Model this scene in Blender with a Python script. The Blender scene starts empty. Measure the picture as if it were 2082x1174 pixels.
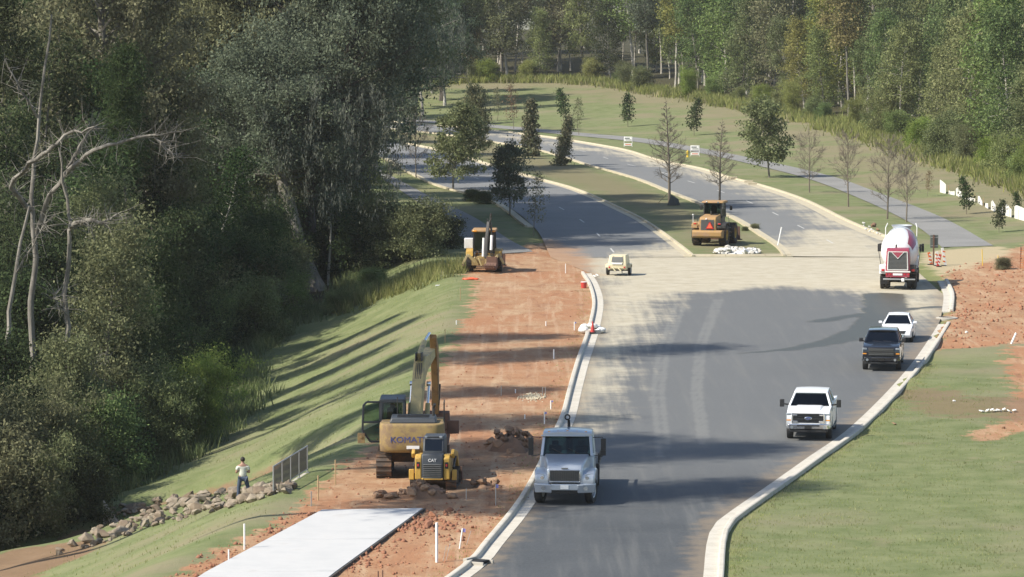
import bpy, math, random
import numpy as np
from mathutils import Vector, Matrix, Quaternion

# ------------------------------------------------------------------ camera, sky, sun, exposure
SC = bpy.context.scene
COL = SC.collection
CAM_H, FPX, UC, VC = 20.2, 8000.0, 1041.0, 587.0
PITCH = math.atan(622.0 / FPX)
SX, SY = 1.06, 1.70                     # site plan units to metres
camd = bpy.data.cameras.new('camera')
camd.sensor_width = 36.0
camd.lens = FPX / 2082.0 * 36.0
camd.clip_start = 1.0
camd.clip_end = 3000.0
cam = bpy.data.objects.new('camera', camd)
COL.objects.link(cam)
cam.location = (0, 0, CAM_H)
cam.rotation_euler = (math.pi / 2 - PITCH, 0, 0)
SC.camera = cam

SUN_EL = math.radians(44)
SHADOW_AZ = math.radians(23)            # shadows run to +X and this much away from the camera
sd = Vector((math.cos(SUN_EL) * math.cos(SHADOW_AZ), math.cos(SUN_EL) * math.sin(SHADOW_AZ), -math.sin(SUN_EL)))
world = bpy.data.worlds.new('World')
SC.world = world
world.use_nodes = True
wn, wl = world.node_tree.nodes, world.node_tree.links
wn.clear()
sky = wn.new('ShaderNodeTexSky')
sky.sky_type = 'NISHITA'
sky.sun_disc = False
sky.sun_elevation = SUN_EL
sky.sun_rotation = math.atan2(-sd.x, -sd.y)
sky.air_density, sky.dust_density, sky.ozone_density = 1.0, 1.0, 1.0
bg = wn.new('ShaderNodeBackground')
bg.inputs['Strength'].default_value = 0.115
wo = wn.new('ShaderNodeOutputWorld')
wl.new(sky.outputs[0], bg.inputs['Color'])
wl.new(bg.outputs[0], wo.inputs['Surface'])
sund = bpy.data.lights.new('sun', 'SUN')
sund.energy = 4.8
sund.angle = math.radians(0.55)
sund.color = (1.0, 0.93, 0.82)
sun = bpy.data.objects.new('sun', sund)
COL.objects.link(sun)
sun.rotation_euler = sd.to_track_quat('-Z', 'Y').to_euler()
sun.location = (-80, 60, 90)
SC.view_settings.view_transform = 'Standard'
SC.view_settings.look = 'None'
SC.view_settings.exposure = 0.55
SC.view_settings.gamma = 1.0
SC.view_settings.use_curve_mapping = False
SC.render.engine = 'CYCLES'
try:
    SC.cycles.use_denoising = True
    SC.cycles.max_bounces = 6
    SC.cycles.transparent_max_bounces = 12
    SC.cycles.volume_bounces = 0
except Exception:
    pass
random.seed(7)
RNG = np.random.default_rng(11)
PI = math.pi
R = math.radians


def at(u, v, z=0.0):
    """the point at height z seen at pixel (u, v) of the photograph"""
    cp, sp = math.cos(PITCH), math.sin(PITCH)
    a, b = (u - UC) / FPX, (v - VC) / FPX
    dx, dy, dz = a, cp - b * sp, -sp - b * cp
    t = (z - CAM_H) / dz
    return Vector((dx * t, dy * t, z))


# ------------------------------------------------------------------ object helpers
def tag(o, label=None, cat=None, group=None, kind=None):
    if label: o['label'] = label
    if cat: o['category'] = cat
    if group: o['group'] = group
    if kind: o['kind'] = kind
    return o


def thing(name, label, cat, loc=(0, 0, 0), rz=0.0, group=None):
    o = bpy.data.objects.new(name, None)
    COL.objects.link(o)
    o.location = loc
    o.rotation_euler = (0, 0, rz)
    o.empty_display_size = 0.3
    return tag(o, label, cat, group)


def copy_tree(o, parent=None):
    c = o.copy()
    COL.objects.link(c)
    c.parent = parent
    for ch in o.children:
        copy_tree(ch, c)
    return c


class MB:
    """collects geometry and links it as ONE mesh object"""
    def __init__(self):
        self.v, self.f = [], []
        self.M = None

    def add(self, vs, fs):
        n = len(self.v)
        if self.M is not None:
            vs = [self.M @ Vector(p) for p in vs]
        self.v.extend(tuple(p) for p in vs)
        self.f.extend(tuple(i + n for i in f) for f in fs)
        return self

    def box(self, x, y, z, sx, sy, sz, rot=None, tx=1.0, ty=1.0):
        """centre, full sizes; tx, ty scale the top"""
        hx, hy, hz = sx / 2, sy / 2, sz / 2
        vs = [(-hx, -hy, -hz), (hx, -hy, -hz), (hx, hy, -hz), (-hx, hy, -hz),
              (-hx * tx, -hy * ty, hz), (hx * tx, -hy * ty, hz), (hx * tx, hy * ty, hz), (-hx * tx, hy * ty, hz)]
        if rot is not None:
            vs = [rot @ Vector(p) for p in vs]
        vs = [(p[0] + x, p[1] + y, p[2] + z) for p in vs]
        return self.add(vs, [(3, 2, 1, 0), (4, 5, 6, 7), (0, 1, 5, 4), (1, 2, 6, 5), (2, 3, 7, 6), (3, 0, 4, 7)])

    def hexa(self, b, t):
        """four bottom and four top corners, both counter-clockwise from above"""
        return self.add(list(b) + list(t), [(3, 2, 1, 0), (4, 5, 6, 7), (0, 1, 5, 4), (1, 2, 6, 5), (2, 3, 7, 6), (3, 0, 4, 7)])

    def slab(self, quad, th):
        """a plate on a quad, thickness along its normal"""
        q = [Vector(p) for p in quad]
        n = (q[1] - q[0]).cross(q[3] - q[0]).normalized() * th
        return self.hexa([p - n * 0.5 for p in q], [p + n * 0.5 for p in q])

    def prism(self, prof, x0, x1, fx=None):
        """side profile (y, z) extruded from x0 to x1; fx(y, z) scales x"""
        n = len(prof)
        fx = fx or (lambda y, z: 1.0)
        vs = [(x0 * fx(y, z), y, z) for y, z in prof] + [(x1 * fx(y, z), y, z) for y, z in prof]
        area = sum(prof[i][0] * prof[(i + 1) % n][1] - prof[(i + 1) % n][0] * prof[i][1] for i in range(n))
        fs = [tuple(range(n)), tuple(range(2 * n - 1, n - 1, -1))]
        fs += [(i + n, (i + 1) % n + n, (i + 1) % n, i) for i in range(n)]
        if area > 0:
            fs = [tuple(reversed(f)) for f in fs]
        return self.add(vs, fs)

    def bar(self, p0, p1, w, h=None):
        p0, p1 = Vector(p0), Vector(p1)
        d = p1 - p0
        L = d.length
        if L < 1e-6: return self
        q = d.to_track_quat('Y', 'Z').to_matrix()
        return self.box(*((p0 + p1) / 2), w, L, h or w, rot=q)

    def tube(self, pts, rad, n=8, caps=True, flat=1.0):
        pts = [Vector(p) for p in pts]
        if not hasattr(rad, '__len__'): rad = [rad] * len(pts)
        vs, fs = [], []
        ref = None
        for i, p in enumerate(pts):
            d = (pts[min(i + 1, len(pts) - 1)] - pts[max(i - 1, 0)]).normalized()
            if ref is None:
                ref = Vector((0, 0, 1)) if abs(d.z) < 0.9 else Vector((1, 0, 0))
            a = d.cross(ref).normalized()
            b = d.cross(a).normalized()
            ref = -b if ref.dot(b) < 0 else b
            for k in range(n):
                t = 2 * PI * k / n
                vs.append(p + a * math.cos(t) * rad[i] + b * math.sin(t) * rad[i] * flat)
        # keep rings aligned
        for i in range(len(pts) - 1):
            r0, r1 = vs[i * n:(i + 1) * n], vs[(i + 1) * n:(i + 2) * n]
            best = min(range(n), key=lambda s: sum((r0[k] - r1[(k + s) % n] - pts[i] + pts[i + 1]).length_squared for k in range(0, n, max(1, n // 4))))
            vs[(i + 1) * n:(i + 2) * n] = r1[best:] + r1[:best]
            for k in range(n):
                fs.append((i * n + k, i * n + (k + 1) % n, (i + 1) * n + (k + 1) % n, (i + 1) * n + k))
        if caps:
            fs.append(tuple(range(n - 1, -1, -1)))
            fs.append(tuple(range((len(pts) - 1) * n, len(pts) * n)))
        return self.add(vs, fs)

    def cyl(self, p0, p1, r, n=12, r1=None):
        return self.tube([p0, p1], [r, r if r1 is None else r1], n)

    def lathe(self, prof, n=24, M=None, closed=False):
        """(radius, height along local z) turned about z"""
        vs, fs = [], []
        m = len(prof)
        for k in range(n):
            t = 2 * PI * k / n
            for r, h in prof:
                p = Vector((r * math.cos(t), r * math.sin(t), h))
                vs.append(M @ p if M is not None else p)
        for k in range(n):
            k2 = (k + 1) % n
            for j in range(m - 1 if not closed else m):
                j2 = (j + 1) % m
                fs.append((k * m + j, k2 * m + j, k2 * m + j2, k * m + j2))
        return self.add(vs, fs)

    def ico(self, c, r, sub=1, sc=(1, 1, 1), jit=0.0, rng=None):
        import bmesh
        bm = bmesh.new()
        bmesh.ops.create_icosphere(bm, subdivisions=sub, radius=1.0)
        rng = rng or random
        vs = []
        for v in bm.verts:
            k = 1 + rng.uniform(-jit, jit)
            vs.append((c[0] + v.co.x * r * sc[0] * k, c[1] + v.co.y * r * sc[1] * k, c[2] + v.co.z * r * sc[2] * k))
        fs = [tuple(v.index for v in f.verts) for f in bm.faces]
        bm.free()
        return self.add(vs, fs)

    def mesh(self, name, mat=None, smooth=None):
        me = bpy.data.meshes.new(name)
        me.from_pydata(self.v, [], self.f)
        if mat: me.materials.append(mat)
        if smooth is not None:
            me.shade_smooth()
            if smooth < 179:
                me.set_sharp_from_angle(angle=R(smooth))
        me.update()
        return me

    def build(self, name, mat, parent=None, bevel=0.0, smooth=None, seg=2, loc=None, label=None):
        if bevel and smooth is None: smooth = 35
        o = bpy.data.objects.new(name, self.mesh(name, mat, smooth))
        COL.objects.link(o)
        if parent is not None: o.parent = parent
        if loc is not None: o.location = loc
        if bevel:
            b = o.modifiers.new('bevel', 'BEVEL')
            b.width, b.segments, b.limit_method, b.angle_limit = bevel, seg, 'ANGLE', R(30)
        if label: o['label'] = label
        return o


def np_mesh(name, V, F, mat=None, smooth=False):
    """vertices (n,3), faces (m,k) from numpy, quickly"""
    V = np.ascontiguousarray(V, dtype=np.float32)
    F = np.ascontiguousarray(F, dtype=np.int32)
    me = bpy.data.meshes.new(name)
    m, k = F.shape
    me.vertices.add(len(V))
    me.vertices.foreach_set('co', V.ravel())
    me.loops.add(m * k)
    me.loops.foreach_set('vertex_index', F.ravel())
    me.polygons.add(m)
    me.polygons.foreach_set('loop_start', np.arange(0, m * k, k, dtype=np.int32))
    if smooth:
        me.polygons.foreach_set('use_smooth', np.ones(m, dtype=bool))
    me.update(calc_edges=True)
    me.validate()
    if mat: me.materials.append(mat)
    return me


def link(name, me, parent=None):
    o = bpy.data.objects.new(name, me)
    COL.objects.link(o)
    if parent is not None: o.parent = parent
    return o


def attr(me, name, vals):
    a = me.attributes.new(name, 'FLOAT', 'POINT')
    a.data.foreach_set('value', np.ascontiguousarray(vals, dtype=np.float32))


def text(body, size, mat, parent, loc, rot, name='lettering', ext=0.004, sx=1.0):
    c = bpy.data.curves.new(name, 'FONT')
    c.body, c.size, c.extrude = body, size, ext
    c.align_x, c.align_y = 'CENTER', 'CENTER'
    c.materials.append(mat)
    tmp = bpy.data.objects.new(name, c)
    me = bpy.data.meshes.new_from_object(tmp)
    me.name = name
    bpy.data.objects.remove(tmp)
    o = bpy.data.objects.new(name, me)
    COL.objects.link(o)
    o.parent = parent
    o.location, o.rotation_euler, o.scale = loc, rot, (sx, 1, 1)
    return o


# ------------------------------------------------------------------ materials
class NT:
    def __init__(self, name):
        self.m = bpy.data.materials.new(name)
        self.m.use_nodes = True
        self.t = self.m.node_tree
        self.t.nodes.clear()

    def n(self, typ, **kw):
        nd = self.t.nodes.new(typ)
        for k, val in kw.items():
            if k in nd.inputs: nd.inputs[k].default_value = val
            else: setattr(nd, k, val)
        return nd

    def l(self, a, b):
        self.t.links.new(a, b)

    def noise(self, scale, detail=3.0, rough=0.55, vec=None, dist=0.0):
        nd = self.n('ShaderNodeTexNoise')
        nd.inputs['Scale'].default_value = scale
        nd.inputs['Detail'].default_value = detail
        nd.inputs['Roughness'].default_value = rough
        nd.inputs['Distortion'].default_value = dist
        if vec is not None: self.l(vec, nd.inputs['Vector'])
        return nd.outputs['Fac']

    def math(self, op, a, b=None, c=None, clamp=False):
        nd = self.n('ShaderNodeMath', operation=op, use_clamp=clamp)
        for i, x in enumerate((a, b, c)):
            if x is None: continue
            if isinstance(x, (int, float)): nd.inputs[i].default_value = x
            else: self.l(x, nd.inputs[i])
        return nd.outputs[0]

    def ramp(self, x, lo, hi, a=0.0, b=1.0):
        nd = self.n('ShaderNodeMapRange', interpolation_type='SMOOTHSTEP')
        self.l(x, nd.inputs[0])
        for i, val in enumerate((lo, hi, a, b)): nd.inputs[i + 1].default_value = val
        return nd.outputs[0]

    def mix(self, fac, a, b):
        nd = self.n('ShaderNodeMix', data_type='RGBA')
        for s, x in ((nd.inputs[0], fac), (nd.inputs[6], a), (nd.inputs[7], b)):
            if isinstance(x, (int, float)): s.default_value = x
            elif isinstance(x, tuple): s.default_value = (*x, 1) if len(x) == 3 else x
            else: self.l(x, s)
        return nd.outputs[2]

    def geo(self):
        return self.n('ShaderNodeNewGeometry').outputs['Position']

    def objc(self):
        return self.n('ShaderNodeTexCoord').outputs['Object']

    def attr(self, name):
        return self.n('ShaderNodeAttribute', attribute_name=name).outputs['Fac']

    def scaled(self, vec, s):
        nd = self.n('ShaderNodeMapping')
        self.l(vec, nd.inputs['Vector'])
        nd.inputs['Scale'].default_value = s
        return nd.outputs[0]

    def bump(self, h, strength=0.3, dist=0.05):
        nd = self.n('ShaderNodeBump')
        nd.inputs['Strength'].default_value = strength
        nd.inputs['Distance'].default_value = dist
        self.l(h, nd.inputs['Height'])
        return nd.outputs[0]

    def out(self, col, rough=0.8, metal=0.0, nrm=None, spec=None, coat=0.0):
        p = self.n('ShaderNodeBsdfPrincipled')
        for s, x in ((p.inputs['Base Color'], col), (p.inputs['Roughness'], rough), (p.inputs['Metallic'], metal)):
            if isinstance(x, (int, float)): s.default_value = x
            elif isinstance(x, tuple): s.default_value = (*x, 1)
            else: self.l(x, s)
        if nrm is not None: self.l(nrm, p.inputs['Normal'])
        if spec is not None: p.inputs['Specular IOR Level'].default_value = spec
        if coat: p.inputs['Coat Weight'].default_value = coat; p.inputs['Coat Roughness'].default_value = 0.08
        o = self.n('ShaderNodeOutputMaterial')
        self.l(p.outputs[0], o.inputs['Surface'])
        return self.m


def plain(name, col, rough=0.6, metal=0.0, var=0.12, scale=6.0, bump=0.0, coat=0.0, dirt=0.0, dcol=(0.27, 0.15, 0.085), dscale=2.2):
    """one colour with slight wear; dirt is the share of mud or dust over it"""
    t = NT(name)
    pos = t.objc()
    nz = t.noise(scale, 4, 0.6, pos)
    dark = tuple(c * (1 - var) for c in col)
    lite = tuple(min(1, c * (1 + var)) for c in col)
    c = t.mix(nz, dark, lite)
    r = rough
    if dirt > 0:
        dn = t.noise(dscale, 6, 0.68, pos)
        f = t.ramp(dn, 0.72 - dirt * 0.5, 0.92 - dirt * 0.5)
        c = t.mix(f, c, dcol)
        r = t.ramp(f, 0, 1, rough, 0.95)
    nrm = t.bump(t.noise(scale * 5, 3, 0.6, pos), bump, 0.02) if bump else None
    return t.out(c, r, metal, nrm, coat=coat)


M = {}
M['white_paint'] = plain('white_paint', (0.78, 0.79, 0.80), 0.35, var=0.03, coat=0.5, dirt=0.10)
M['black_paint'] = plain('black_paint', (0.012, 0.014, 0.018), 0.22, var=0.1, coat=0.8)
M['silver_paint'] = plain('silver_paint', (0.43, 0.475, 0.53), 0.32, 0.35, var=0.05, coat=0.5, dirt=0.08)
M['mud_yellow'] = plain('mud_yellow', (0.29, 0.205, 0.075), 0.65, var=0.18, dirt=0.62, dcol=(0.21, 0.145, 0.085))
M['rust_yellow'] = plain('rust_yellow', (0.30, 0.16, 0.05), 0.65, var=0.2, dirt=0.5, dcol=(0.15, 0.08, 0.045))
M['pale_yellow'] = plain('pale_yellow', (0.46, 0.37, 0.17), 0.6, var=0.16, dirt=0.5, dcol=(0.30, 0.25, 0.17))
M['clean_yellow'] = plain('clean_yellow', (0.50, 0.31, 0.06), 0.5, var=0.12, dirt=0.40)
M['loader_yellow'] = plain('loader_yellow', (0.36, 0.215, 0.075), 0.65, var=0.18, dirt=0.6, dcol=(0.34, 0.22, 0.13))
M['steel_dark'] = plain('steel_dark', (0.05, 0.048, 0.046), 0.55, 0.3, dirt=0.25)
M['track_mud'] = plain('track_mud', (0.075, 0.06, 0.05), 0.85, dirt=0.55, dcol=(0.20, 0.11, 0.06))
M['rubber'] = plain('rubber', (0.022, 0.022, 0.023), 0.85, dirt=0.25, dcol=(0.12, 0.09, 0.07))
M['rubber_mud'] = plain('rubber_mud', (0.03, 0.027, 0.025), 0.9, dirt=0.5, dcol=(0.17, 0.10, 0.06))
M['rim_steel'] = plain('rim_steel', (0.42, 0.42, 0.42), 0.35, 0.6, dirt=0.15)
M['rim_white'] = plain('rim_white', (0.60, 0.60, 0.58), 0.5, dirt=0.3)
M['rim_yellow'] = plain('rim_yellow', (0.42, 0.27, 0.05), 0.6, dirt=0.4)
M['chrome'] = plain('chrome', (0.72, 0.73, 0.74), 0.14, 0.95, var=0.03)
M['black_trim'] = plain('black_trim', (0.018, 0.018, 0.019), 0.5, var=0.2)
M['black_matt'] = plain('black_matt', (0.012, 0.012, 0.012), 0.9)
M['hood_black'] = plain('hood_black', (0.045, 0.052, 0.060), 0.5, dirt=0.15)
M['grille_grey'] = plain('grille_grey', (0.11, 0.115, 0.11), 0.6, var=0.25, scale=20)
M['lamp_glass'] = plain('lamp_glass', (0.26, 0.29, 0.31), 0.10, 0.3, var=0.15, scale=12, coat=1.0)
M['red_lens'] = plain('red_lens', (0.50, 0.02, 0.02), 0.2, coat=0.6)
M['amber_lens'] = plain('amber_lens', (0.75, 0.30, 0.03), 0.2, coat=0.6)
M['red_paint'] = plain('red_paint', (0.30, 0.045, 0.07), 0.35, var=0.08, coat=0.4, dirt=0.10)
M['drum_white'] = plain('drum_white', (0.76, 0.76, 0.75), 0.4, var=0.04, coat=0.3, dirt=0.14, dcol=(0.45, 0.43, 0.40))
M['drum_grey'] = plain('drum_grey', (0.42, 0.46, 0.50), 0.5, dirt=0.3, dcol=(0.35, 0.34, 0.32))
M['cream'] = plain('cream', (0.60, 0.54, 0.36), 0.5, var=0.06, dirt=0.25, dcol=(0.40, 0.32, 0.2))
M['seat_grey'] = plain('seat_grey', (0.05, 0.055, 0.06), 0.85)
M['wood_stake'] = plain('wood_stake', (0.42, 0.30, 0.16), 0.85, var=0.2, scale=20)
M['white_plastic'] = plain('white_plastic', (0.80, 0.80, 0.78), 0.5, var=0.05)
M['orange_paint'] = plain('orange_paint', (0.62, 0.14, 0.04), 0.6, var=0.1)
M['red_plastic'] = plain('red_plastic', (0.50, 0.05, 0.04), 0.5, var=0.1)
M['blue_flag'] = plain('blue_flag', (0.22, 0.22, 0.55), 0.7)
M['hydrant_yellow'] = plain('hydrant_yellow', (0.75, 0.52, 0.04), 0.5)
M['sign_grey'] = plain('sign_grey', (0.11, 0.13, 0.12), 0.6, 0.2)
M['galvanised'] = plain('galvanised', (0.42, 0.43, 0.43), 0.45, 0.7, var=0.15)
M['rusty'] = plain('rusty', (0.13, 0.07, 0.05), 0.85, var=0.3)
M['blue_print'] = plain('blue_print', (0.05, 0.07, 0.22), 0.5)
M['white_print'] = plain('white_print', (0.8, 0.8, 0.78), 0.6)
M['smv_orange'] = plain('smv_orange', (0.85, 0.12, 0.05), 0.5)
M['smv_red'] = plain('smv_red', (0.45, 0.02, 0.02), 0.4)
M['blue_oval'] = plain('blue_oval', (0.02, 0.05, 0.22), 0.3, coat=0.5)
M['fabric_white'] = plain('fabric_white', (0.70, 0.70, 0.66), 0.9, var=0.12)
M['orange_mesh'] = plain('orange_mesh', (0.62, 0.20, 0.06), 0.8)
M['skin'] = plain('skin', (0.34, 0.20, 0.14), 0.6)
M['shirt'] = plain('shirt', (0.60, 0.61, 0.52), 0.9, var=0.08, scale=14)
M['jeans'] = plain('jeans', (0.055, 0.075, 0.115), 0.9, var=0.2, scale=14)
M['hair'] = plain('hair', (0.018, 0.013, 0.010), 0.7)
M['boots'] = plain('boots', (0.06, 0.04, 0.03), 0.8)
M['tarp_dark'] = plain('tarp_dark', (0.05, 0.055, 0.05), 0.8, var=0.25)


def glass_mat(name, tint, mixf):
    t = NT(name)
    tr = t.n('ShaderNodeBsdfTransparent')
    tr.inputs[0].default_value = (*tint, 1)
    gl = t.n('ShaderNodeBsdfGlossy')
    gl.inputs['Color'].default_value = (0.6, 0.66, 0.7, 1)
    gl.inputs['Roughness'].default_value = 0.04
    fr = t.n('ShaderNodeFresnel')
    fr.inputs[0].default_value = 1.5
    f = t.math('ADD', fr.outputs[0], mixf, clamp=True)
    mx = t.n('ShaderNodeMixShader')
    t.l(f, mx.inputs[0]); t.l(tr.outputs[0], mx.inputs[1]); t.l(gl.outputs[0], mx.inputs[2])
    o = t.n('ShaderNodeOutputMaterial')
    t.l(mx.outputs[0], o.inputs['Surface'])
    return t.m


M['glass'] = glass_mat('glass', (0.46, 0.55, 0.53), 0.0)
M['glass_dark'] = glass_mat('glass_dark', (0.16, 0.20, 0.21), 0.05)


def leaf_mat(name, c1, c2, trans=0.35, hue=0.04):
    """leaves: colour differs from leaf to leaf and from tree to tree, part of the light passes through"""
    t = NT(name)
    g = t.n('ShaderNodeNewGeometry')
    oi = t.n('ShaderNodeObjectInfo')
    c = t.mix(t.ramp(g.outputs['Random Per Island'], 0.0, 1.0), c1, c2)
    big = t.noise(0.55, 2, 0.5, g.outputs['Position'])
    hsv = t.n('ShaderNodeHueSaturation')
    t.l(c, hsv.inputs['Color'])
    t.l(t.ramp(oi.outputs['Random'], 0, 1, 0.5 - hue * 0.45, 0.5 + hue * 0.8), hsv.inputs['Hue'])
    t.l(t.ramp(oi.outputs['Random'], 0, 1, 0.85, 1.05), hsv.inputs['Saturation'])
    t.l(t.ramp(big, 0.3, 0.7, 0.72, 1.28), hsv.inputs['Value'])
    d = t.n('ShaderNodeBsdfDiffuse')
    tl = t.n('ShaderNodeBsdfTranslucent')
    t.l(hsv.outputs[0], d.inputs['Color'])
    t.l(hsv.outputs[0], tl.inputs['Color'])
    mx = t.n('ShaderNodeMixShader')
    mx.inputs[0].default_value = trans
    t.l(d.outputs[0], mx.inputs[1]); t.l(tl.outputs[0], mx.inputs[2])
    o = t.n('ShaderNodeOutputMaterial')
    t.l(mx.outputs[0], o.inputs['Surface'])
    return t.m


L = {}
L['mid'] = leaf_mat('leaf_mid', (0.108, 0.145, 0.056), (0.220, 0.250, 0.108))
L['bright'] = leaf_mat('leaf_bright', (0.150, 0.188, 0.062), (0.275, 0.305, 0.120))
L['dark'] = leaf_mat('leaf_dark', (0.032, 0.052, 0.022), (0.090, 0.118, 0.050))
L['yellow'] = leaf_mat('leaf_yellow', (0.19, 0.185, 0.06), (0.31, 0.275, 0.10))
L['olive'] = leaf_mat('leaf_olive', (0.128, 0.138, 0.068), (0.240, 0.242, 0.125))
L['grey'] = leaf_mat('leaf_grey', (0.088, 0.118, 0.070), (0.172, 0.208, 0.132), hue=0.02)
L['brown'] = leaf_mat('leaf_brown', (0.13, 0.086, 0.048), (0.23, 0.155, 0.09))
L['magnolia'] = leaf_mat('leaf_magnolia', (0.080, 0.100, 0.056), (0.23, 0.20, 0.13), 0.25)
L['pine'] = leaf_mat('needle_pine', (0.040, 0.058, 0.026), (0.090, 0.108, 0.048))
L['moss'] = leaf_mat('hanging_moss', (0.095, 0.105, 0.082), (0.180, 0.190, 0.150), 0.3, 0.01)
L['weed'] = leaf_mat('weed', (0.200, 0.245, 0.060), (0.330, 0.345, 0.110), 0.5)
L['straw'] = leaf_mat('straw', (0.24, 0.24, 0.11), (0.38, 0.36, 0.18), 0.4)


def bark_mat(name, c1, c2, scale=3.0):
    t = NT(name)
    p = t.objc()
    n1 = t.noise(scale, 5, 0.65, t.scaled(p, (1, 1, 0.22)))
    oi = t.n('ShaderNodeObjectInfo')
    c = t.mix(t.ramp(n1, 0.3, 0.7), c1, c2)
    return t.out(c, 0.95, 0, t.bump(t.noise(scale * 3, 4, 0.6, t.scaled(p, (1, 1, 0.2))), 0.5, 0.04))


M['bark_grey'] = bark_mat('bark_grey', (0.10, 0.09, 0.075), (0.25, 0.235, 0.20))
M['bark_dark'] = bark_mat('bark_dark', (0.035, 0.030, 0.025), (0.10, 0.085, 0.07))
M['bark_pale'] = bark_mat('bark_pale', (0.27, 0.25, 0.21), (0.53, 0.50, 0.44))
M['bark_twig'] = bark_mat('bark_twig', (0.14, 0.115, 0.085), (0.22, 0.19, 0.15))
M['bark_pine'] = bark_mat('bark_pine', (0.050, 0.043, 0.037), (0.125, 0.110, 0.095))
M['bark_dead'] = bark_mat('bark_dead', (0.10, 0.093, 0.08), (0.27, 0.25, 0.215))

# ------------------------------------------------------------------ terrain
def poly_w(px):
    return np.array([[at(u, v).x, at(u, v).y] for u, v in px])


def sdist(poly, P):
    """signed distance of points P (n,2) to a polygon, positive inside"""
    P = np.asarray(P, float)
    best = np.full(len(P), 1e9)
    inside = np.zeros(len(P), bool)
    n = len(poly)
    for i in range(n):
        a, b = poly[i], poly[(i + 1) % n]
        ab = b - a
        t = np.clip(((P - a) @ ab) / max(1e-9, ab @ ab), 0, 1)
        d = np.hypot(*(P - a - t[:, None] * ab).T)
        best = np.minimum(best, d)
        if a[1] != b[1]:
            c = (a[1] > P[:, 1]) != (b[1] > P[:, 1])
            xi = a[0] + (P[:, 1] - a[1]) / (b[1] - a[1]) * ab[0]
            inside ^= c & (P[:, 0] < xi)
    return np.where(inside, best, -best)


def ldist(line, P):
    P = np.asarray(P, float)
    best = np.full(len(P), 1e9)
    for a, b in zip(line[:-1], line[1:]):
        ab = b - a
        t = np.clip(((P - a) @ ab) / max(1e-9, ab @ ab), 0, 1)
        best = np.minimum(best, np.hypot(*(P - a - t[:, None] * ab).T))
    return best


def spline(pts, step):
    """Catmull-Rom through world points, resampled evenly"""
    P = np.asarray(pts, float)
    Q = np.vstack([2 * P[0] - P[1], P, 2 * P[-1] - P[-2]])
    out = []
    for i in range(1, len(Q) - 2):
        p0, p1, p2, p3 = Q[i - 1], Q[i], Q[i + 1], Q[i + 2]
        for t in np.linspace(0, 1, 24, endpoint=False):
            out.append(0.5 * (2 * p1 + (p2 - p0) * t + (2 * p0 - 5 * p1 + 4 * p2 - p3) * t * t + (3 * p1 - p0 - 3 * p2 + p3) * t ** 3))
    out.append(P[-1])
    out = np.array(out)
    s = np.concatenate([[0], np.cumsum(np.hypot(*np.diff(out, axis=0).T))])
    n = max(2, int(s[-1] / step) + 1)
    q = np.linspace(0, s[-1], n)
    return np.stack([np.interp(q, s, out[:, 0]), np.interp(q, s, out[:, 1])], 1)


LIP_L = poly_w([(905, 1215), (960, 1172), (993, 1148), (1013, 1121), (1042, 1085), (1073, 1046), (1098, 1008), (1125, 955), (1150, 895), (1170, 850), (1183, 795), (1197, 740), (1210, 700), (1220, 665), (1227, 617), (1217, 580), (1202, 557)])
LIP_R = poly_w([(1424, 1215), (1430, 1174), (1437, 1105), (1452, 1068), (1490, 1038), (1560, 990), (1645, 930), (1717, 880), (1790, 812), (1850, 745), (1888, 692), (1908, 660), (1915, 635), (1918, 600), (1906, 572), (1885, 555), (1850, 536)])
LEFT_ROAD_L = poly_w([(1120, 524), (1085, 462), (1009, 409), (886, 373), (769, 312), (690, 275), (560, 235)])
LEFT_ROAD_R = poly_w([(1392, 523), (1368, 503), (1310, 460), (1264, 434), (1162, 388), (1075, 363), (988, 337), (886, 307), (784, 286), (700, 262), (600, 230)])
RIGHT_ROAD_L = poly_w([(1612, 522), (1596, 503), (1560, 479), (1500, 443), (1423, 411), (1368, 390), (1308, 366), (1255, 350), (1200, 335), (1100, 305), (1000, 288), (900, 273), (800, 263), (700, 252)])
RIGHT_ROAD_R = poly_w([(1850, 524), (1790, 490), (1700, 452), (1612, 408), (1524, 378), (1464, 363), (1404, 344), (1320, 327), (1260, 308), (1200, 296), (1100, 280), (1000, 268), (900, 258), (800, 250), (700, 241)])
PATH_N = poly_w([(1915, 503), (1864, 461), (1762, 410), (1640, 363), (1501, 328), (1400, 307), (1302, 290), (1200, 279), (1000, 260), (900, 252), (760, 243)])
PATH_F = poly_w([(2020, 500), (1910, 440), (1762, 383), (1696, 360), (1600, 337), (1501, 316), (1400, 297), (1302, 281), (1200, 272), (1000, 254), (900, 247), (760, 239)])
LPATH_L = poly_w([(960, 520), (935, 482), (875, 430), (815, 388), (775, 362), (700, 322)])
LPATH_R = poly_w([(1085, 512), (1040, 490), (960, 440), (885, 405), (822, 372), (740, 328)])
SLAB_L = poly_w([(300, 1245), (405, 1174), (655, 1040)])
SLAB_R = poly_w([(585, 1245), (672, 1174), (860, 1037)])
DIRT_L = poly_w([(300, 1215), (352, 1172), (440, 1120), (560, 1062), (612, 1030), (640, 985), (690, 948), (735, 918), (800, 850), (888, 745), (922, 690), (945, 650), (962, 590), (945, 560), (985, 520), (1050, 502), (1120, 488), (1180, 512), (1212, 534), (1200, 556), (1222, 617), (1190, 740), (1165, 850), (1115, 960), (1060, 1040), (1000, 1125), (930, 1215)])
DIRT_R = poly_w([(1884, 716), (1945, 707), (2010, 705), (2060, 700), (2200, 702), (2300, 560), (2250, 500), (2082, 497), (1990, 530), (1925, 545), (1912, 570), (1930, 610), (1915, 660)])
DIRT_R2 = poly_w([(2050, 705), (2035, 745), (2060, 790), (2048, 850), (1960, 882), (1990, 900), (2082, 880), (2250, 850), (2250, 700)])
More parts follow.
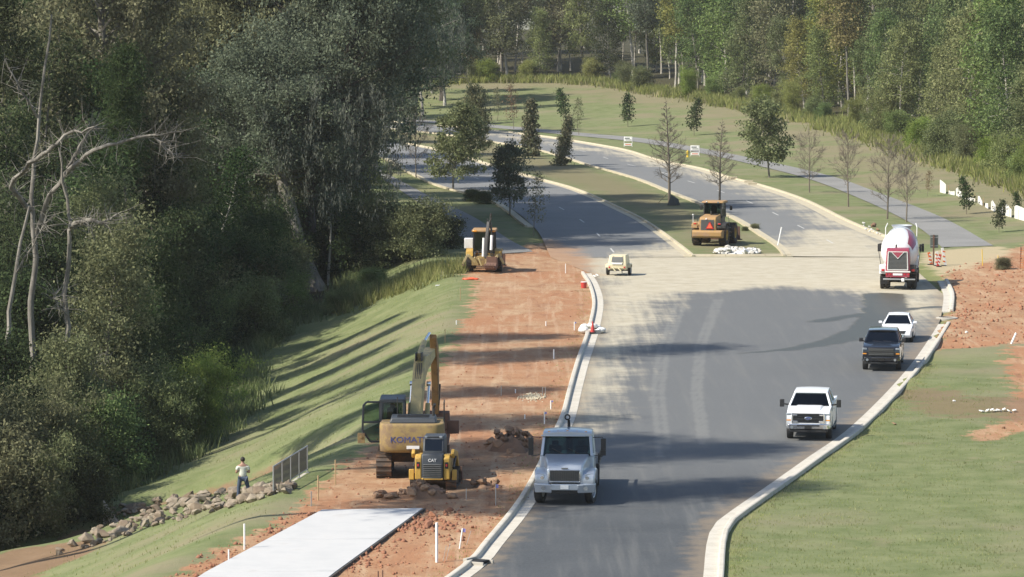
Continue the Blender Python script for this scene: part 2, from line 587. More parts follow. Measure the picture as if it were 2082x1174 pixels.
SAND_R = poly_w([(1870, 535), (1880, 512), (2030, 500), (2060, 515), (1985, 542), (1915, 560)])
TOP = np.array([(60, -16.5), (79, -11.4), (87, -9.0), (93.7, -8.0), (100.6, -6.3), (110, -5.0), (123, -4.0), (131, -3.4), (155, -3.2), (170, -5.5), (185, -9.5), (220, -17), (600, -40)]) * (SY, SX)
DITCH = np.array([(-9.6, 106.5), (-12.4, 111.5), (-15.0, 112.0), (-18.5, 110.5), (-27, 106), (-40, 100)]) * (SX, SY)
TREELINE_PLAN = np.array([(-60, 372), (-12, 384), (10, 381), (22, 362), (31, 338), (38, 312), (41.5, 285), (43.5, 262), (45.5, 235), (47.5, 205), (50, 170), (56, 150), (74, 130)])
TREELINE = TREELINE_PLAN * (SX, SY)
ROADS = [np.vstack([a, b[::-1]]) for a, b in ((LIP_L, LIP_R), (LEFT_ROAD_L, LEFT_ROAD_R), (RIGHT_ROAD_L, RIGHT_ROAD_R))]
JUNCTION = np.vstack([LIP_L[-1:], LEFT_ROAD_L[:1], RIGHT_ROAD_R[:1], LIP_R[-1:]])
PATHS = [np.vstack([a, b[::-1]]) for a, b in ((PATH_N, PATH_F), (LPATH_L, LPATH_R), (SLAB_L, SLAB_R))]
HILL = np.vstack([PATH_F, np.array([(-120, 345), (-120, 700), (140, 700), (140, 178)]) * (SX, SY)])
WOOD = np.vstack([TREELINE, np.array([(140, 130), (140, 640), (-140, 640), (-140, 372)]) * (SX, SY)])
_g = np.random.default_rng(3)
_oct = [(f, _g.uniform(0, 6.28, 6), _g.uniform(-1, 1, (6, 2))) for f in (0.05, 0.13, 0.33, 0.8)]


def wav(P, k):
    f, ph, dr = _oct[k]
    return sum(np.sin((P @ d) * f * 6.28 + p) for d, p in zip(dr, ph)) / 6.0


def height(P):
    P = np.atleast_2d(np.asarray(P, float))
    X, Y = P[:, 0], P[:, 1]
    xt = np.interp(Y, TOP[:, 0], TOP[:, 1])
    dep = np.interp(Y / SY, [60, 150, 168, 185, 230, 300], [6.6, 6.2, 3.2, 1.3, 0.5, 0.2])
    d = np.maximum(0, (xt - X) * 0.93)
    raw = d * d / (d + 1.0) / 1.95
    z = -raw * dep / np.maximum(1e-6, (raw ** 4 + dep ** 4) ** 0.25)
    dd = ldist(DITCH, P)
    z -= 1.5 * np.exp(-(dd / 2.3) ** 2) * np.clip(d / 2.0, 0, 1)
    h = np.maximum(0, sdist(HILL, P) - 2.0)
    z += 0.060 * h * np.where(h < 150, 1, 150 / np.maximum(h, 1)) + 0.008 * np.maximum(0, h - 150)
    # road works: rough ground
    left = sdist(DIRT_L, P)
    slab = sdist(PATHS[2], P)
    m = np.clip(left / 1.5, 0, 1) * np.clip(-slab / 0.8, 0, 1)
    z += m * (0.05 * wav(P, 3) + 0.06 * wav(P, 2))
    mr = np.clip(sdist(DIRT_R, P) / 1.5, 0, 1)
    z += mr * (0.10 * wav(P, 3) + 0.10 * wav(P, 2))
    far = np.clip((X - 14) / 8, 0, 1) * np.clip((150 - Y / SY) / 20, 0, 1)
    z += far * 0.22 * (wav(P, 1) + 0.2)
    wood = np.clip(d / 8, 0, 1)
    z += wood * 0.18 * wav(P, 2)
    for r, g in [(q, -0.35) for q in ROADS] + [(JUNCTION, 0.8)]:
        s = sdist(r, P)
        z = np.where(s > g, np.minimum(z, 0) - 0.09, z)
    for r in PATHS:
        s = sdist(r, P)
        z = np.where(s > -0.1, np.minimum(z, 0.0) - 0.05, z)
    return z


def gz(x, y):
    return float(height([(x, y)])[0])


def hit(u, v):
    """where the ray through a pixel of the photograph meets the ground"""
    p1 = at(u, v, -14.0)
    o = Vector((0, 0, CAM_H))
    ts = np.linspace(0.3, 1.0, 2500)
    d = p1 - o
    P = np.stack([d.x * ts, d.y * ts], 1)
    zr = CAM_H + d.z * ts
    below = zr <= height(P)
    i = int(np.argmax(below)) if below.any() else len(ts) - 1
    if i > 0:
        t2 = np.linspace(ts[i - 1], ts[i], 40)
        P2 = np.stack([d.x * t2, d.y * t2], 1)
        b2 = (CAM_H + d.z * t2) <= height(P2)
        t = t2[int(np.argmax(b2))] if b2.any() else ts[i]
    else:
        t = ts[i]
    q = o + d * float(t)
    return Vector((q.x, q.y, gz(q.x, q.y)))


def at_depth(u, v, y):
    """the point at distance y ahead of the camera seen at a pixel"""
    p = at(u, v, -30.0) if v > -30 else at(u, v, 60.0)
    o = Vector((0, 0, CAM_H))
    return o + (p - o) * (y / p.y)


def pix(p):
    """pixel of the photograph in which a world point shows"""
    cp, sp = math.cos(PITCH), math.sin(PITCH)
    y, z = p[1], p[2] - CAM_H
    dd, uu = y * cp - z * sp, y * sp + z * cp
    return UC + p[0] / dd * FPX, VC - uu / dd * FPX


def pxm(p):
    """photograph pixels per metre at a world point"""
    return FPX / (p.y * math.cos(PITCH) - (p.z - CAM_H) * math.sin(PITCH))


BANK_BARE = np.array([list(hit(u, v))[:2] for u, v in [(-60, 1145), (0, 1122), (110, 1106), (205, 1096), (190, 1122), (120, 1150), (60, 1182), (-60, 1230)]])


def terrain():
    xs = np.concatenate([np.arange(-110, -32, 2.5), np.arange(-32, 52, 0.5), np.arange(52, 125, 3.0)])
    ys = np.concatenate([np.arange(58, 165, 0.5), np.arange(165, 300, 1.2), np.arange(300, 620, 4.0)])
    X, Y = np.meshgrid(xs * SX, ys * SY)
    P = np.stack([X.ravel(), Y.ravel()], 1)
    z = height(P)
    V = np.column_stack([P, z])
    nx, ny = len(xs), len(ys)
    i = np.arange((nx - 1) * (ny - 1))
    r, c = i // (nx - 1), i % (nx - 1)
    a = r * nx + c
    F = np.stack([a, a + 1, a + nx + 1, a + nx], 1)
    me = np_mesh('ground', V, F, None, True)
    attr(me, 'dirt', np.maximum.reduce([sdist(DIRT_L, P), sdist(DIRT_R, P), sdist(DIRT_R2, P)]))
    attr(me, 'bare', np.maximum(sdist(BANK_BARE, P), 2.0 - ldist(DITCH[:5], P)))
    attr(me, 'sand', sdist(SAND_R, P))
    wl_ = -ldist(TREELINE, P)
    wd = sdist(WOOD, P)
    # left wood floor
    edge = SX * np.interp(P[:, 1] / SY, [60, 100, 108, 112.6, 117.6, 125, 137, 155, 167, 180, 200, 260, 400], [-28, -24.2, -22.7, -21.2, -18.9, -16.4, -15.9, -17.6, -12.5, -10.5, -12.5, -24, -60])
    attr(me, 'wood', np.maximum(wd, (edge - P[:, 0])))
    attr(me, 'dry', np.where(P[:, 1] > 180 * SY, 16 + wd, -5.0))
    dpatch = ldist(poly_w([(1880, 800), (1960, 838), (2030, 815), (2100, 850)]), P)
    attr(me, 'patch', 3.2 - dpatch)
    kl = np.minimum(np.minimum(ldist(LIP_R, P), ldist(RIGHT_ROAD_R, P)), np.minimum(ldist(LEFT_ROAD_L, P), ldist(LIP_L, P)))
    attr(me, 'verge', 1.6 - kl)
    med = np.vstack([LEFT_ROAD_R, RIGHT_ROAD_L[::-1]])
    attr(me, 'median', sdist(med, P))
    t = NT('ground')
    pos = t.geo()
    n_big = t.noise(0.09, 4, 0.6, pos)
    n_mid = t.noise(0.6, 5, 0.62, pos)
    n_fine = t.noise(3.2, 5, 0.7, pos)
    n_hf = t.noise(16.0, 3, 0.7, pos)
    g = t.mix(t.ramp(n_mid, 0.28, 0.72), (0.112, 0.146, 0.056), (0.192, 0.212, 0.102))
    g = t.mix(t.ramp(n_big, 0.44, 0.68), g, t.mix(n_fine, (0.185, 0.180, 0.098), (0.245, 0.225, 0.145)))
    g = t.mix(t.ramp(t.noise(0.25, 4, 0.6, pos), 0.60, 0.74, 0, 0.6), g, (0.235, 0.195, 0.125))
    g = t.mix(t.ramp(n_fine, 0.52, 0.82, 0, 0.55), g, (0.095, 0.122, 0.050))
    g = t.mix(t.ramp(n_hf, 0.42, 0.72, 0, 0.55), g, (0.235, 0.235, 0.115))
    stripes = t.noise(0.9, 3, 0.6, t.scaled(pos, (0.12, 1.0, 1.0)))
    g = t.mix(t.ramp(stripes, 0.5, 0.75, 0, 0.35), g, (0.13, 0.16, 0.06))
    g = t.mix(t.ramp(t.math('ADD', t.attr('verge'), t.math('MULTIPLY', t.math('SUBTRACT', n_mid, 0.5), 4.0)), -0.3, 1.8, 0, 0.6), g, (0.20, 0.205, 0.07))
    g = t.mix(t.ramp(t.math('ADD', t.attr('dry'), t.math('MULTIPLY', t.math('SUBTRACT', n_big, 0.5), 60.0)), -2, 12, 0, 0.55), g, (0.225, 0.185, 0.120))
    g = t.mix(t.ramp(t.math('ADD', t.attr('median'), t.math('MULTIPLY', t.math('SUBTRACT', n_mid, 0.5), 6.0)), 0.5, 4, 0, 0.8), g, t.mix(n_fine, (0.165, 0.150, 0.085), (0.215, 0.180, 0.110)))
    # soil
    d1 = t.mix(t.ramp(n_mid, 0.3, 0.7), (0.300, 0.160, 0.086), (0.400, 0.262, 0.155))
    d1 = t.mix(t.ramp(n_big, 0.42, 0.62), d1, (0.345, 0.178, 0.095))
    smear = t.noise(0.8, 5, 0.68, t.scaled(pos, (1.1, 0.22, 1.0)), 0.6)
    d1 = t.mix(t.ramp(t.noise(1.0, 4, 0.6, t.scaled(pos, (2.2, 0.06, 1.0))), 0.5, 0.72, 0, 0.6), d1, (0.46, 0.325, 0.215))
    d1 = t.mix(t.ramp(smear, 0.50, 0.70, 0, 0.75), d1, (0.45, 0.325, 0.205))
    d1 = t.mix(t.ramp(smear, 0.44, 0.28, 0, 0.7), d1, (0.215, 0.105, 0.062))
    d1 = t.mix(t.ramp(n_fine, 0.55, 0.75, 0, 0.8), d1, (0.140, 0.075, 0.046))
    d1 = t.mix(t.ramp(n_hf, 0.56, 0.8, 0, 0.7), d1, (0.45, 0.34, 0.25))
    dm = t.math('ADD', t.attr('dirt'), t.math('ADD', t.math('MULTIPLY', t.math('SUBTRACT', n_mid, 0.5), 4.2), t.math('MULTIPLY', t.math('SUBTRACT', n_fine, 0.5), 2.0)))
    c = t.mix(t.ramp(dm, -0.15, 0.35), g, d1)
    pm = t.math('ADD', t.attr('patch'), t.math('MULTIPLY', t.math('SUBTRACT', n_mid, 0.56), 9.0))
    c = t.mix(t.ramp(pm, 0.0, 1.6, 0, 0.65), c, (0.195, 0.130, 0.082))
    bm_ = t.math('ADD', t.attr('bare'), t.math('MULTIPLY', t.math('SUBTRACT', n_mid, 0.5), 3.0))
    c = t.mix(t.ramp(bm_, -0.2, 0.4), c, t.mix(n_mid, (0.15, 0.095, 0.055), (0.26, 0.18, 0.11)))
    sm = t.math('ADD', t.attr('sand'), t.math('MULTIPLY', t.math('SUBTRACT', n_mid, 0.5), 3.0))
    c = t.mix(t.ramp(sm, -0.5, 0.6, 0, 0.9), c, (0.43, 0.355, 0.225))
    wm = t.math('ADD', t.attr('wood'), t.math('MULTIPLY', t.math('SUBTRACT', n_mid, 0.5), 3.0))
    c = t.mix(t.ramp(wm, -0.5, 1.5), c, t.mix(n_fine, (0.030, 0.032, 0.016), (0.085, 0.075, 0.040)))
    hgt = t.math('ADD', t.math('MULTIPLY', n_fine, 0.6), t.math('MULTIPLY', n_hf, 0.4))
    m = t.out(c, 0.98, 0, t.bump(hgt, 0.55, 0.16), spec=0.15)
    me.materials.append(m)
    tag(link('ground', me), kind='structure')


terrain()


def strip(name, A, B, nu, nv, z, mat, attrs=None, kind='structure'):
    """a sheet between two edge lines"""
    def res(L_, n):
        s = np.concatenate([[0], np.cumsum(np.hypot(*np.diff(L_, axis=0).T))])
        q = np.linspace(0, s[-1], n)
        return np.stack([np.interp(q, s, L_[:, 0]), np.interp(q, s, L_[:, 1])], 1)
    a, b = res(A, nv), res(B, nv)
    t = np.linspace(0, 1, nu)
    P = (a[:, None, :] * (1 - t)[None, :, None] + b[:, None, :] * t[None, :, None]).reshape(-1, 2)
    V = np.column_stack([P, np.full(len(P), z)])
    i = np.arange((nu - 1) * (nv - 1))
    r, c = i // (nu - 1), i % (nu - 1)
    k = r * nu + c
    me = np_mesh(name, V, np.stack([k, k + 1, k + nu + 1, k + nu], 1), mat, True)
    for nm, fn in (attrs or {}).items():
        attr(me, nm, fn(P))
    o = link(name, me)
    if kind: o['kind'] = kind
    return o


# rows of the new road: both edges as functions of depth
DUST = poly_w([(1160, 880), (1200, 858), (1232, 780), (1250, 735), (1290, 690), (1325, 650), (1365, 600), (1480, 592), (1560, 586), (1700, 590), (1780, 603), (1830, 640), (1925, 668), (1935, 570), (1800, 485), (1740, 462), (1620, 470), (1612, 500), (1390, 508), (1350, 496), (1300, 510), (1240, 524), (1100, 524), (1190, 555), (1205, 600), (1190, 680), (1150, 800)])
TRACKS = [poly_w(q) for q in ([(1375, 620), (1340, 715), (1328, 800), (1342, 930)], [(1392, 620), (1356, 715), (1345, 800), (1358, 915)], [(1455, 610), (1418, 705), (1410, 800), (1427, 905)], [(1466, 610), (1430, 705), (1422, 800), (1437, 895)])]
WET = [poly_w(q) for q in ([(1797, 600), (1800, 640), (1770, 668), (1700, 694), (1600, 712), (1500, 720)], [(1900, 625), (1790, 635), (1660, 655)])]


def road_mat(name, lo, hi, dusty):
    t = NT(name)
    pos = t.geo()
    n_big = t.noise(0.16, 4, 0.6, pos)
    n_mid = t.noise(0.8, 5, 0.65, pos)
    n_fine = t.noise(9.0, 4, 0.75, pos)
    str1 = t.noise(1.0, 4, 0.6, t.scaled(pos, (1.7, 0.07, 1.0)))
    c = t.mix(t.ramp(n_big, 0.3, 0.7), lo, hi)
    if dusty: c = t.mix(t.ramp(t.attr('dust'), -34, -3, 0, 0.8), c, (0.150, 0.154, 0.152))
    c = t.mix(t.ramp(n_fine, 0.35, 0.8, 0, 0.35), c, tuple(x * 1.6 for x in hi))
    c = t.mix(t.ramp(n_fine, 0.5, 0.25, 0, 0.4), c, tuple(x * 0.6 for x in lo))
    if dusty:
        c = t.mix(t.ramp(str1, 0.46, 0.78, 0, 0.38), c, (0.180, 0.178, 0.165))
        lateral = t.noise(0.5, 4, 0.6, t.scaled(pos, (0.25, 1.4, 1.0)))
        c = t.mix(t.ramp(lateral, 0.60, 0.85, 0, 0.22), c, (0.235, 0.200, 0.150))
        tr = t.math('ADD', t.attr('track'), t.math('MULTIPLY', t.math('SUBTRACT', n_mid, 0.5), 0.5))
        c = t.mix(t.ramp(tr, -0.05, 0.16, 0, 0.45), c, (0.215, 0.215, 0.20))
        sand = t.mix(t.ramp(n_mid, 0.3, 0.7), (0.405, 0.360, 0.262), (0.490, 0.448, 0.345))
        sand = t.mix(t.ramp(n_fine, 0.5, 0.8, 0, 0.5), sand, (0.29, 0.245, 0.17))
        sand = t.mix(t.ramp(lateral, 0.42, 0.25, 0, 0.75), sand, (0.27, 0.235, 0.18))
        f = t.math('MULTIPLY_ADD', n_big, 8.0, t.math('MULTIPLY_ADD', n_mid, 2.6, t.math('MULTIPLY_ADD', str1, 6.0, t.math('ADD', t.attr('dust'), -8.3))))
        c = t.mix(t.ramp(f, -2.2, 2.6, 0, 0.95), c, sand)
        so = t.math('MULTIPLY_ADD', n_big, 6.0, t.math('MULTIPLY_ADD', n_mid, 4.0, t.math('ADD', t.attr('soil'), -5.0)))
        c = t.mix(t.ramp(so, -1.0, 1.6, 0, 0.95), c, t.mix(n_mid, (0.27, 0.15, 0.085), (0.40, 0.27, 0.17)))
        ed = t.math('ADD', t.attr('edge'), t.math('MULTIPLY', t.math('SUBTRACT', n_mid, 0.5), 3.0))
        c = t.mix(t.ramp(ed, -0.2, 0.9, 0, 0.55), c, (0.27, 0.21, 0.14))
        w = t.math('ADD', t.attr('wet'), t.math('MULTIPLY', t.math('SUBTRACT', n_mid, 0.5), 1.6))
        wf = t.ramp(w, -0.1, 0.35, 0, 0.9)
        c = t.mix(wf, c, (0.062, 0.060, 0.044))
        rgh = t.ramp(wf, 0, 1, 0.82, 0.42)
    else:
        rgh = 0.88
    return t.out(c, rgh, 0, t.bump(n_fine, 0.25, 0.02), spec=0.25)


M['new_asphalt'] = road_mat('new_asphalt', (0.055, 0.061, 0.066), (0.076, 0.082, 0.087), True)
M['old_asphalt'] = road_mat('old_asphalt', (0.165, 0.170, 0.172), (0.215, 0.218, 0.215), True)
M['path_asphalt'] = road_mat('path_asphalt', (0.185, 0.185, 0.175), (0.235, 0.232, 0.220), False)
ra = {'dust': lambda P: np.maximum(sdist(DUST, P), 3.0 - ldist(poly_w([(1790, 490), (1700, 458), (1612, 413), (1524, 383), (1404, 350), (1260, 313), (1000, 273)]), P) - 2.2 + 0 * P[:, 0]),
      'track': lambda P: 0.20 - np.minimum.reduce([ldist(q, P) for q in TRACKS]),
      'wet': lambda P: np.maximum(np.clip((P[:, 0] - 11) / 10, 0.1, 1) * 1.5 - ldist(WET[0], P), 0.7 - ldist(WET[1], P)),
      'soil': lambda P: np.where(P[:, 1] > LIP_L[-1][1] - 3, sdist(DIRT_L, P), -9.0),
      'edge': lambda P: 0.9 - np.minimum(ldist(LIP_R, P), ldist(LIP_L, P) + 0.3)}
yy = np.linspace(LIP_L[0][1], LIP_L[-1][1], 70)


def byy(L_, y):
    S = spline(L_, 0.4)
    return np.stack([np.interp(y, S[:, 1], S[:, 0]), y], 1)


new_l, new_r = byy(LIP_L, yy), byy(LIP_R, np.clip(yy, LIP_R[0][1], None))
yr = np.linspace(LIP_R[0][1], LIP_R[-4][1], 70)
strip('new_road', spline(LIP_L, 0.5), np.vstack([byy(LIP_R, yr)]), 90, 260, 0.02, M['new_asphalt'], ra)
strip('junction', np.vstack([LIP_L[-1:], LEFT_ROAD_L[:1]]), np.vstack([byy(LIP_R, yr)[-1:], [(LIP_R[-1][0], LEFT_ROAD_L[0][1])]]), 110, 40, 0.02, M['new_asphalt'], ra)
strip('left_carriageway', spline(LEFT_ROAD_L, 1.0), spline(LEFT_ROAD_R, 1.0), 40, 200, 0.021, M['old_asphalt'], ra)
strip('right_carriageway', spline(RIGHT_ROAD_L, 1.0), spline(RIGHT_ROAD_R, 1.0), 40, 240, 0.021, M['old_asphalt'], ra)
strip('shared_path', spline(PATH_N, 1.0), spline(PATH_F, 1.0), 8, 160, 0.012, M['path_asphalt'])
strip('woodside_path', spline(LPATH_L, 1.0), spline(LPATH_R, 1.0), 8, 80, 0.012, M['path_asphalt'])


def concrete(name, lo, hi, stain, sc=1.2):
    t = NT(name)
    p = t.geo()
    n1, n2 = t.noise(sc, 5, 0.65, p), t.noise(12, 4, 0.7, p)
    c = t.mix(t.ramp(n1, 0.3, 0.7), lo, hi)
    c = t.mix(t.ramp(n1, 0.55, 0.8, 0, 0.6), c, stain)
    c = t.mix(t.ramp(n2, 0.5, 0.8, 0, 0.3), c, stain)
    return t.out(c, 0.9, 0, t.bump(n2, 0.2, 0.01))


M['kerb'] = concrete('kerb_concrete', (0.46, 0.43, 0.36), (0.56, 0.53, 0.46), (0.33, 0.28, 0.20))
M['kerb_dusty'] = concrete('kerb_dusty', (0.42, 0.37, 0.26), (0.50, 0.45, 0.33), (0.34, 0.27, 0.17))
M['slab'] = concrete('slab_concrete', (0.455, 0.46, 0.455), (0.51, 0.51, 0.50), (0.37, 0.36, 0.34), 0.7)
M['drain_concrete'] = concrete('drain_concrete', (0.36, 0.34, 0.29), (0.46, 0.43, 0.37), (0.22, 0.18, 0.13))


def kerb(name, line, side, mat, prof=None, step=0.6, joints=True):
    """gutter and upstand swept along the lip; joints every 3 m are gaps cut into the sweep"""
    prof = prof or [(0.0, -0.12), (0.0, 0.034), (0.46, 0.026), (0.50, 0.165), (0.54, 0.18), (0.66, 0.18), (0.70, 0.16), (0.72, -0.25)]
    S = spline(line, 3.0)
    s = np.concatenate([[0], np.cumsum(np.hypot(*np.diff(S, axis=0).T))])
    mb = MB()
    n = len(prof)

    def ring(q):
        x, y = np.interp(q, s, S[:, 0]), np.interp(q, s, S[:, 1])
        e = 0.6
        dx = np.interp(q + e, s, S[:, 0]) - np.interp(q - e, s, S[:, 0])
        dy = np.interp(q + e, s, S[:, 1]) - np.interp(q - e, s, S[:, 1])
        l_ = math.hypot(dx, dy) or 1
        nx, ny = -dy / l_ * side, dx / l_ * side
        return [(x + nx * o, y + ny * o, z) for o, z in prof]
    q = 0.0
    while q < s[-1] - 0.3:
        q1 = min(q + 3.05, s[-1])
        ks = np.linspace(q, q1 - (0.025 if joints else 0), 5)
        vs, fs = [], []
        for k in ks: vs += ring(k)
        for i in range(4):
            for j in range(n - 1):
                f = (i * n + j, i * n + j + 1, (i + 1) * n + j + 1, (i + 1) * n + j)
                fs.append(f if side > 0 else f[::-1])
        a, b = tuple(range(n)), tuple(range(4 * n, 5 * n))
        fs += [a[::-1], b] if side > 0 else [a, b[::-1]]
        mb.add(vs, fs)
        q = q1
    o = mb.build(name, mat)
    return tag(o, kind='structure')


def sub(line, i0, i1):
    return line[i0:i1]


kerb('kerb', LIP_L, 1, M['kerb'])
kerb('kerb', LIP_R[:-5], -1, M['kerb'])
kerb('kerb', LIP_R[-5:-2], -1, M['kerb'])
low = [(0.0, -0.12), (0.0, 0.036), (0.5, 0.03), (0.55, 0.16), (0.72, 0.17), (0.76, -0.2)]
kerb('kerb', RIGHT_ROAD_R[1:], -1, M['kerb_dusty'], [(0.0, -0.12), (0.0, 0.036), (0.95, 0.03), (1.0, 0.15), (1.2, 0.16), (1.24, -0.2)])
kerb('kerb', RIGHT_ROAD_L[:-1], 1, M['kerb_dusty'], low)
kerb('kerb', LEFT_ROAD_R[:-1], -1, M['kerb_dusty'], low)
kerb('kerb', LEFT_ROAD_L[1:], 1, M['kerb_dusty'], low)
kerb('kerb', np.vstack([LEFT_ROAD_R[0], (LEFT_ROAD_R[0] + RIGHT_ROAD_L[0]) / 2 - (0, 0.3), RIGHT_ROAD_L[0]]), 1, M['kerb_dusty'], low)

# lane dashes
M['lane_white'] = plain('lane_white', (0.50, 0.50, 0.47), 0.8, var=0.15)


def dashes(A, B, share, first, last, z=0.026):
    a, b = spline(A, 1.0), spline(B, 1.0)
    n = 400
    ia, ib = np.linspace(0, len(a) - 1, n), np.linspace(0, len(b) - 1, n)
    c = np.stack([np.interp(ia, np.arange(len(a)), a[:, k]) * (1 - share) + np.interp(ib, np.arange(len(b)), b[:, k]) * share for k in (0, 1)], 1)
    s = np.concatenate([[0], np.cumsum(np.hypot(*np.diff(c, axis=0).T))])
    mb = MB()
    q = first
    while q < min(last, s[-1] - 5):
        p0 = np.array([np.interp(q, s, c[:, k]) for k in (0, 1)])
        p1 = np.array([np.interp(q + 4.4, s, c[:, k]) for k in (0, 1)])
        d = (p1 - p0) / np.linalg.norm(p1 - p0)
        nrm = np.array([-d[1], d[0]]) * 0.06
        mb.add([(*(p0 - nrm), z), (*(p0 + nrm), z), (*(p1 + nrm), z), (*(p1 - nrm), z)], [(3, 2, 1, 0)])
        q += 18.5
    return tag(mb.build('lane_marking', M['lane_white']), kind='structure')


dashes(LEFT_ROAD_L, LEFT_ROAD_R, 0.5, 5, 270)
dashes(RIGHT_ROAD_L, RIGHT_ROAD_R, 0.5, 15, 330)

# fresh concrete path: slabs with open joints, formwork board along its right edge
pt = thing('concrete_path', 'freshly poured white concrete path slab between red dirt and grass', 'path', (0, 0, 0))
cuts = [0.0, 0.34, 0.66, 1.0]
def lerp_line(L_, t):
    s = np.concatenate([[0], np.cumsum(np.hypot(*np.diff(L_, axis=0).T))])
    return np.array([np.interp(t * s[-1], s, L_[:, k]) for k in (0, 1)])
for t0, t1 in zip(cuts[:-1], cuts[1:]):
    a, b, c_, d_ = lerp_line(SLAB_L, t0 + 0.002), lerp_line(SLAB_R, t0 + 0.002), lerp_line(SLAB_R, t1 - 0.0012), lerp_line(SLAB_L, t1 - 0.0012)
    MB().hexa([(*p, -0.12) for p in (a, b, c_, d_)], [(*p, 0.075) for p in (a, b, c_, d_)]).build('slab', M['slab'], pt, bevel=0.012)
mb = MB()
nrm = np.array([1.0, 0.55]); nrm /= np.linalg.norm(nrm)
for t0 in np.arange(0, 0.999, 0.125):
    p, q = lerp_line(SLAB_R, t0) + (0.06, 0), lerp_line(SLAB_R, t0 + 0.122) + (0.06, 0)
    mb.hexa([(p[0], p[1], -0.1), (p[0] + .05, p[1], -0.1), (q[0] + .05, q[1], -0.1), (q[0], q[1], -0.1)], [(p[0], p[1], 0.085), (p[0] + .05, p[1], 0.085), (q[0] + .05, q[1], 0.085), (q[0], q[1], 0.085)])
mb.build('form_board', M['bark_dark'], pt)

# ------------------------------------------------------------------ trees
def leaf_cloud(rng, C, n, sig, size, aspect=0.55, droop=0.0):
    """n leaf-sized rhombs spread round every clump centre in C (k,3); sig = spread (scalar or (k,))"""
    k = len(C)
    sig = np.broadcast_to(np.asarray(sig, float), (k,))
    P = np.repeat(C, n, 0) + rng.normal(0, 1, (k * n, 3)) * np.repeat(sig, n)[:, None] * np.array([1, 1, 0.72])
    a = rng.normal(0, 1, (k * n, 3)) + np.array([0, 0, -droop])
    a /= np.linalg.norm(a, axis=1)[:, None]
    b = np.cross(a, rng.normal(0, 1, (k * n, 3)))
    b /= np.linalg.norm(b, axis=1)[:, None] + 1e-9
    s = size * rng.uniform(0.55, 1.35, k * n)[:, None]
    V = np.stack([P - a * s, P + b * s * aspect, P + a * s, P - b * s * aspect], 1).reshape(-1, 3)
    F = np.arange(k * n * 4).reshape(-1, 4)
    return V, F


def curve_pts(rng, p, d, length, n, up=0.0, wob=0.12):
    pts = [Vector(p)]
    d = Vector(d).normalized()
    for i in range(n):
        d = (d + Vector((rng.normal(0, wob), rng.normal(0, wob), rng.normal(0, wob) + up))).normalized()
        pts.append(pts[-1] + d * (length / n))
    return pts


def profile(kind, t):
    if kind == 'cone': return max(0.05, (1 - t) ** 0.85) * min(1, 0.45 + t * 4)
    if kind == 'oval': return math.sqrt(max(0.03, 1 - ((t - 0.42) / 0.62) ** 2))
    if kind == 'round': return math.sqrt(max(0.05, 1 - ((t - 0.35) / 0.7) ** 2))
    if kind == 'pine': return 0.55 + 0.45 * math.sin(t * 9) * 0.5 if t < 0.7 else max(0.15, (1 - t) * 2.2)
    if kind == 'vase': return 0.35 + 0.65 * math.sin(min(1, t * 1.15) * PI * 0.75)
    return 1.0


def tree_meshes(seed, h, r0, base, w, shape='oval', nl=46, clumps=5, leaves=26, sig=0.55, lsize=0.17, aspect=0.55,
                lean=(0, 0), bark='bark_grey', leaf='mid', limbr=0.35, upang=0.45, droop=0.3, multi=1, wob=0.05, fork=0):
    """trunk mesh with limbs, crown mesh of leaves; origin at the foot"""
    rng = np.random.default_rng(seed)
    mb = MB()
    C, S = [], []
    for m in range(multi):
        a0 = rng.uniform(0, 6.28)
        d0 = Vector((lean[0] + (0.35 * math.cos(a0) if multi > 1 else 0), lean[1] + (0.35 * math.sin(a0) if multi > 1 else 0), 1))
        hh = h * (1 if m == 0 else rng.uniform(0.7, 0.95))
        tr = curve_pts(rng, (0, 0, -0.4), d0, hh + 0.4, 12, 0.06, wob)
        rr = [r0 / multi ** 0.5 * ((1 - i / 12.0) ** 0.8 * 0.93 + 0.07) * (1.35 if i == 0 else 1) for i in range(13)]
        mb.tube(tr, rr, 7)
        for i in range(nl // multi):
            t = (i + rng.uniform(0, 1)) / (nl // multi)
            z = (base + (1 - base) * t)
            q = z * 12
            k = min(11, int(q))
            p = tr[k].lerp(tr[k + 1], q - k)
            az = i * 2.399 + rng.uniform(-0.5, 0.5)
            ln = w / 2 * profile(shape, t) * rng.uniform(0.7, 1.12)
            up = upang * (0.4 + t) + rng.uniform(-0.12, 0.12)
            lp = curve_pts(rng, p, (math.cos(az), math.sin(az), up), ln, 4, 0.02, 0.14)
            lr = max(0.012, rr[k] * limbr)
            if lr > 0.03 or nl <= 60:
                mb.tube(lp, [lr, lr * 0.75, lr * 0.5, lr * 0.3, lr * 0.12], 4, caps=False)
            for c in range(clumps):
                s = rng.uniform(0.35, 1.05)
                q2 = min(3.999, s * 4)
                pp = lp[int(q2)].lerp(lp[int(q2) + 1], q2 - int(q2)) if int(q2) < 4 else lp[4]
                C.append(np.array(pp) + rng.normal(0, 0.35, 3) * sig)
                S.append(sig * rng.uniform(0.6, 1.25))
    trunk = mb.mesh('trunk', M[bark], 60)
    V, F = leaf_cloud(rng, np.array(C), leaves, np.array(S), lsize, aspect, droop)
    crown = np_mesh('crown', V, F, L[leaf])
    return trunk, crown


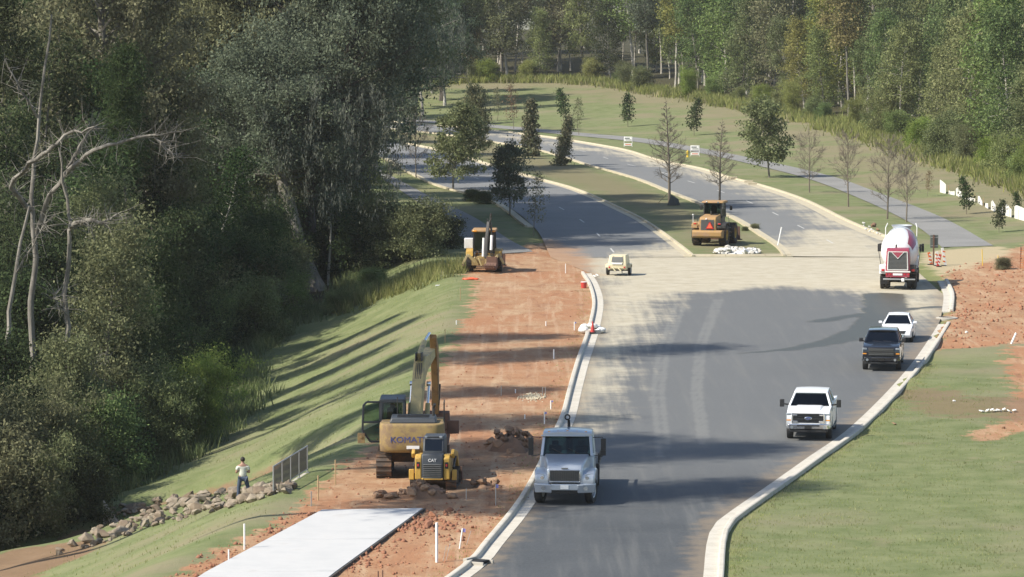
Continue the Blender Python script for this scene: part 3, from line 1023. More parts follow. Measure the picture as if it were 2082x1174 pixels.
def bare_meshes(seed, h, r0, base, w, bark='bark_twig', nl=40, shape='cone', twigs=6, upang=0.5, second=6):
    rng = np.random.default_rng(seed)
    mb, cr = MB(), MB()
    tr = curve_pts(rng, (0, 0, -0.3), (0, 0, 1), h + 0.3, 10, 0.05, 0.02)
    rr = [r0 * ((1 - i / 10.0) ** 0.8 * 0.93 + 0.07) for i in range(11)]
    mb.tube(tr, rr, 7)
    for i in range(nl):
        t = (i + rng.uniform(0, 1)) / nl
        q = (base + (1 - base) * t) * 10
        k = min(9, int(q))
        p = tr[k].lerp(tr[k + 1], q - k)
        az = i * 2.399 + rng.uniform(-0.5, 0.5)
        ln = w / 2 * profile(shape, t) * rng.uniform(0.75, 1.1)
        lp = curve_pts(rng, p, (math.cos(az), math.sin(az), upang), ln, 4, 0.05, 0.1)
        lr = max(0.014, rr[k] * 0.34)
        cr.tube(lp, [lr, lr * 0.8, lr * 0.6, lr * 0.45, 0.006], 4, caps=False)
        for j in range(second):
            s = rng.uniform(0.2, 0.95) * 4
            pp = lp[int(s)].lerp(lp[int(s) + 1], s - int(s))
            d = (lp[int(s) + 1] - lp[int(s)]).normalized() + Vector(rng.normal(0, 0.55, 3)) + Vector((0, 0, 0.25))
            tp = curve_pts(rng, pp, d, ln * rng.uniform(0.25, 0.5), 3, 0.05, 0.12)
            cr.tube(tp, [0.013, 0.011, 0.009, 0.005], 3, caps=False)
            for w_ in range(twigs // 2):
                s2 = rng.uniform(0.3, 1) * 2.99
                pq = tp[int(s2)].lerp(tp[int(s2) + 1], s2 - int(s2))
                d2 = Vector(rng.normal(0, 0.6, 3)) + (tp[-1] - tp[0]).normalized()
                cr.tube([pq, pq + d2.normalized() * ln * 0.16], [0.009, 0.004], 3, caps=False)
    return mb.mesh('trunk', M[bark], 60), cr.mesh('crown', M[bark])


def plant(name, meshes, label, cat, p, rz=0.0, s=1.0, group=None, sz=None, leaf=None, bark=None):
    o = thing(name, label, cat, p, rz, group)
    o.scale = (s, s, sz or s)
    for nm, me in zip(('trunk', 'crown', 'moss'), meshes):
        c = link(nm, me, o)
        mat = leaf if nm == 'crown' else (bark if nm == 'trunk' else None)
        if mat:
            c.material_slots[0].link = 'OBJECT'
            c.material_slots[0].material = mat
    return o


# kinds of the woods
FOREST = [
    tree_meshes(1, 20, 0.24, 0.22, 8.5, 'oval', 72, 5, 30, 0.62, 0.19, leaf='mid', bark='bark_pale'),
    tree_meshes(2, 22, 0.26, 0.36, 9.5, 'oval', 66, 5, 30, 0.68, 0.19, leaf='mid', bark='bark_grey'),
    tree_meshes(3, 18, 0.20, 0.12, 8.5, 'round', 72, 5, 30, 0.62, 0.18, leaf='bright', bark='bark_pale'),
    tree_meshes(4, 21, 0.20, 0.45, 8.0, 'vase', 58, 5, 28, 0.62, 0.18, leaf='olive', bark='bark_pale'),
    tree_meshes(5, 16, 0.18, 0.10, 7.5, 'oval', 72, 5, 30, 0.58, 0.18, leaf='bright', bark='bark_grey'),
    tree_meshes(6, 19, 0.20, 0.28, 7.5, 'round', 60, 5, 26, 0.60, 0.18, leaf='yellow', bark='bark_pale'),
]
PINE = [tree_meshes(21, 30, 0.25, 0.60, 8.5, 'pine', 50, 7, 44, 0.65, 0.20, 0.22, leaf='pine', bark='bark_pine', wob=0.035, upang=0.25),
        tree_meshes(22, 33, 0.27, 0.64, 9.0, 'pine', 52, 7, 44, 0.65, 0.20, 0.22, leaf='pine', bark='bark_pine', wob=0.03, upang=0.2)]
BUSH = [tree_meshes(31, 3.6, 0.06, 0.05, 4.2, 'round', 60, 4, 84, 0.34, 0.072, leaf='mid', multi=4, bark='bark_dark', upang=0.8),
        tree_meshes(32, 4.6, 0.07, 0.05, 3.6, 'vase', 60, 4, 84, 0.34, 0.085, 0.3, leaf='bright', multi=5, bark='bark_dark', upang=1.1, droop=0.8),
        tree_meshes(33, 2.6, 0.05, 0.03, 4.4, 'round', 60, 4, 84, 0.32, 0.072, leaf='dark', multi=4, bark='bark_dark', upang=0.7)]
rs = random.Random(5)


def treeline_pts(n, off, jitter):
    S = spline(TREELINE_PLAN, 0.5)
    out = []
    for i in range(n):
        k = (i + rs.uniform(0.1, 0.9)) / n * (len(S) - 2)
        p, q = S[int(k)], S[int(k) + 1]
        d = (q - p) / (np.linalg.norm(q - p) + 1e-9)
        nr = np.array([d[1], -d[0]]) * -1
        w = p + nr * (off + rs.uniform(-jitter, jitter))
        out.append((float(w[0]) * SX, float(w[1]) * SY))
    return out


FL = ['leafy green tree in the wood along the top of the grassy hill', 'sunlit leafy tree in the wood on the right edge of the photo']
LEAFMIX = ['mid', 'mid', 'bright', 'olive', 'mid', 'olive', 'yellow', 'grey', 'bright', 'olive', 'mid', 'yellow', 'dark', 'mid', 'bright', 'grey']
nf = 0
HUE = {'mid': 'mid-green', 'bright': 'bright green', 'olive': 'olive', 'yellow': 'yellowing', 'grey': 'grey-green', 'brown': 'rust-brown', 'dark': 'dark green', 'weed': 'yellow-green'}


def where(p, side):
    """words that place a tree or bush of a wood by what it stands beside"""
    u, v = pix(p)
    if side == 'hill':
        for lim, w in ((985, 'beside the mossy oaks'), (1120, 'above the taller magnolia'), (1240, 'above the shorter magnolia'), (1350, 'above the left yard sign'), (1480, 'above the right yard sign'), (1570, 'by the two dark pine boles'), (1670, 'above the leafy street tree'), (1760, 'above the lone bare sapling'), (9999, 'above the concrete mixer')):
            if u < lim: return w
    if side == 'right':
        for lim, w in ((250, 'at its far end'), (300, 'above the bare trees'), (370, 'behind the fence start'), (430, 'behind the torn white fence'), (9999, 'at the right edge')):
            if v < lim: return w
    for lim, w in ((110, 'at the far left edge'), (260, 'behind the pale broken trunk'), (400, 'above the willowy bushes'), (520, 'left of the leaning oak'), (620, 'just behind the leaning oak'), (740, 'right of the leaning oak'), (850, 'above the woodside path'), (9999, 'by the backhoe')):
        if u < lim: return w


ROWS = ['front', 'second', 'third', 'fourth', 'fifth', 'rear']
for row, (cnt, off, jit) in enumerate([(42, 4.0, 1.6), (46, 9.0, 2.2), (48, 15.0, 3.0), (50, 24.0, 4.0), (46, 36.0, 5.0), (40, 50.0, 6.0)]):
    for (x, y) in treeline_pts(cnt, off, jit):
        if not (-0.140 * y - 6 < x < 0.140 * y + 6) or y < 150 * SY: continue
        right = x > 40 * SX and y < 292 * SY
        k = rs.choice([0, 1, 2, 4, 3, 5, 2]) if not right else rs.choice([0, 2, 4, 2, 4, 1])
        s = rs.uniform(0.62, 1.2) * (0.85 if row == 0 else 1.0)
        lf = rs.choice(LEAFMIX) if not right else rs.choice(['mid', 'bright', 'mid', 'bright', 'olive'])
        bk = rs.choice(['bark_pale', 'bark_grey', 'bark_pale'])
        lab = '%s %s tree, %s row of the %s wood %s' % (HUE[lf], 'pale-barked' if bk == 'bark_pale' else 'grey-barked', ROWS[row], 'right-hand' if right else 'hilltop', where((x, y, gz(x, y)), 'right' if right else 'hill'))
        plant('forest_tree', FOREST[k], lab, 'tree', (x, y, gz(x, y)), rs.uniform(0, 6.28), s * rs.uniform(0.9, 1.1),
              'trees of the right-hand wood' if right else 'trees of the hilltop wood', s, leaf=L[lf], bark=M[bk])
        nf += 1
# thin pale trunks and dark pine boles standing in front of the far wood
POLE = [tree_meshes(41, 19, 0.17, 0.45, 4.6, 'oval', 50, 4, 22, 0.5, 0.17, leaf='olive', bark='bark_pale', wob=0.03),
        tree_meshes(42, 17, 0.15, 0.40, 4.0, 'vase', 50, 4, 18, 0.5, 0.17, leaf='yellow', bark='bark_pale', wob=0.05)]
for u, v, k, s in [(1013, 128, 0, 1.0), (1085, 122, 0, 0.95), (1108, 125, 1, 1.1), (1210, 150, 0, 0.9), (1265, 158, 1, 1.0), (1345, 150, 0, 1.0), (1362, 160, 1, 0.8), (1450, 150, 0, 1.1), (1484, 148, 1, 0.95), (1575, 178, 0, 0.9), (1613, 185, 1, 1.0), (1652, 190, 0, 0.9), (1725, 200, 0, 0.95), (1795, 190, 0, 1.0), (950, 120, 1, 1.0), (975, 140, 0, .9), (1030, 142, 1, .95), (1062, 140, 0, .85), (1140, 142, 0, 1), (1160, 144, 1, .9), (1185, 146, 0, .95), (1238, 150, 1, 1), (1290, 156, 0, .9), (1318, 158, 0, 1.05), (1390, 160, 1, .9), (1420, 164, 0, 1), (1520, 180, 1, .9), (1560, 186, 0, 1), (1632, 196, 0, .85), (1670, 204, 1, .95), (1705, 212, 0, .9), (1738, 222, 0, .9), (1765, 232, 1, .8), (1868, 250, 0, .9), (1908, 270, 1, .9), (1950, 280, 0, .8)]:
    p = hit(u, v)
    plant('slender_tree', POLE[k], 'slender pale trunk at the front of the hilltop wood ' + where(p, 'hill'), 'tree', p, rs.uniform(0, 6), s, 'slender trees in the hilltop wood', leaf=L[rs.choice(['olive', 'yellow', 'mid'])])
for u, v, s in [(1500, 178, 1.0), (1544, 190, 1.05), (1655, 188, 0.95), (1690, 192, 1.0), (1683, 182, 0.9), (1746, 196, 1.0), (1772, 240, 0.95)]:
    p = hit(u, v)
    plant('pine_tree', PINE[0], 'tall dark bare pine bole before the hilltop wood ' + where(p, 'hill'), 'tree', p, rs.uniform(0, 6), 0.95 * s, 'pines before the hilltop wood', s)
p = hit(2052, 300); p = Vector((p.x + 2.0, p.y + 8, p.z))
plant('pine_tree', PINE[1], 'pine with a bare reddish trunk in the top right corner', 'tree', p, 1.0, 1.1)
# bushy edge of the woods
for (x, y) in treeline_pts(54, 1.4, 1.2):
    if not (-0.138 * y < x < 0.140 * y + 3) or y < 165 * SY: continue
    right = x > 40 * SX and y < 292 * SY
    if not right and rs.random() < 0.1: continue
    lf = rs.choice(['bright', 'mid', 'weed'])
    plant('bush', BUSH[rs.choice([0, 1, 0])], '%s bush at the foot of the %s wood %s' % (HUE[lf], 'right-hand' if right else 'hilltop', where((x, y, gz(x, y)), 'right' if right else 'hill')), 'bush', (x, y, gz(x, y) - 0.2), rs.uniform(0, 6),
          rs.uniform(0.8, 1.4) if right else rs.uniform(0.6, 1.0), 'bushes along the right-hand wood' if right else 'bushes along the hilltop wood', leaf=L[lf])


def blades(name, pts, n, hgt, spread, wid, mat, seed=1):
    """upright weeds or long grass: many narrow blades standing at the points"""
    rng = np.random.default_rng(seed)
    P = np.repeat(np.asarray(pts, float), n, 0)
    k = len(P)
    P[:, :2] += rng.normal(0, spread, (k, 2))
    P[:, 2] = height(P[:, :2]) - 0.02
    h_ = hgt * rng.uniform(0.35, 1.25, k)
    az = rng.uniform(0, 6.28, k)
    side = np.stack([np.cos(az), np.sin(az), 0 * az], 1) * (wid * rng.uniform(0.5, 1.3, k))[:, None]
    lean = np.column_stack([rng.normal(0, 0.28, (k, 2)) * h_[:, None], h_])
    V = np.stack([P - side, P + side, P + lean * 0.6 + side * 0.7, P + lean], 1).reshape(-1, 3)
    me = np_mesh(name, V, np.arange(k * 4).reshape(-1, 4), mat)
    return tag(link(name, me), kind='stuff')


tp = [(x, y, 0) for x, y in treeline_pts(420, 0.3, 1.6) if y > 160 * SY and abs(x) < 0.142 * y]
blades('tall_weeds', tp, 90, 1.25, 0.9, 0.10, L['weed'], 2)
blades('tall_weeds', [q for q in tp if rs.random() < 0.5], 36, 1.0, 1.3, 0.085, L['straw'], 3)

# ------------------------------------------------------------------ the left wood
OAK = [tree_meshes(51, 19, 0.75, 0.30, 19, 'round', 64, 6, 150, 0.62, 0.115, leaf='grey', bark='bark_grey', limbr=0.45, upang=0.6, wob=0.10),
       tree_meshes(52, 17, 0.55, 0.26, 15, 'round', 64, 6, 150, 0.58, 0.115, leaf='dark', bark='bark_dark', limbr=0.42, upang=0.6, wob=0.09),
       tree_meshes(53, 21, 0.60, 0.34, 13, 'oval', 64, 6, 150, 0.58, 0.115, leaf='olive', bark='bark_grey', limbr=0.4, upang=0.55, wob=0.07)]
SPINDLY = [tree_meshes(61, 24, 0.24, 0.50, 6.5, 'vase', 46, 5, 26, 0.6, 0.17, leaf='dark', bark='bark_grey', wob=0.05),
           tree_meshes(62, 20, 0.20, 0.35, 6.0, 'oval', 46, 5, 26, 0.6, 0.17, leaf='olive', bark='bark_pale', wob=0.07)]


MIDT = [tree_meshes(63, 9, 0.12, 0.12, 5.2, 'oval', 60, 4, 90, 0.45, 0.088, leaf='dark', bark='bark_dark'),
        tree_meshes(64, 11, 0.14, 0.20, 5.0, 'vase', 56, 4, 80, 0.5, 0.088, leaf='olive', bark='bark_grey'),
        tree_meshes(65, 7.5, 0.10, 0.08, 5.4, 'round', 60, 4, 90, 0.42, 0.085, leaf='mid', bark='bark_dark')]


def moss_mesh(seed, tree_h, w, n, base=0.35):
    """ragged curtains of Spanish moss hanging through a crown"""
    rng = np.random.default_rng(seed)
    t = rng.uniform(base, 0.92, n)
    rad = w / 2 * np.array([profile('round', (q - base) / (1 - base)) for q in t]) * np.sqrt(rng.uniform(0.25, 1.0, n))
    az = rng.uniform(0, 6.28, n)
    C = np.stack([rad * np.cos(az), rad * np.sin(az), t * tree_h], 1)
    k = 34
    P = np.repeat(C, k, 0) + rng.normal(0, 1, (n * k, 3)) * np.array([0.16, 0.16, 0.55]) * np.repeat(rng.uniform(0.5, 1.3, n), k)[:, None]
    a = rng.normal(0, 0.22, (n * k, 3)) + np.array([0, 0, 1.0])
    ln = rng.uniform(0.08, 0.22, n * k)[:, None]
    az = rng.uniform(0, 6.28, n * k)
    s = np.stack([np.cos(az), np.sin(az), 0 * az], 1) * rng.uniform(0.02, 0.045, n * k)[:, None]
    V = np.stack([P - a * ln, P + s, P + a * ln, P - s], 1).reshape(-1, 3)
    return np_mesh('moss', V, np.arange(n * k * 4).reshape(-1, 4), L['moss'])


MOSS = [moss_mesh(71, 19, 18, 300, 0.40), moss_mesh(72, 17, 14, 200, 0.36)]
# hero oaks: pixel of the foot, kind, turn, scale
def oak(u, v, k, rz, s, label, moss=None, off=(0, 0), leaf=None, group=None, sz=None):
    p = hit(u, v) + Vector((off[0], off[1], 0))
    p.z = gz(p.x, p.y)
    ms = OAK[k] + ((MOSS[moss],) if moss is not None else ())
    return plant('oak_tree', ms, label, 'tree', p, rz, s, group, sz, leaf=leaf)


OAK.append(tree_meshes(54, 17, 0.72, 0.50, 15, 'round', 60, 6, 150, 0.62, 0.115, leaf='grey', bark='bark_grey', limbr=0.4, upang=0.5, wob=0.06, lean=(-0.42, 0.05)))
oak(645, 590, 3, 0.0, 1.0, 'great moss-hung oak with a leaning grey trunk at the top of the bank', 1)
plant('slender_tree', POLE[1], 'slender pale trunk growing right beside the great leaning oak', 'tree', hit(668, 580), 2.0, 0.75, leaf=L['grey'])
oak(752, 352, 0, 2.6, 1.18, 'tallest grey-green mossy oak beside the far left carriageway', 0)
oak(700, 372, 1, 1.1, 1.1, 'dark mossy oak just left of the far left carriageway', 1, leaf=L['grey'])
oak(610, 330, 2, 0.2, 1.1, 'olive oak behind the great leaning oak', None, leaf=L['grey'])
oak(835, 272, 0, 1.9, 0.95, 'far moss-hung oak reaching over the bend of the road', 0)
oak(560, 470, 1, 4.0, 1.0, 'dark thick oak left of the leaning oak', 1)
oak(470, 520, 2, 2.0, 0.95, 'dark olive oak deep in the left wood', None)
gl = 'trees of the left wood'
for u, v, k, s in [(430, 420, 0, 1.1), (330, 400, 2, 1.15), (220, 380, 1, 1.2), (90, 420, 2, 1.1), (20, 470, 1, 1.1), (380, 560, 1, 0.85), (500, 350, 0, 1.1), (600, 250, 2, 1.2), (720, 255, 0, 1.1), (820, 225, 2, 1.0), (900, 205, 1, 0.9), (250, 520, 2, 0.9), (130, 560, 1, 0.85), (420, 300, 2, 1.2), (300, 300, 0, 1.2), (150, 290, 0, 1.2), (540, 200, 0, 1.2), (0, 320, 2, 1.2)]:
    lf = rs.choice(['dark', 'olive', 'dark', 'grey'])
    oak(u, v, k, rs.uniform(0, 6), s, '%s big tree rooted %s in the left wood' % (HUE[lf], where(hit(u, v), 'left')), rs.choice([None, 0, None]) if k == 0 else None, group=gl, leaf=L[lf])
for u, v, k, s in [(860, 235, 3, 1.1), (905, 215, 0, 1.0), (935, 160, 1, 1.0), (880, 190, 5, 1.0), (660, 260, 0, 1.0)]:
    p = hit(u, v)
    plant('forest_tree', FOREST[k], 'tree filling the gap between mossy oak and hilltop wood', 'tree', p, rs.uniform(0, 6), s, 'trees behind the mossy oaks', leaf=L[rs.choice(['olive', 'grey', 'mid'])])
# tall pines on the bank whose shadows streak over slope, dirt and road
tips = []
for u, v, x in [(1492, 706, -30.5), (1482, 908, -27.0), (1562, 998, -27.0), (1350, 888, -28.5), (1150, 686, -31.0), (1135, 786, -29.0), (1240, 845, -29.5)]:
    q = at(u, v)
    dl = (q.x - x) / math.cos(SHADOW_AZ)
    tips.append((x / SX, (q.y - dl * math.sin(SHADOW_AZ)) / SY, (dl * math.tan(SUN_EL) + 6.0) / 33.0))
for x, y, s in tips + [(-29, 99, 1.1), (-30.5, 139, 0.95), (-22.5, 147, 0.66), (-29.5, 133, 0.9)]:
    plant('pine_tree', PINE[1], 'tall thin pine with high crown, rooted %s' % where((x * SX, y * SY, gz(x * SX, y * SY)), 'left'), 'tree', (x * SX, y * SY, gz(x * SX, y * SY)), rs.uniform(0, 6), 1.0 * s, 'tall trees shading the bank', s)
for u, v, k, s in [(140, 800, 1, 0.9), (95, 720, 0, 0.95), (60, 760, 0, 0.9), (230, 760, 1, 0.75), (30, 690, 0, 0.9), (300, 700, 0, 0.7), (360, 640, 1, 0.7), (180, 690, 0, 0.8), (430, 640, 1, 0.6), (520, 590, 1, 0.6)]:
    p = hit(u, v)
    plant('spindly_tree', SPINDLY[k], 'spindly %s tree in shade %s' % ('pale-trunked' if k else 'grey-trunked', where(p, 'left')), 'tree', p, rs.uniform(0, 6), s, 'spindly trees in the left wood', leaf=L[rs.choice(['dark', 'olive'])])
LS = ['grey', 'grey', 'olive']
# tall trees beyond the path whose crowns shade the left carriageway
for x, y, k, s in [(-19, 181, 2, 1.25), (-20, 188, 2, 1.3), (-19.5, 195, 2, 1.3), (-21, 203, 2, 1.3), (-18, 190, 1, 1.3), (-24, 160, 2, 1.15), (-23, 184, 2, 1.35), (-15, 185, 1, 1.3), (-15, 196, 1, 1.35), (-14.5, 176, 1, 1.1), (-13.5, 203, 2, 1.25), (-13, 212, 2, 1.2), (-17, 181, 2, 1.3)]:
    x, y = x * SX, y * SY
    plant('oak_tree', OAK[k], '%s %s tree shading the road, %s' % (HUE[LS[k]], 'towering' if s > 1.27 else 'tall', where((x, y, gz(x, y)), 'left')), 'tree', (x, y, gz(x, y)), rs.uniform(0, 6), s, gl, s * 1.18, leaf=L[LS[k]])
# younger trees filling the middle storey
for i in range(46):
    y = rs.uniform(104, 165)
    e = float(np.interp(y, [60, 100, 108, 112.6, 117.6, 125, 137, 155, 167, 180, 200, 260], [-28, -24.8, -23.4, -21.8, -19.6, -17, -16.6, -18.2, -13.2, -11.2, -13.2, -24]))
    x = e - rs.uniform(2.5, 11)
    if x < -0.215 * y - 3: continue
    x, y = x * SX, y * SY
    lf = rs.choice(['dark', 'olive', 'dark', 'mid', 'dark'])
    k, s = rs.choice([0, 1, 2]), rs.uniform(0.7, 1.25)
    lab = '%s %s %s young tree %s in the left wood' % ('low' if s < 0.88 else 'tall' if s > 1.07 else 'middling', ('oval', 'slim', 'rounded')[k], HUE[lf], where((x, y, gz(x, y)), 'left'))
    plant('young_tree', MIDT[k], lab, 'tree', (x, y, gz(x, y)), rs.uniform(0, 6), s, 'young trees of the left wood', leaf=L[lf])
# thin trees carrying bare branches
# undergrowth
for i in range(95):
    y = rs.uniform(106, 196)
    e = float(np.interp(y, [60, 100, 108, 112.6, 117.6, 125, 137, 155, 167, 180, 200, 260], [-28, -24.8, -23.4, -21.8, -19.6, -17, -16.6, -18.2, -13.2, -11.2, -13.2, -24]))
    x = e - abs(rs.gauss(0, 5.0)) - rs.uniform(0, 1.2)
    if x < -0.222 * y - 4: continue
    x, y = x * SX, y * SY; e = e * SX
    dp = max(0, e - x)
    qu, qv = pix((x, y, gz(x, y)))
    if 585 < qu < 705 and 585 < qv < 690 or 290 < qu < 490 and 840 < qv < 975: continue
    k = rs.choice([0, 0, 2, 1])
    s = rs.uniform(0.55, 1.0) + min(0.9, dp * 0.12)
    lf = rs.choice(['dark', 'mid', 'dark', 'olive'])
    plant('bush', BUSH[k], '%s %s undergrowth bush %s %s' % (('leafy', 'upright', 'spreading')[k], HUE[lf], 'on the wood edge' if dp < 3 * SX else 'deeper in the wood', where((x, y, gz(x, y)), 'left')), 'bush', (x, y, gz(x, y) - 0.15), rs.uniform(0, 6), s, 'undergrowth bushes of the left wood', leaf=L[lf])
for u, v, k, s, lf, lab in [
        (405, 905, 1, 1.0, 'weed', 'pale green willowy bush at the foot of the grass bank'),
        (325, 935, 1, 1.0, 'mid', 'willowy bush left of the pale green one'),
        (230, 985, 0, 1.2, 'mid', 'round shaded bush above the boulders'),
        (90, 1010, 1, 1.25, 'mid', 'big shaded bush in the bottom left corner'),
        (15, 1090, 0, 1.3, 'olive', 'bush cut by the left edge above the bare earth'),
        (165, 1055, 0, 0.9, 'dark', 'dark bush just above the left end of the boulder row'),
        (95, 1085, 1, 0.9, 'mid', 'upright bush above the bare earth at lower left'),
        (575, 650, 0, 0.85, 'bright', 'bright leafy bush at the head of the grass bank'),
        (530, 695, 0, 1.1, 'mid', 'bush below the leaning oak on the bank'),
        (690, 632, 2, 0.5, 'bright', 'low bush right of the leaning oak trunk'),
        (735, 560, 0, 1.3, 'dark', 'dark bush between oak trunk and backhoe'),
        (790, 540, 0, 1.3, 'mid', 'wide dark bush left of the backhoe'),
        (850, 525, 0, 1.1, 'mid', 'bush nearest the backhoe'),
        (905, 505, 2, 0.8, 'dark', 'low dark bush beside the woodside path'),
        (720, 480, 1, 1.3, 'bright', 'tall pale bush above the dark bushes'),
        (760, 590, 2, 0.55, 'bright', 'small round bush at the top edge of the grass')]:
    p = hit(u, v); p.z -= 0.15
    plant('bush', BUSH[k], lab, 'bush', p, rs.uniform(0, 6), s, leaf=L[lf])


def dead_tree(label, y, limbs, seed):
    """bare grey limbs: every limb is a list of (pixel u, pixel v, radius, depth offset) drawn at its own distance"""
    rng = np.random.default_rng(seed)
    foot = at_depth(limbs[0][0][0], limbs[0][0][1], y)
    foot.z = min(foot.z, gz(foot.x, foot.y))
    t = thing('dead_tree', label, 'tree', foot)
    for i, lb in enumerate(limbs):
        pts = [at_depth(u, v, y + dy) - foot for u, v, r_, dy in lb]
        if i == 0: pts[0] = Vector((pts[0].x, pts[0].y, -0.3))
        S3, rr = [], []
        for a in range(len(pts) - 1):
            for q in range(4):
                S3.append(pts[a].lerp(pts[a + 1], q / 4) + Vector(rng.normal(0, 0.05, 3)))
                rr.append(lb[a][2] + (lb[a + 1][2] - lb[a][2]) * q / 4)
        S3.append(pts[-1]); rr.append(lb[-1][2])
        mb = MB().tube(S3, rr, 6)
        if i:
            for k in range(len(S3) * 5):
                j = rng.integers(1, len(S3))
                d = Vector(rng.normal(0, 1, 3)) + Vector((0.3, 0, 0.3))
                tw = curve_pts(rng, S3[j], d, rng.uniform(0.5, 1.8), 3, 0.0, 0.25)
                mb.tube(tw, [0.020, 0.015, 0.010, 0.005], 3, caps=False)
        mb.build('trunk' if i == 0 else 'limb', M['bark_grey' if 'pale' in label else 'bark_dead'], t, smooth=60)
    return t


dead_tree('old grey tree whose long bare limb arches over the dark left wood', 206, [
    [(66, 900, .20, 0), (64, 640, .18, 0), (72, 520, .16, 0), (66, 400, .12, 0), (80, 240, .09, 0), (105, 30, .05, 0)],
    [(72, 480, .14, 0), (100, 400, .13, -1), (140, 345, .12, -2), (190, 305, .10, -3), (250, 285, .08, -3), (310, 275, .06, -4), (370, 268, .04, -4)],
    [(140, 345, .10, -2), (160, 300, .09, -2), (185, 262, .07, -2), (192, 258, .04, -2)],
    [(66, 430, .14, 0), (20, 380, .12, -2), (60, 330, .12, -4), (110, 300, .11, -5), (140, 272, .08, -5), (192, 258, .04, -6)],
    [(310, 275, .05, -4), (335, 300, .04, -4), (360, 322, .02, -4)],
    [(80, 240, .07, 0), (40, 180, .05, -1), (10, 120, .03, -1)]], 5)
dead_tree('broken pale trunk with a bright stub of limb in the left wood', 204, [
    [(134, 800, .16, 0), (138, 690, .15, 0), (134, 600, .14, 0), (142, 500, .12, 0), (140, 440, .09, 0), (120, 300, .05, 0)],
    [(140, 470, .08, 0), (152, 452, .10, -1), (180, 447, .10, -2), (212, 452, .08, -2), (240, 434, .03, -2)],
    [(136, 720, .06, 0), (160, 738, .06, -1), (190, 752, .03, -2)],
    [(137, 640, .05, 0), (118, 625, .04, -1), (110, 600, .02, -1)]], 6)
dead_tree('thin grey trunk leaning at the far left edge', 203, [
    [(6, 860, .16, 0), (14, 700, .14, 0), (30, 560, .11, 0), (60, 420, .07, 0)],
    [(30, 560, .05, 0), (70, 500, .04, -1), (95, 440, .02, -1)]], 7)
SNAG = [bare_meshes(91, 13, 0.17, 0.18, 7.5, 'bark_grey', 40, 'round', 8, 0.5, 8), bare_meshes(92, 10, 0.12, 0.12, 6.0, 'bark_grey', 44, 'oval', 8, 0.7, 9)]
for u, v, k, s in [(255, 560, 0, 1.0), (330, 500, 1, 1.2), (200, 700, 1, 1.0), (430, 560, 0, 0.9), (110, 620, 0, 0.95), (300, 780, 1, 0.8), (520, 470, 1, 1.1), (380, 380, 0, 1.1), (160, 420, 0, 1.2), (700, 470, 1, 0.9)]:
    p = hit(u, v)
    p = Vector((p.x + 0.02 * p.y * 0.1, p.y, p.z))
    plant('bare_tree', SNAG[k], '%s leafless grey tree %s in the left wood' % ('spreading' if k == 0 else 'twiggy', where(p, 'left')), 'tree', p, rs.uniform(0, 6), s, 'leafless trees in the left wood')
for u, v, k, s, lx in [(40, 800, 0, .75, 0), (100, 830, 1, .8, 0), (185, 800, 1, .7, 0), (222, 720, 0, .8, 0)]:
    p = hit(u, v)
    plant('spindly_tree', SPINDLY[k], 'spindly tree with thin bare trunk, %s %s' % (('nearer one', 'further one')[k], where(p, 'left')), 'tree', p, rs.uniform(0, 6), s, 'spindly trees in the left wood', leaf=L['dark'])
wp = []
for i in range(260):
    y = rs.uniform(112, 176)
    e = float(np.interp(y, [60, 100, 108, 112.6, 117.6, 125, 137, 155, 167, 180, 200], [-28, -24, -22.5, -20.8, -18.6, -16, -15.4, -17.2, -11.8, -8.5, -9]))
    wp.append(((e + rs.gauss(-0.3, 0.8)) * SX, y * SY, 0))
blades('tall_weeds', wp, 45, 0.9, 0.5, 0.035, L['mid'], 5)
wp2 = [tuple(hit(rs.uniform(690, 950), rs.uniform(0, 1))) for _ in range(0)]
for i in range(90):
    u = rs.uniform(690, 935)
    q = hit(u, float(np.interp(u, [690, 800, 860, 935], [628, 592, 568, 548])) + rs.gauss(0, 7))
    wp2.append((q.x, q.y, 0))
blades('tall_weeds', wp2, 40, 1.0, 0.35, 0.035, L['weed'], 6)

# ------------------------------------------------------------------ planted trees along the roads
def sized(meshes, u, v, top, h0, name, label, rz=0.0, s_w=None, leaf=None, group=None, bark=None):
    p = hit(u, v)
    h_ = (v - top) / pxm(p) / 0.985
    s = h_ / h0
    return plant(name, meshes, label, 'tree', p, rz, (s_w or 1.0) * s, group, s, leaf=leaf, bark=bark)


LEAFY = tree_meshes(101, 6.6, 0.10, 0.26, 5.0, 'round', 50, 5, 32, 0.36, 0.13, leaf='mid', bark='bark_grey')
DARKY = tree_meshes(102, 7.4, 0.12, 0.20, 6.0, 'round', 56, 5, 38, 0.36, 0.13, leaf='mid', bark='bark_grey')
MAGN = tree_meshes(103, 5.6, 0.09, 0.02, 2.6, 'cone', 56, 4, 22, 0.24, 0.14, 0.45, leaf='magnolia', bark='bark_dark', upang=0.5)
SAP = tree_meshes(104, 3.4, 0.035, 0.25, 1.5, 'oval', 34, 3, 10, 0.20, 0.11, leaf='dark', bark='bark_twig', upang=0.9)
WISP = tree_meshes(105, 5.0, 0.04, 0.30, 2.0, 'oval', 34, 3, 6, 0.22, 0.10, leaf='olive', bark='bark_twig', upang=0.9)
BARE = [bare_meshes(111, 8.4, 0.13, 0.20, 4.6, 'bark_twig', 54, 'cone', 8, 0.45, 10),
        bare_meshes(112, 6.4, 0.085, 0.22, 4.3, 'bark_twig', 34, 'oval', 10, 0.7, 9),
        bare_meshes(113, 6.4, 0.08, 0.30, 3.8, 'bark_twig', 30, 'round', 10, 0.85, 9)]
sized(LEAFY, 1565, 361, 222, 6.6, 'street_tree', 'leafy round-crowned street tree between kerb and shared path', 0.5, leaf=L['mid'])
sized(BARE[0], 1361, 412, 205, 8.4, 'bare_tree', 'leafless conical tree with dark cloth at its foot on the median', 0.3)
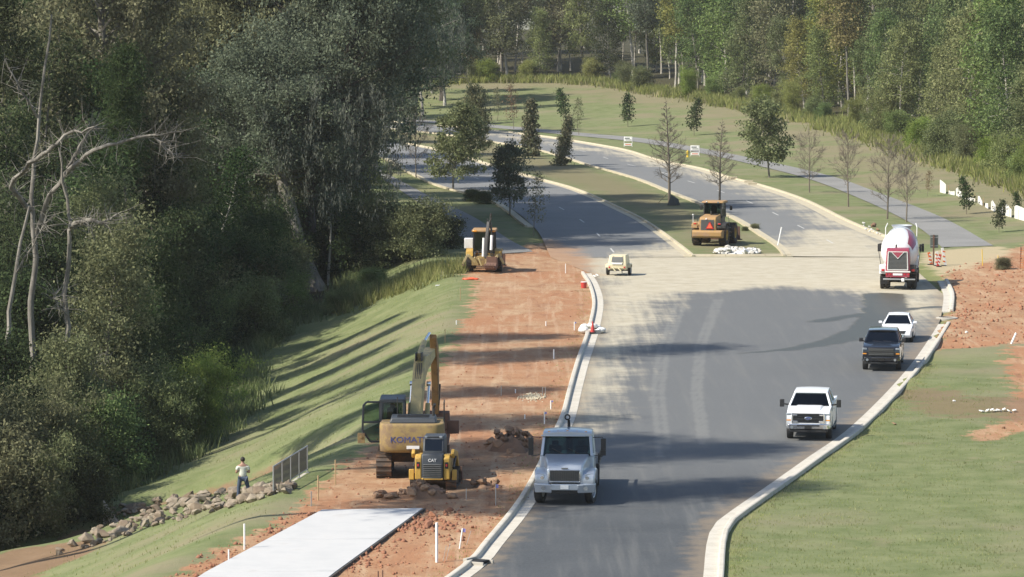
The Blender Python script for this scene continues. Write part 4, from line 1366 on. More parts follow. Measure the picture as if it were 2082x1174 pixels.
sized(BARE[0], 1463, 412, 245, 8.4, 'bare_tree', 'leafless tree on the median right behind the wheel loader', 2.3)
sized(BARE[1], 1646, 392, 278, 6.4, 'bare_tree', 'leafless sapling next right of the leafy street tree', 0.7)
sized(BARE[2], 1725, 421, 278, 6.4, 'bare_tree', 'leafless sapling standing alone before the shared path', 1.9)
sized(BARE[1], 1804, 446, 290, 6.4, 'bare_tree', 'leafless tree just left of the concrete mixer drum', 3.0)
sized(BARE[2], 1843, 452, 318, 6.4, 'bare_tree', 'brownish leafless tree right behind the concrete mixer', 4.4)
sized(MAGN, 1081, 318, 205, 5.6, 'magnolia_tree', 'taller conical brown-green magnolia on the median', 0.2)
sized(MAGN, 1141, 337, 238, 5.6, 'magnolia_tree', 'shorter conical brown-green magnolia on the median', 2.2)
sized(DARKY, 921, 386, 232, 7.4, 'street_tree', 'dense dark round tree left of the far left carriageway', 0.9, s_w=0.95)
sized(DARKY, 975, 325, 190, 7.4, 'street_tree', 'dark upright tree behind the dense dark round one', 2.9, s_w=0.55, leaf=L['magnolia'])
sized(LEAFY, 1036, 438, 308, 6.6, 'street_tree', 'small grey-green tree by the left carriageway kerb', 2.4, s_w=0.9, leaf=L['grey'])
sized(WISP, 1085, 480, 360, 5.0, 'sapling', 'wispy pale sapling nearest the backhoe', 0.3)
sized(BARE[1], 846, 362, 230, 6.4, 'bare_tree', 'thin bare tree with pale trunk beside the mossy oaks', 1.0, s_w=0.8)
for u, v, top, m, h0, lab in [
        (1277, 258, 196, SAP, 3.4, 'left of the two dark saplings on the hill slope'), (1411, 276, 207, SAP, 3.4, 'right of the two dark saplings on the hill slope'),
        (1045, 263, 178, WISP, 5.0, 'reddish thin sapling left on the hill slope'), (1178, 276, 205, WISP, 5.0, 'thin sapling behind the shorter magnolia'),
        (1145, 246, 186, SAP, 3.4, 'faint sapling high on the hill slope'), (1011, 246, 182, WISP, 5.0, 'leftmost thin sapling on the hill slope'),
        (1965, 436, 366, SAP, 3.4, 'sapling in front of the torn white fence'), (2031, 473, 412, SAP, 3.4, 'sapling near the right edge under the torn white fence'),
        (2068, 440, 395, SAP, 3.4, 'sapling standing by the white fence at right edge'), (1885, 400, 350, WISP, 5.0, 'thin brown sapling near the start of the white fence')]:
    sized(m, u, v, top, h0, 'sapling', lab, rs.uniform(0, 6), leaf=L['brown'] if 'reddish' in lab or 'brown' in lab else None)
for u, v, s, lab in [(985, 415, 0.42, 'small dark bush beside the left carriageway kerb'), (2040, 548, 0.30, 'small dry shrub on the red dirt at right'), (1535, 468, 0.2, 'low shrub right of the wheel loader'), (1515, 470, 0.15, 'smallest shrub touching the loader wheel'), (960, 410, 0.4, 'low bush under the dense dark round tree')]:
    p = hit(u, v); p.z -= 0.1
    plant('shrub', BUSH[2], lab, 'shrub', p, 1.0, s, leaf=L['olive'] if u > 1500 else None)
# ragged grass along kerbs and works
rag = []
for ln, o in ((LIP_L, -1.15), (LIP_R[:-7], 1.2)):
    S = spline(ln, 0.35)
    for x, y in S:
        if o > 0 or rs.random() < 0.30: rag.append((x + o + rs.gauss(0, 0.22), y, 0))
blades('rough_grass', rag, 9, 0.11, 0.16, 0.012, L['weed'], 8)
gs = []
for i in range(2600):
    u, v = rs.uniform(1480, 2080), rs.uniform(770, 1170)
    q = at(u, v)
    if sdist(ROADS[0], [(q.x, q.y)])[0] < -1.2: gs.append((q.x, q.y, 0))
blades('rough_grass', gs, 5, 0.09, 0.35, 0.014, L['weed'], 9)
ss = []
for i in range(2200):
    y = rs.uniform(84, 160) * SY
    xt = float(np.interp(y, TOP[:, 0], TOP[:, 1]))
    x = xt - rs.uniform(0.3, 14)
    ss.append((x, y, 0))
blades('rough_grass', ss, 5, 0.11, 0.4, 0.014, L['weed'], 10)

cl = []
for i in range(900):
    u, v = rs.uniform(1480, 2080), rs.uniform(740, 1170)
    q = at(u, v)
    if sdist(ROADS[0], [(q.x, q.y)])[0] < -1.0 and rs.random() < 0.25 + 0.75 * (math.sin(q.x * 0.9) * math.sin(q.y * 0.37) > 0.2): cl.append((q.x, q.y, 0))
blades('rough_grass', cl, 10, 0.11, 0.16, 0.014, L['straw'], 12)
kd = [(x + 0.85 + abs(rs.gauss(0, .25)), y, 0) for x, y in spline(LIP_R[:-7], 0.25) if rs.random() < 0.7]
blades('rough_grass', kd, 8, 0.12, 0.14, 0.012, L['straw'], 13)

# ------------------------------------------------------------------ vehicle parts
def wheel(parent, x, y, r, w, tyre='rubber', rim='rim_steel', steer=0.0, lugs=0, rimr=0.58, side=1, z=None):
    """a wheel turning about local x; side = +1 when its outer face looks to +x"""
    rot = Matrix.Rotation(PI / 2, 4, 'Y')
    m = MB()
    hw = w / 2
    m.lathe([(r * rimr, -hw * 0.8), (r * 0.82, -hw), (r * 0.955, -hw * 0.93), (r, -hw * 0.6), (r, hw * 0.6), (r * 0.955, hw * 0.93), (r * 0.82, hw), (r * rimr, hw * 0.8)], 28, rot, closed=True)
    if lugs:
        for k in range(lugs):
            t = 2 * PI * k / lugs
            q = Matrix.Rotation(t, 3, 'X')
            for sgn in (-1, 1):
                m.box(*(q @ Vector((sgn * hw * 0.48, 0.0, r * 1.005))), hw * 0.95, r * 0.10, r * 0.07, rot=q @ Matrix.Rotation(sgn * 0.45, 3, 'Z'))
    o = m.build('wheel', M[tyre], parent, smooth=40)
    o.location = (x, y, r if z is None else z)
    o.rotation_euler = (0, 0, steer)
    k = MB()
    s = side
    k.lathe([(0.0, s * hw * 0.30), (r * 0.16, s * hw * 0.42), (r * 0.17, s * hw * 0.25), (r * rimr * 0.86, s * hw * 0.22), (r * rimr * 0.93, s * hw * 0.72), (r * rimr * 1.02, s * hw * 0.82), (r * rimr * 1.02, -s * hw * 0.7), (0.0, -s * hw * 0.7)], 24, rot)
    for j in range(8):
        t = 2 * PI * j / 8
        k.cyl((s * hw * 0.2, math.cos(t) * r * 0.30, math.sin(t) * r * 0.30), (s * hw * 0.32, math.cos(t) * r * 0.30, math.sin(t) * r * 0.30), r * 0.045, 6)
    k.build('rim', M[rim], o, smooth=40)
    return o


def greenhouse(parent, yf0, yf1, yr1, yr0, z0, z1, wb, wt, mat, glass='glass', posts=(0.0,), roof_th=0.07, pw=0.09, name='cab', crown=0.03, rear=True):
    """roof, pillars and panes of a cab; f front, r rear, 0 at the belt, 1 at the roof"""
    m = MB()
    hb, ht = wb / 2, wt / 2
    zr = z1 - roof_th
    fr = lambda s: (Vector((s * hb, yf0, z0)), Vector((s * ht, yf1, zr)))
    rr = lambda s: (Vector((s * hb, yr0, z0)), Vector((s * ht, yr1, zr)))
    # crowned roof
    nx, vs, fs = 6, [], []
    for zz in (0, 1):
        for j, y in enumerate((yf1 + 0.05, yf1 - 0.15, yr1 + 0.15, yr1 - 0.04)):
            for i in range(nx + 1):
                a = i / nx * 2 - 1
                e = 0.75 if j in (0, 3) else 1.0
                vs.append((a * ht, y, zr + zz * roof_th * (e if zz else 1) + (crown * (1 - a * a) if zz else 0)))
    n1 = 4 * (nx + 1)
    for j in range(3):
        for i in range(nx):
            k = j * (nx + 1) + i
            fs.append((k, k + 1, k + nx + 2, k + nx + 1))
            fs.append((n1 + k, n1 + k + nx + 1, n1 + k + nx + 2, n1 + k + 1))
    for i in range(nx):
        fs.append((i + 1, i, n1 + i, n1 + i + 1))
        k = 3 * (nx + 1) + i
        fs.append((k, k + 1, n1 + k + 1, n1 + k))
    for j in range(3):
        k = j * (nx + 1)
        fs.append((k, k + nx + 1, n1 + k + nx + 1, n1 + k))
        k += nx
        fs.append((k + nx + 1, k, n1 + k, n1 + k + nx + 1))
    m.add(vs, fs)
    for s in (-1, 1):
        for a, b in (fr(s), rr(s)):
            m.bar(a - Vector((s * pw / 2, 0, 0)), b - Vector((s * pw / 2, 0, 0)), pw, pw * 1.1)
        for q in posts:
            a, b = fr(s)[0].lerp(rr(s)[0], q), fr(s)[1].lerp(rr(s)[1], q)
            m.bar(a - Vector((s * pw / 2, 0, 0)), b - Vector((s * pw / 2, 0, 0)), pw * 0.9, pw * 1.2)
    o = m.build(name, M[mat], parent, bevel=0.018)
    fl, frr, rl, rrr = fr(-1), fr(1), rr(-1), rr(1)
    ins = 0.07
    def pane(nm, q):
        c = sum(q, Vector()) / 4
        MB().slab(q, 0.012).build(nm, M[glass], parent)
    pane('windshield', [fl[0] + Vector((ins, .012, .01)), frr[0] + Vector((-ins, .012, .01)), frr[1] + Vector((-ins, .012, 0)), fl[1] + Vector((ins, .012, 0))])
    if rear:
        pane('rear_window', [rrr[0] + Vector((-ins, -.012, .01)), rl[0] + Vector((ins, -.012, .01)), rl[1] + Vector((ins, -.012, 0)), rrr[1] + Vector((-ins, -.012, 0))])
    qs = [0.0] + [q for q in posts if q > 0] + [1.0]
    for s in (-1, 1):
        for qa, qb in zip(qs[:-1], qs[1:]):
            a0, a1 = fr(s)[0].lerp(rr(s)[0], qa), fr(s)[1].lerp(rr(s)[1], qa)
            b0, b1 = fr(s)[0].lerp(rr(s)[0], qb), fr(s)[1].lerp(rr(s)[1], qb)
            off = Vector((-s * 0.02, 0, 0.005))
            sh = (b0 - a0) * 0.04
            q = [a0 + off + sh, b0 + off - sh, b1 + off - sh * .4, a1 + off + sh * .4]
            pane('side_window', q if s < 0 else q[::-1])
    return o


def seats(parent, xs, y, z, w=0.5, mat='seat_grey'):
    for x in xs:
        m = MB()
        m.box(x, y, z, w, 0.5, 0.16)
        m.box(x, y - 0.26, z + 0.36, w * 0.95, 0.16, 0.62, rot=Matrix.Rotation(-0.12, 3, 'X'))
        m.box(x, y - 0.31, z + 0.76, w * 0.5, 0.10, 0.17)
        m.build('seat', M[mat], parent, bevel=0.03)


def steering(parent, x, y, z, r=0.2):
    m = MB()
    q = Matrix.Translation((x, y, z)) @ Matrix.Rotation(0.9, 4, 'X')
    m.lathe([(r - 0.016, -0.016), (r + 0.016, -0.016), (r + 0.016, 0.016), (r - 0.016, 0.016)], 18, q, closed=True)
    m.box(x, y, z, r * 1.9, 0.03, 0.02)
    m.build('steering_wheel', M['black_trim'], parent, smooth=40)


def arch(yc, r, z0, n=8):
    """points of a wheel arch over the sill, from rear to front"""
    return [(yc - r * math.cos(PI * k / n), z0 + r * math.sin(PI * k / n) * 0.98) for k in range(n + 1)]


def pickup(name, label, p, rz, paint, chrome=True, work=False, glass='glass'):
    t = thing(name, label, 'pickup truck', p, rz)
    W = 2.02
    tap = lambda y, z: (1 - 0.06 * max(0, (y - 2.2)) / 0.95) * (1 - 0.045 * max(0, (z - 1.05)) / 0.4)
    prof = [(3.0, 0.62), (3.08, 0.78), (3.08, 1.12), (3.02, 1.27), (2.85, 1.335), (1.55, 1.42), (-1.35, 1.42), (-1.35, 0.50)] + [(0.9, 0.46)][:0]
    prof += [(1.40, 0.50)] + arch(1.92, 0.50, 0.55)[0:] + [(2.44, 0.56)]
    MB().prism(prof, -W / 2, W / 2, tap).build('body', M[paint], t, bevel=0.05, seg=3)
    # bonnet bulge
    MB().hexa([(-.62, 1.6, 1.40), (.62, 1.6, 1.40), (.56, 2.86, 1.31), (-.56, 2.86, 1.31)], [(-.55, 1.66, 1.462), (.55, 1.66, 1.462), (.48, 2.80, 1.378), (-.48, 2.80, 1.378)]).build('hood', M[paint], t, bevel=0.03)
    greenhouse(t, 1.62, 0.82, -1.12, -1.33, 1.40, 1.98, 1.90, 1.50, paint, glass, (0.48,), 0.08)
    seats(t, (-0.45, 0.45), 0.25, 0.98)
    MB().box(0, 1.35, 1.33, 1.7, 0.4, 0.22).build('dashboard', M['black_trim'], t, bevel=0.04)
    steering(t, -0.45, 1.0, 1.36)
    # load bed
    m = MB()
    bp = [(-1.40, 0.62)] + [(-1.40, 1.40), (-3.05, 1.40), (-3.07, 0.72), (-2.75, 0.60)] + arch(-2.0, 0.50, 0.60)
    m.prism(bp, -W / 2, -W / 2 + 0.10).prism(bp, W / 2 - 0.10, W / 2)
    m.box(0, -2.22, 0.86, W - 0.22, 1.62, 0.06).box(0, -1.44, 1.12, W - 0.22, 0.06, 0.55)
    m.build('load_bed', M[paint], t, bevel=0.02)
    MB().box(0, -3.07, 1.05, W - 0.06, 0.08, 0.66).build('tailgate', M[paint], t, bevel=0.02)
    for s in (-1, 1):
        MB().box(s * 0.93, -3.08, 1.12, 0.12, 0.09, 0.42).build('taillight', M['red_lens'], t, bevel=0.01)
        for (y0, y1) in ((0.28, 1.32), (-1.28, 0.20)):
            d = MB().prism([(y0, 0.60), (y1, 0.60), (y1, 1.36), (y0, 1.37)], s * 1.006, s * 1.022, lambda y, z: 1 - 0.045 * max(0, (z - 1.05)) / 0.4).build('door', M[paint], t, bevel=0.008)
            MB().box(s * 1.012, y0 + 0.16, 1.20, 0.05, 0.2, 0.035).build('handle', M['chrome' if chrome else 'black_trim'], d, bevel=0.008)
        MB().box(s * 1.0, 0.05, 0.44, 0.14, 2.6, 0.06).build('running_board', M['black_trim'], t, bevel=0.015)
    MB().box(0, -0.1, 0.50, 1.1, 5.6, 0.24).build('chassis', M['black_matt'], t)
    # face: grille, lamps, bumper
    g = MB().box(0, 3.05, 1.02, 1.34, 0.10, 0.42).build('grille', M['black_trim'], t, bevel=0.02)
    m = MB()
    for z in (0.88, 0.96, 1.08, 1.16): m.box(0, 3.105, z, 1.28, 0.03, 0.026)
    m.build('grille_bars', M['grille_grey'] if not chrome else M['black_paint'], g, bevel=0.006)
    if chrome:
        for s in (-1, 1):
            m = MB()
            m.box(s * 0.70, 3.09, 1.02, 0.07, 0.07, 0.46)
            m.box(s * 0.60, 3.095, 0.86, 0.26, 0.06, 0.10)
            m.box(s * 0.60, 3.095, 1.16, 0.22, 0.06, 0.07)
            m.build('grille_surround', M['chrome'], g, bevel=0.012)
        e = MB().lathe([(0, 0), (0.115, 0), (0.125, 0.02), (0.105, 0.03), (0, 0.03)], 24, Matrix.Translation((0, 3.125, 1.02)) @ Matrix.Rotation(-PI / 2, 4, 'X') @ Matrix.Diagonal((1.35, 0.56, 1, 1))).build('emblem', M['chrome'], t, smooth=40)
        MB().lathe([(0, 0), (0.095, 0), (0.095, 0.012), (0, 0.012)], 24, Matrix.Translation((0, 3.152, 1.02)) @ Matrix.Rotation(-PI / 2, 4, 'X') @ Matrix.Diagonal((1.35, 0.56, 1, 1))).build('emblem_field', M['blue_oval'], e, smooth=40)
        text('Ford', 0.095, M['chrome'], e, (0, 3.168, 1.02), (PI / 2, 0, PI), sx=1.15)
    for s in (-1, 1):
        h_ = MB().box(s * 0.86, 2.99, 1.03, 0.25, 0.16, 0.40).build('headlight', M['lamp_glass'], t, bevel=0.03)
        MB().box(s * 0.86, 3.075, 0.93, 0.20, 0.02, 0.06).build('turn_signal', M['amber_lens'], h_, bevel=0.01)
        MB().cyl((s * 0.72, 3.14, 0.62), (s * 0.72, 3.175, 0.62), 0.07, 12).build('fog_lamp', M['lamp_glass'], t, smooth=40)
    bm_ = M['chrome'] if chrome else M['black_paint']
    MB().hexa([(-.98, 2.85, .53), (.98, 2.85, .53), (.86, 3.16, .55), (-.86, 3.16, .55)], [(-.99, 2.85, .79), (.99, 2.85, .79), (.87, 3.17, .77), (-.87, 3.17, .77)]).build('bumper', bm_, t, bevel=0.03)
    MB().box(0, 3.155, 0.70, 1.0, 0.05, 0.07).build('bumper_intake', M['black_trim'], t, bevel=0.01)
    MB().box(0, 3.185, 0.64, 0.32, 0.02, 0.16).build('licence_plate', M['black_trim' if chrome else 'black_matt'], t, bevel=0.004)
    MB().box(0, 3.02, 0.46, 1.7, 0.2, 0.12).build('air_dam', M['black_trim'], t, bevel=0.02)
    for s in (-1, 1):
        mm = MB().box(s * (1.26 if work else 1.12), 1.30, 1.50, 0.20, 0.12, 0.34 if work else 0.20).bar((s * 0.93, 1.32, 1.43), (s * 1.16, 1.32, 1.46), 0.05, 0.07).build('mirror', M['black_trim'], t, bevel=0.02)
        MB().box(s * (1.26 if work else 1.12), 1.235, 1.50, 0.17, 0.012, 0.28 if work else 0.16).build('mirror_glass', M['chrome'], mm)
        wheel(t, s * 0.86, 1.92, 0.41, 0.28, side=s, rim='rim_steel' if chrome else 'black_trim')
        wheel(t, s * 0.86, -2.0, 0.41, 0.28, side=s, rim='rim_steel' if chrome else 'black_trim')
    m = MB()
    m.bar((-.45, 1.70, 1.455), (-.05, 1.58, 1.47), 0.02, 0.015).bar((.05, 1.70, 1.455), (.5, 1.58, 1.47), 0.02, 0.015)
    m.build('wipers', M['black_trim'], t)
    return t


p = at(1643, 896)
w_ = pickup('pickup_truck', 'white pickup with big chrome-framed black grille driving on the dark road', (p.x + 0.36, p.y + 2.6, 0.02), PI - 0.128, 'white_paint', True, True)
MB().box(-0.62, -1.75, 1.36, 0.35, 0.5, 0.75).cyl((-0.62, -1.75, 1.72), (-0.62, -1.75, 1.86), 0.10, 12).build('red_tank', M['red_paint'], w_, bevel=0.03)
p = at(1791, 755)
pickup('pickup_truck', 'black pickup in front of the white car near the right kerb', (p.x + 0.36, p.y + 2.6, 0.02), PI - 0.128, 'black_paint', False, False, 'glass_dark')


def hatch(label, p, rz):
    t = thing('passenger_car', label, 'car', p, rz)
    W = 1.80
    tap = lambda y, z: (1 - 0.16 * max(0, (y - 1.35)) / 0.85) * (1 - 0.10 * max(0, (-1.5 - y)) / 0.7) * (1 - 0.06 * max(0, (z - 0.75)) / 0.3)
    prof = [(2.12, 0.30), (2.22, 0.42), (2.20, 0.62), (2.08, 0.74), (1.75, 0.83), (0.95, 0.97), (-1.60, 1.02), (-2.08, 0.98), (-2.16, 0.62), (-2.10, 0.36)]
    prof += [(-1.72, 0.30)] + arch(-1.32, 0.36, 0.28) + [(0.9, 0.24)] + arch(1.38, 0.36, 0.28)
    MB().prism(prof, -W / 2, W / 2, tap).build('body', M['white_paint'], t, bevel=0.06, seg=3)
    MB().hexa([(-.70, .98, .945), (.70, .98, .945), (.52, 1.98, .765), (-.52, 1.98, .765)], [(-.62, 1.0, .99), (.62, 1.0, .99), (.45, 1.92, .82), (-.45, 1.92, .82)]).build('hood', M['white_paint'], t, bevel=0.03)
    greenhouse(t, 1.02, 0.22, -1.15, -1.85, 0.98, 1.45, 1.60, 1.18, 'white_paint', 'glass_dark', (0.42,), 0.05, 0.07)
    seats(t, (-0.38, 0.38), -0.05, 0.55, 0.46)
    MB().box(0, 0.75, 0.90, 1.4, 0.35, 0.16).build('dashboard', M['black_trim'], t, bevel=0.04)
    steering(t, -0.38, 0.5, 0.92, 0.18)
    g = MB().hexa([(-.42, 2.16, .52), (.42, 2.16, .52), (.42, 2.235, .52), (-.42, 2.235, .52)], [(-.50, 2.12, .68), (.50, 2.12, .68), (.50, 2.20, .68), (-.50, 2.20, .68)]).build('grille', M['black_trim'], t, bevel=0.01)
    MB().box(0, 2.225, 0.60, 0.16, 0.03, 0.06).build('badge', M['chrome'], g, bevel=0.01)
    MB().box(0, 2.22, 0.40, 0.85, 0.04, 0.09).build('lower_intake', M['black_trim'], t, bevel=0.01)
    MB().box(0, 2.26, 0.50, 0.30, 0.015, 0.13).build('licence_plate', M['white_print'], t)
    for s in (-1, 1):
        MB().hexa([(s * .50, 2.10, .66), (s * .78, 1.92, .69), (s * .80, 1.86, .69), (s * .52, 2.02, .66)] if s > 0 else [(-.78, 1.92, .69), (-.50, 2.10, .66), (-.52, 2.02, .66), (-.80, 1.86, .69)],
                  [(s * .52, 2.10, .75), (s * .80, 1.84, .80), (s * .80, 1.76, .80), (s * .54, 2.0, .76)] if s > 0 else [(-.80, 1.84, .80), (-.52, 2.10, .75), (-.54, 2.0, .76), (-.80, 1.76, .80)]).build('headlight', M['glass_dark'], t, bevel=0.01)
        MB().box(s * 0.62, 2.11, 0.42, 0.16, 0.06, 0.14).build('fog_recess', M['black_trim'], t, bevel=0.01)
        mm = MB().box(s * 0.98, 0.80, 1.05, 0.20, 0.14, 0.13).bar((s * .82, .80, 1.0), (s * .95, .80, 1.03), 0.05, 0.05).build('mirror', M['white_paint'], t, bevel=0.03)
        MB().box(s * 0.98, 0.725, 1.05, 0.16, 0.01, 0.10).build('mirror_glass', M['chrome'], mm)
        for y0, y1 in ((-0.12, 0.86), (-1.05, -0.2)):
            d = MB().prism([(y0, 0.34), (y1, 0.34), (y1, 0.94), (y0, 0.97)], s * 0.897, s * 0.908, lambda y, z: 1 - 0.06 * max(0, (z - 0.75)) / 0.3).build('door', M['white_paint'], t, bevel=0.006)
            MB().box(s * 0.905, y0 + 0.14, 0.82, 0.04, 0.17, 0.03).build('handle', M['white_paint'], d, bevel=0.008)
        MB().box(s * 0.72, -2.12, 0.80, 0.30, 0.06, 0.14).build('taillight', M['red_lens'], t, bevel=0.02)
        wheel(t, s * 0.79, 1.38, 0.32, 0.21, side=s)
        wheel(t, s * 0.79, -1.32, 0.32, 0.21, side=s)
    MB().box(0, 0, 0.30, 1.2, 3.6, 0.12).build('underbody', M['black_matt'], t)
    return t


p = at(1822, 697)
hatch('white car half hidden behind the black pickup', (p.x + 0.3, p.y + 1.8, 0.02), PI - 0.135)

# ------------------------------------------------------------------ silver work truck
def work_truck():
    p = at(1147, 1026)
    t = thing('work_truck', 'silver bonneted work truck with steered wheels at the left kerb', 'truck', (p.x + 0.2, p.y + 2.6, 0.02), PI - 0.06)
    # bonnet block narrowing to the nose, wide wings over the wheels
    hoodp = [(3.10, 0.86), (3.16, 1.05), (3.12, 1.40), (2.95, 1.55), (1.20, 1.80), (1.20, 0.80)]
    MB().prism(hoodp, -1.0, 1.0, lambda y, z: (1 - 0.30 * max(0, (y - 1.2)) / 1.95) * (1 - 0.10 * max(0, z - 1.3) / 0.4)).build('hood', M['silver_paint'], t, bevel=0.07, seg=3)
    for s in (-1, 1):
        fp = [(3.12, 0.78), (3.16, 0.98), (3.10, 1.20), (2.80, 1.30), (1.85, 1.34), (1.35, 1.26), (1.28, 0.80)] + arch(2.22, 0.60, 0.66)[0:]
        MB().prism(fp, s * 0.62, s * 1.20, lambda y, z: 1 - 0.05 * max(0, y - 2.4)).build('fender', M['silver_paint'], t, bevel=0.06, seg=3)
        h_ = MB().hexa([(s * .74, 3.15, .98), (s * 1.10, 3.06, .98), (s * 1.10, 2.9, .98), (s * .74, 2.9, .98)][::s], [(s * .80, 3.12, 1.22), (s * 1.12, 3.00, 1.24), (s * 1.12, 2.85, 1.24), (s * .80, 2.85, 1.22)][::s]).build('headlight', M['lamp_glass'], t, bevel=0.02)
        MB().cyl((s * .87, 3.10, 1.08), (s * .87, 3.15, 1.08), 0.075, 12).build('lamp_reflector', M['chrome'], h_, smooth=40)
        MB().cyl((s * .82, 3.30, 0.70), (s * .82, 3.33, 0.70), 0.085, 14).build('fog_lamp', M['lamp_glass'], t, smooth=40)
    # grille with bars
    g = MB().box(0, 3.155, 1.17, 1.16, 0.06, 0.42).build('grille', M['grille_grey'], t, bevel=0.05)
    m = MB()
    for k in range(9): m.box(0, 3.192, 1.00 + k * 0.042, 1.06, 0.02, 0.014)
    for k in range(13): m.box(-0.51 + k * 0.085, 3.188, 1.17, 0.012, 0.02, 0.36)
    m.build('grille_mesh', M['steel_dark'], g)
    m = MB()
    for z in (0.95, 1.385): m.box(0, 3.19, z, 1.20, 0.04, 0.035)
    for s in (-1, 1): m.box(s * 0.595, 3.19, 1.17, 0.035, 0.04, 0.44)
    m.build('grille_frame', M['chrome'], g, bevel=0.012)
    MB().box(0, 3.14, 1.455, 0.26, 0.05, 0.045).build('badge', M['grille_grey'], t, bevel=0.01)
    # three-piece bumper
    for s in (-1, 1):
        MB().hexa([(s * .50, 3.22, .50), (s * 1.16, 3.05, .50), (s * 1.16, 2.8, .50), (s * .50, 2.95, .50)][::s], [(s * .50, 3.31, .84), (s * 1.20, 3.12, .86), (s * 1.20, 2.8, .86), (s * .50, 2.95, .84)][::s]).build('bumper_end', M['silver_paint'], t, bevel=0.035)
    MB().box(0, 3.18, 0.73, 1.06, 0.18, 0.24).build('bumper_centre', M['silver_paint'], t, bevel=0.03)
    MB().box(0, 3.12, 0.54, 1.04, 0.12, 0.16).build('bumper_opening', M['black_trim'], t, bevel=0.01)
    MB().box(0, 3.285, 0.74, 0.32, 0.02, 0.16).build('licence_plate', M['white_print'], t, bevel=0.004)
    m = MB()
    for x in (-0.2, 0.2): m.lathe([(0.05, -.015), (0.075, -.015), (0.075, .015), (0.05, .015)], 12, Matrix.Translation((x, 3.2, 0.5)) @ Matrix.Rotation(PI / 2, 4, 'Y'), closed=True)
    m.build('tow_hooks', M['black_trim'], t, smooth=40)
    # cab
    MB().prism([(1.24, 0.75), (1.24, 1.72), (-0.62, 1.72), (-0.62, 0.62), (0.8, 0.62)], -1.07, 1.07, lambda y, z: 1 - 0.02 * max(0, z - 1)).build('cab_body', M['silver_paint'], t, bevel=0.05)
    greenhouse(t, 1.24, 0.86, -0.52, -0.60, 1.70, 2.60, 2.06, 1.92, 'silver_paint', 'glass', (0.72,), 0.16, 0.11, crown=0.07)
    seats(t, (-0.52, 0.52), 0.05, 1.30, 0.52)
    MB().box(0, 0.98, 1.66, 1.8, 0.34, 0.22).build('dashboard', M['black_trim'], t, bevel=0.05)
    steering(t, -0.52, 0.62, 1.80, 0.22)
    for x in (-0.72, -0.36, 0, 0.36, 0.72):
        MB().box(x, 0.74, 2.635 - abs(x) * 0.05, 0.10, 0.14, 0.06).build('marker_light', M['amber_lens'], t, bevel=0.015)
    MB().box(0.15, 0.95, 2.47, 1.75, 0.10, 0.05).build('sun_visor', M['silver_paint'], t, bevel=0.015)
    m = MB()
    m.bar((-.55, 1.30, 1.76), (-.05, 1.13, 2.0), 0.02).bar((.1, 1.30, 1.76), (.6, 1.13, 2.0), 0.02)
    m.build('wipers', M['black_trim'], t)
    for s in (-1, 1):
        d = MB().prism([(-0.42, 0.80), (1.02, 0.80), (1.02, 1.68), (-0.42, 1.68)], s * 1.055, s * 1.075).build('door', M['silver_paint'], t, bevel=0.01)
        MB().box(s * 1.075, -0.2, 1.50, 0.05, 0.2, 0.05).build('handle', M['black_trim'], d, bevel=0.01)
        mm = MB().tube([(s * 1.0, 1.05, 2.42), (s * 1.38, 1.08, 2.44), (s * 1.42, 1.08, 2.36)], 0.018, 6).tube([(s * 1.02, 1.1, 1.74), (s * 1.38, 1.08, 1.68), (s * 1.42, 1.08, 1.76)], 0.018, 6)
        mm.box(s * 1.42, 1.06, 2.16, 0.20, 0.12, 0.46).box(s * 1.42, 1.06, 1.82, 0.20, 0.12, 0.20)
        mo = mm.build('mirror', M['black_trim'], t, bevel=0.03)
        MB().box(s * 1.42, 0.995, 2.16, 0.16, 0.012, 0.40).box(s * 1.42, 0.995, 1.82, 0.16, 0.012, 0.16).build('mirror_glass', M['chrome'], mo)
        m = MB()
        m.box(s * 0.98, 0.55, 0.48, 0.28, 0.75, 0.06).box(s * 1.0, 0.55, 0.72, 0.2, 0.7, 0.05).box(s * 0.92, -0.15, 0.60, 0.42, 0.6, 0.44)
        m.build('step_tank', M['galvanised'], t, bevel=0.03)
        wheel(t, s * 0.98, 2.22, 0.51, 0.30, side=s, rim='rim_steel', steer=-0.22)
        for x in (0.98, 0.66): wheel(t, s * x, -3.0, 0.51, 0.26, side=s, rim='rim_steel')
    MB().cyl((-1.0, 2.22, 0.51), (1.0, 2.22, 0.51), 0.08, 10).cyl((-.9, -3.0, 0.51), (.9, -3.0, 0.51), 0.1, 10).box(0, -0.8, 0.74, 0.86, 7.4, 0.24).build('chassis', M['black_matt'], t)
    # flat bed, headboard, stowed crane behind the cab
    b = MB().box(0, -2.75, 1.10, 2.36, 3.7, 0.12).build('flat_bed', M['steel_dark'], t, bevel=0.02)
    for s in (-1, 1):
        m = MB()
        for y in (-1.2, -2.2, -3.2, -4.2): m.box(s * 1.15, y, 1.35, 0.06, 0.08, 0.4)
        m.box(s * 1.15, -2.7, 1.5, 0.05, 3.4, 0.10)
        m.build('stake_rail', M['steel_dark'], b)
    m = MB()
    m.cyl((0, -0.95, 1.0), (0, -0.95, 2.35), 0.14, 12).tube([(0, -0.95, 2.3), (0.02, -0.92, 2.7), (0.03, -0.9, 2.9)], [0.07, 0.06, 0.05], 8)
    m.build('crane_mast', M['black_matt'], t, smooth=50)
    m = MB().lathe([(0.07, -.025), (0.12, -.025), (0.12, .025), (0.07, .025)], 16, Matrix.Translation((0.08, -0.9, 3.0)) @ Matrix.Rotation(PI / 2, 4, 'X'), closed=True)
    m.build('crane_hook', M['black_matt'], t, smooth=40)
    return t


work_truck()

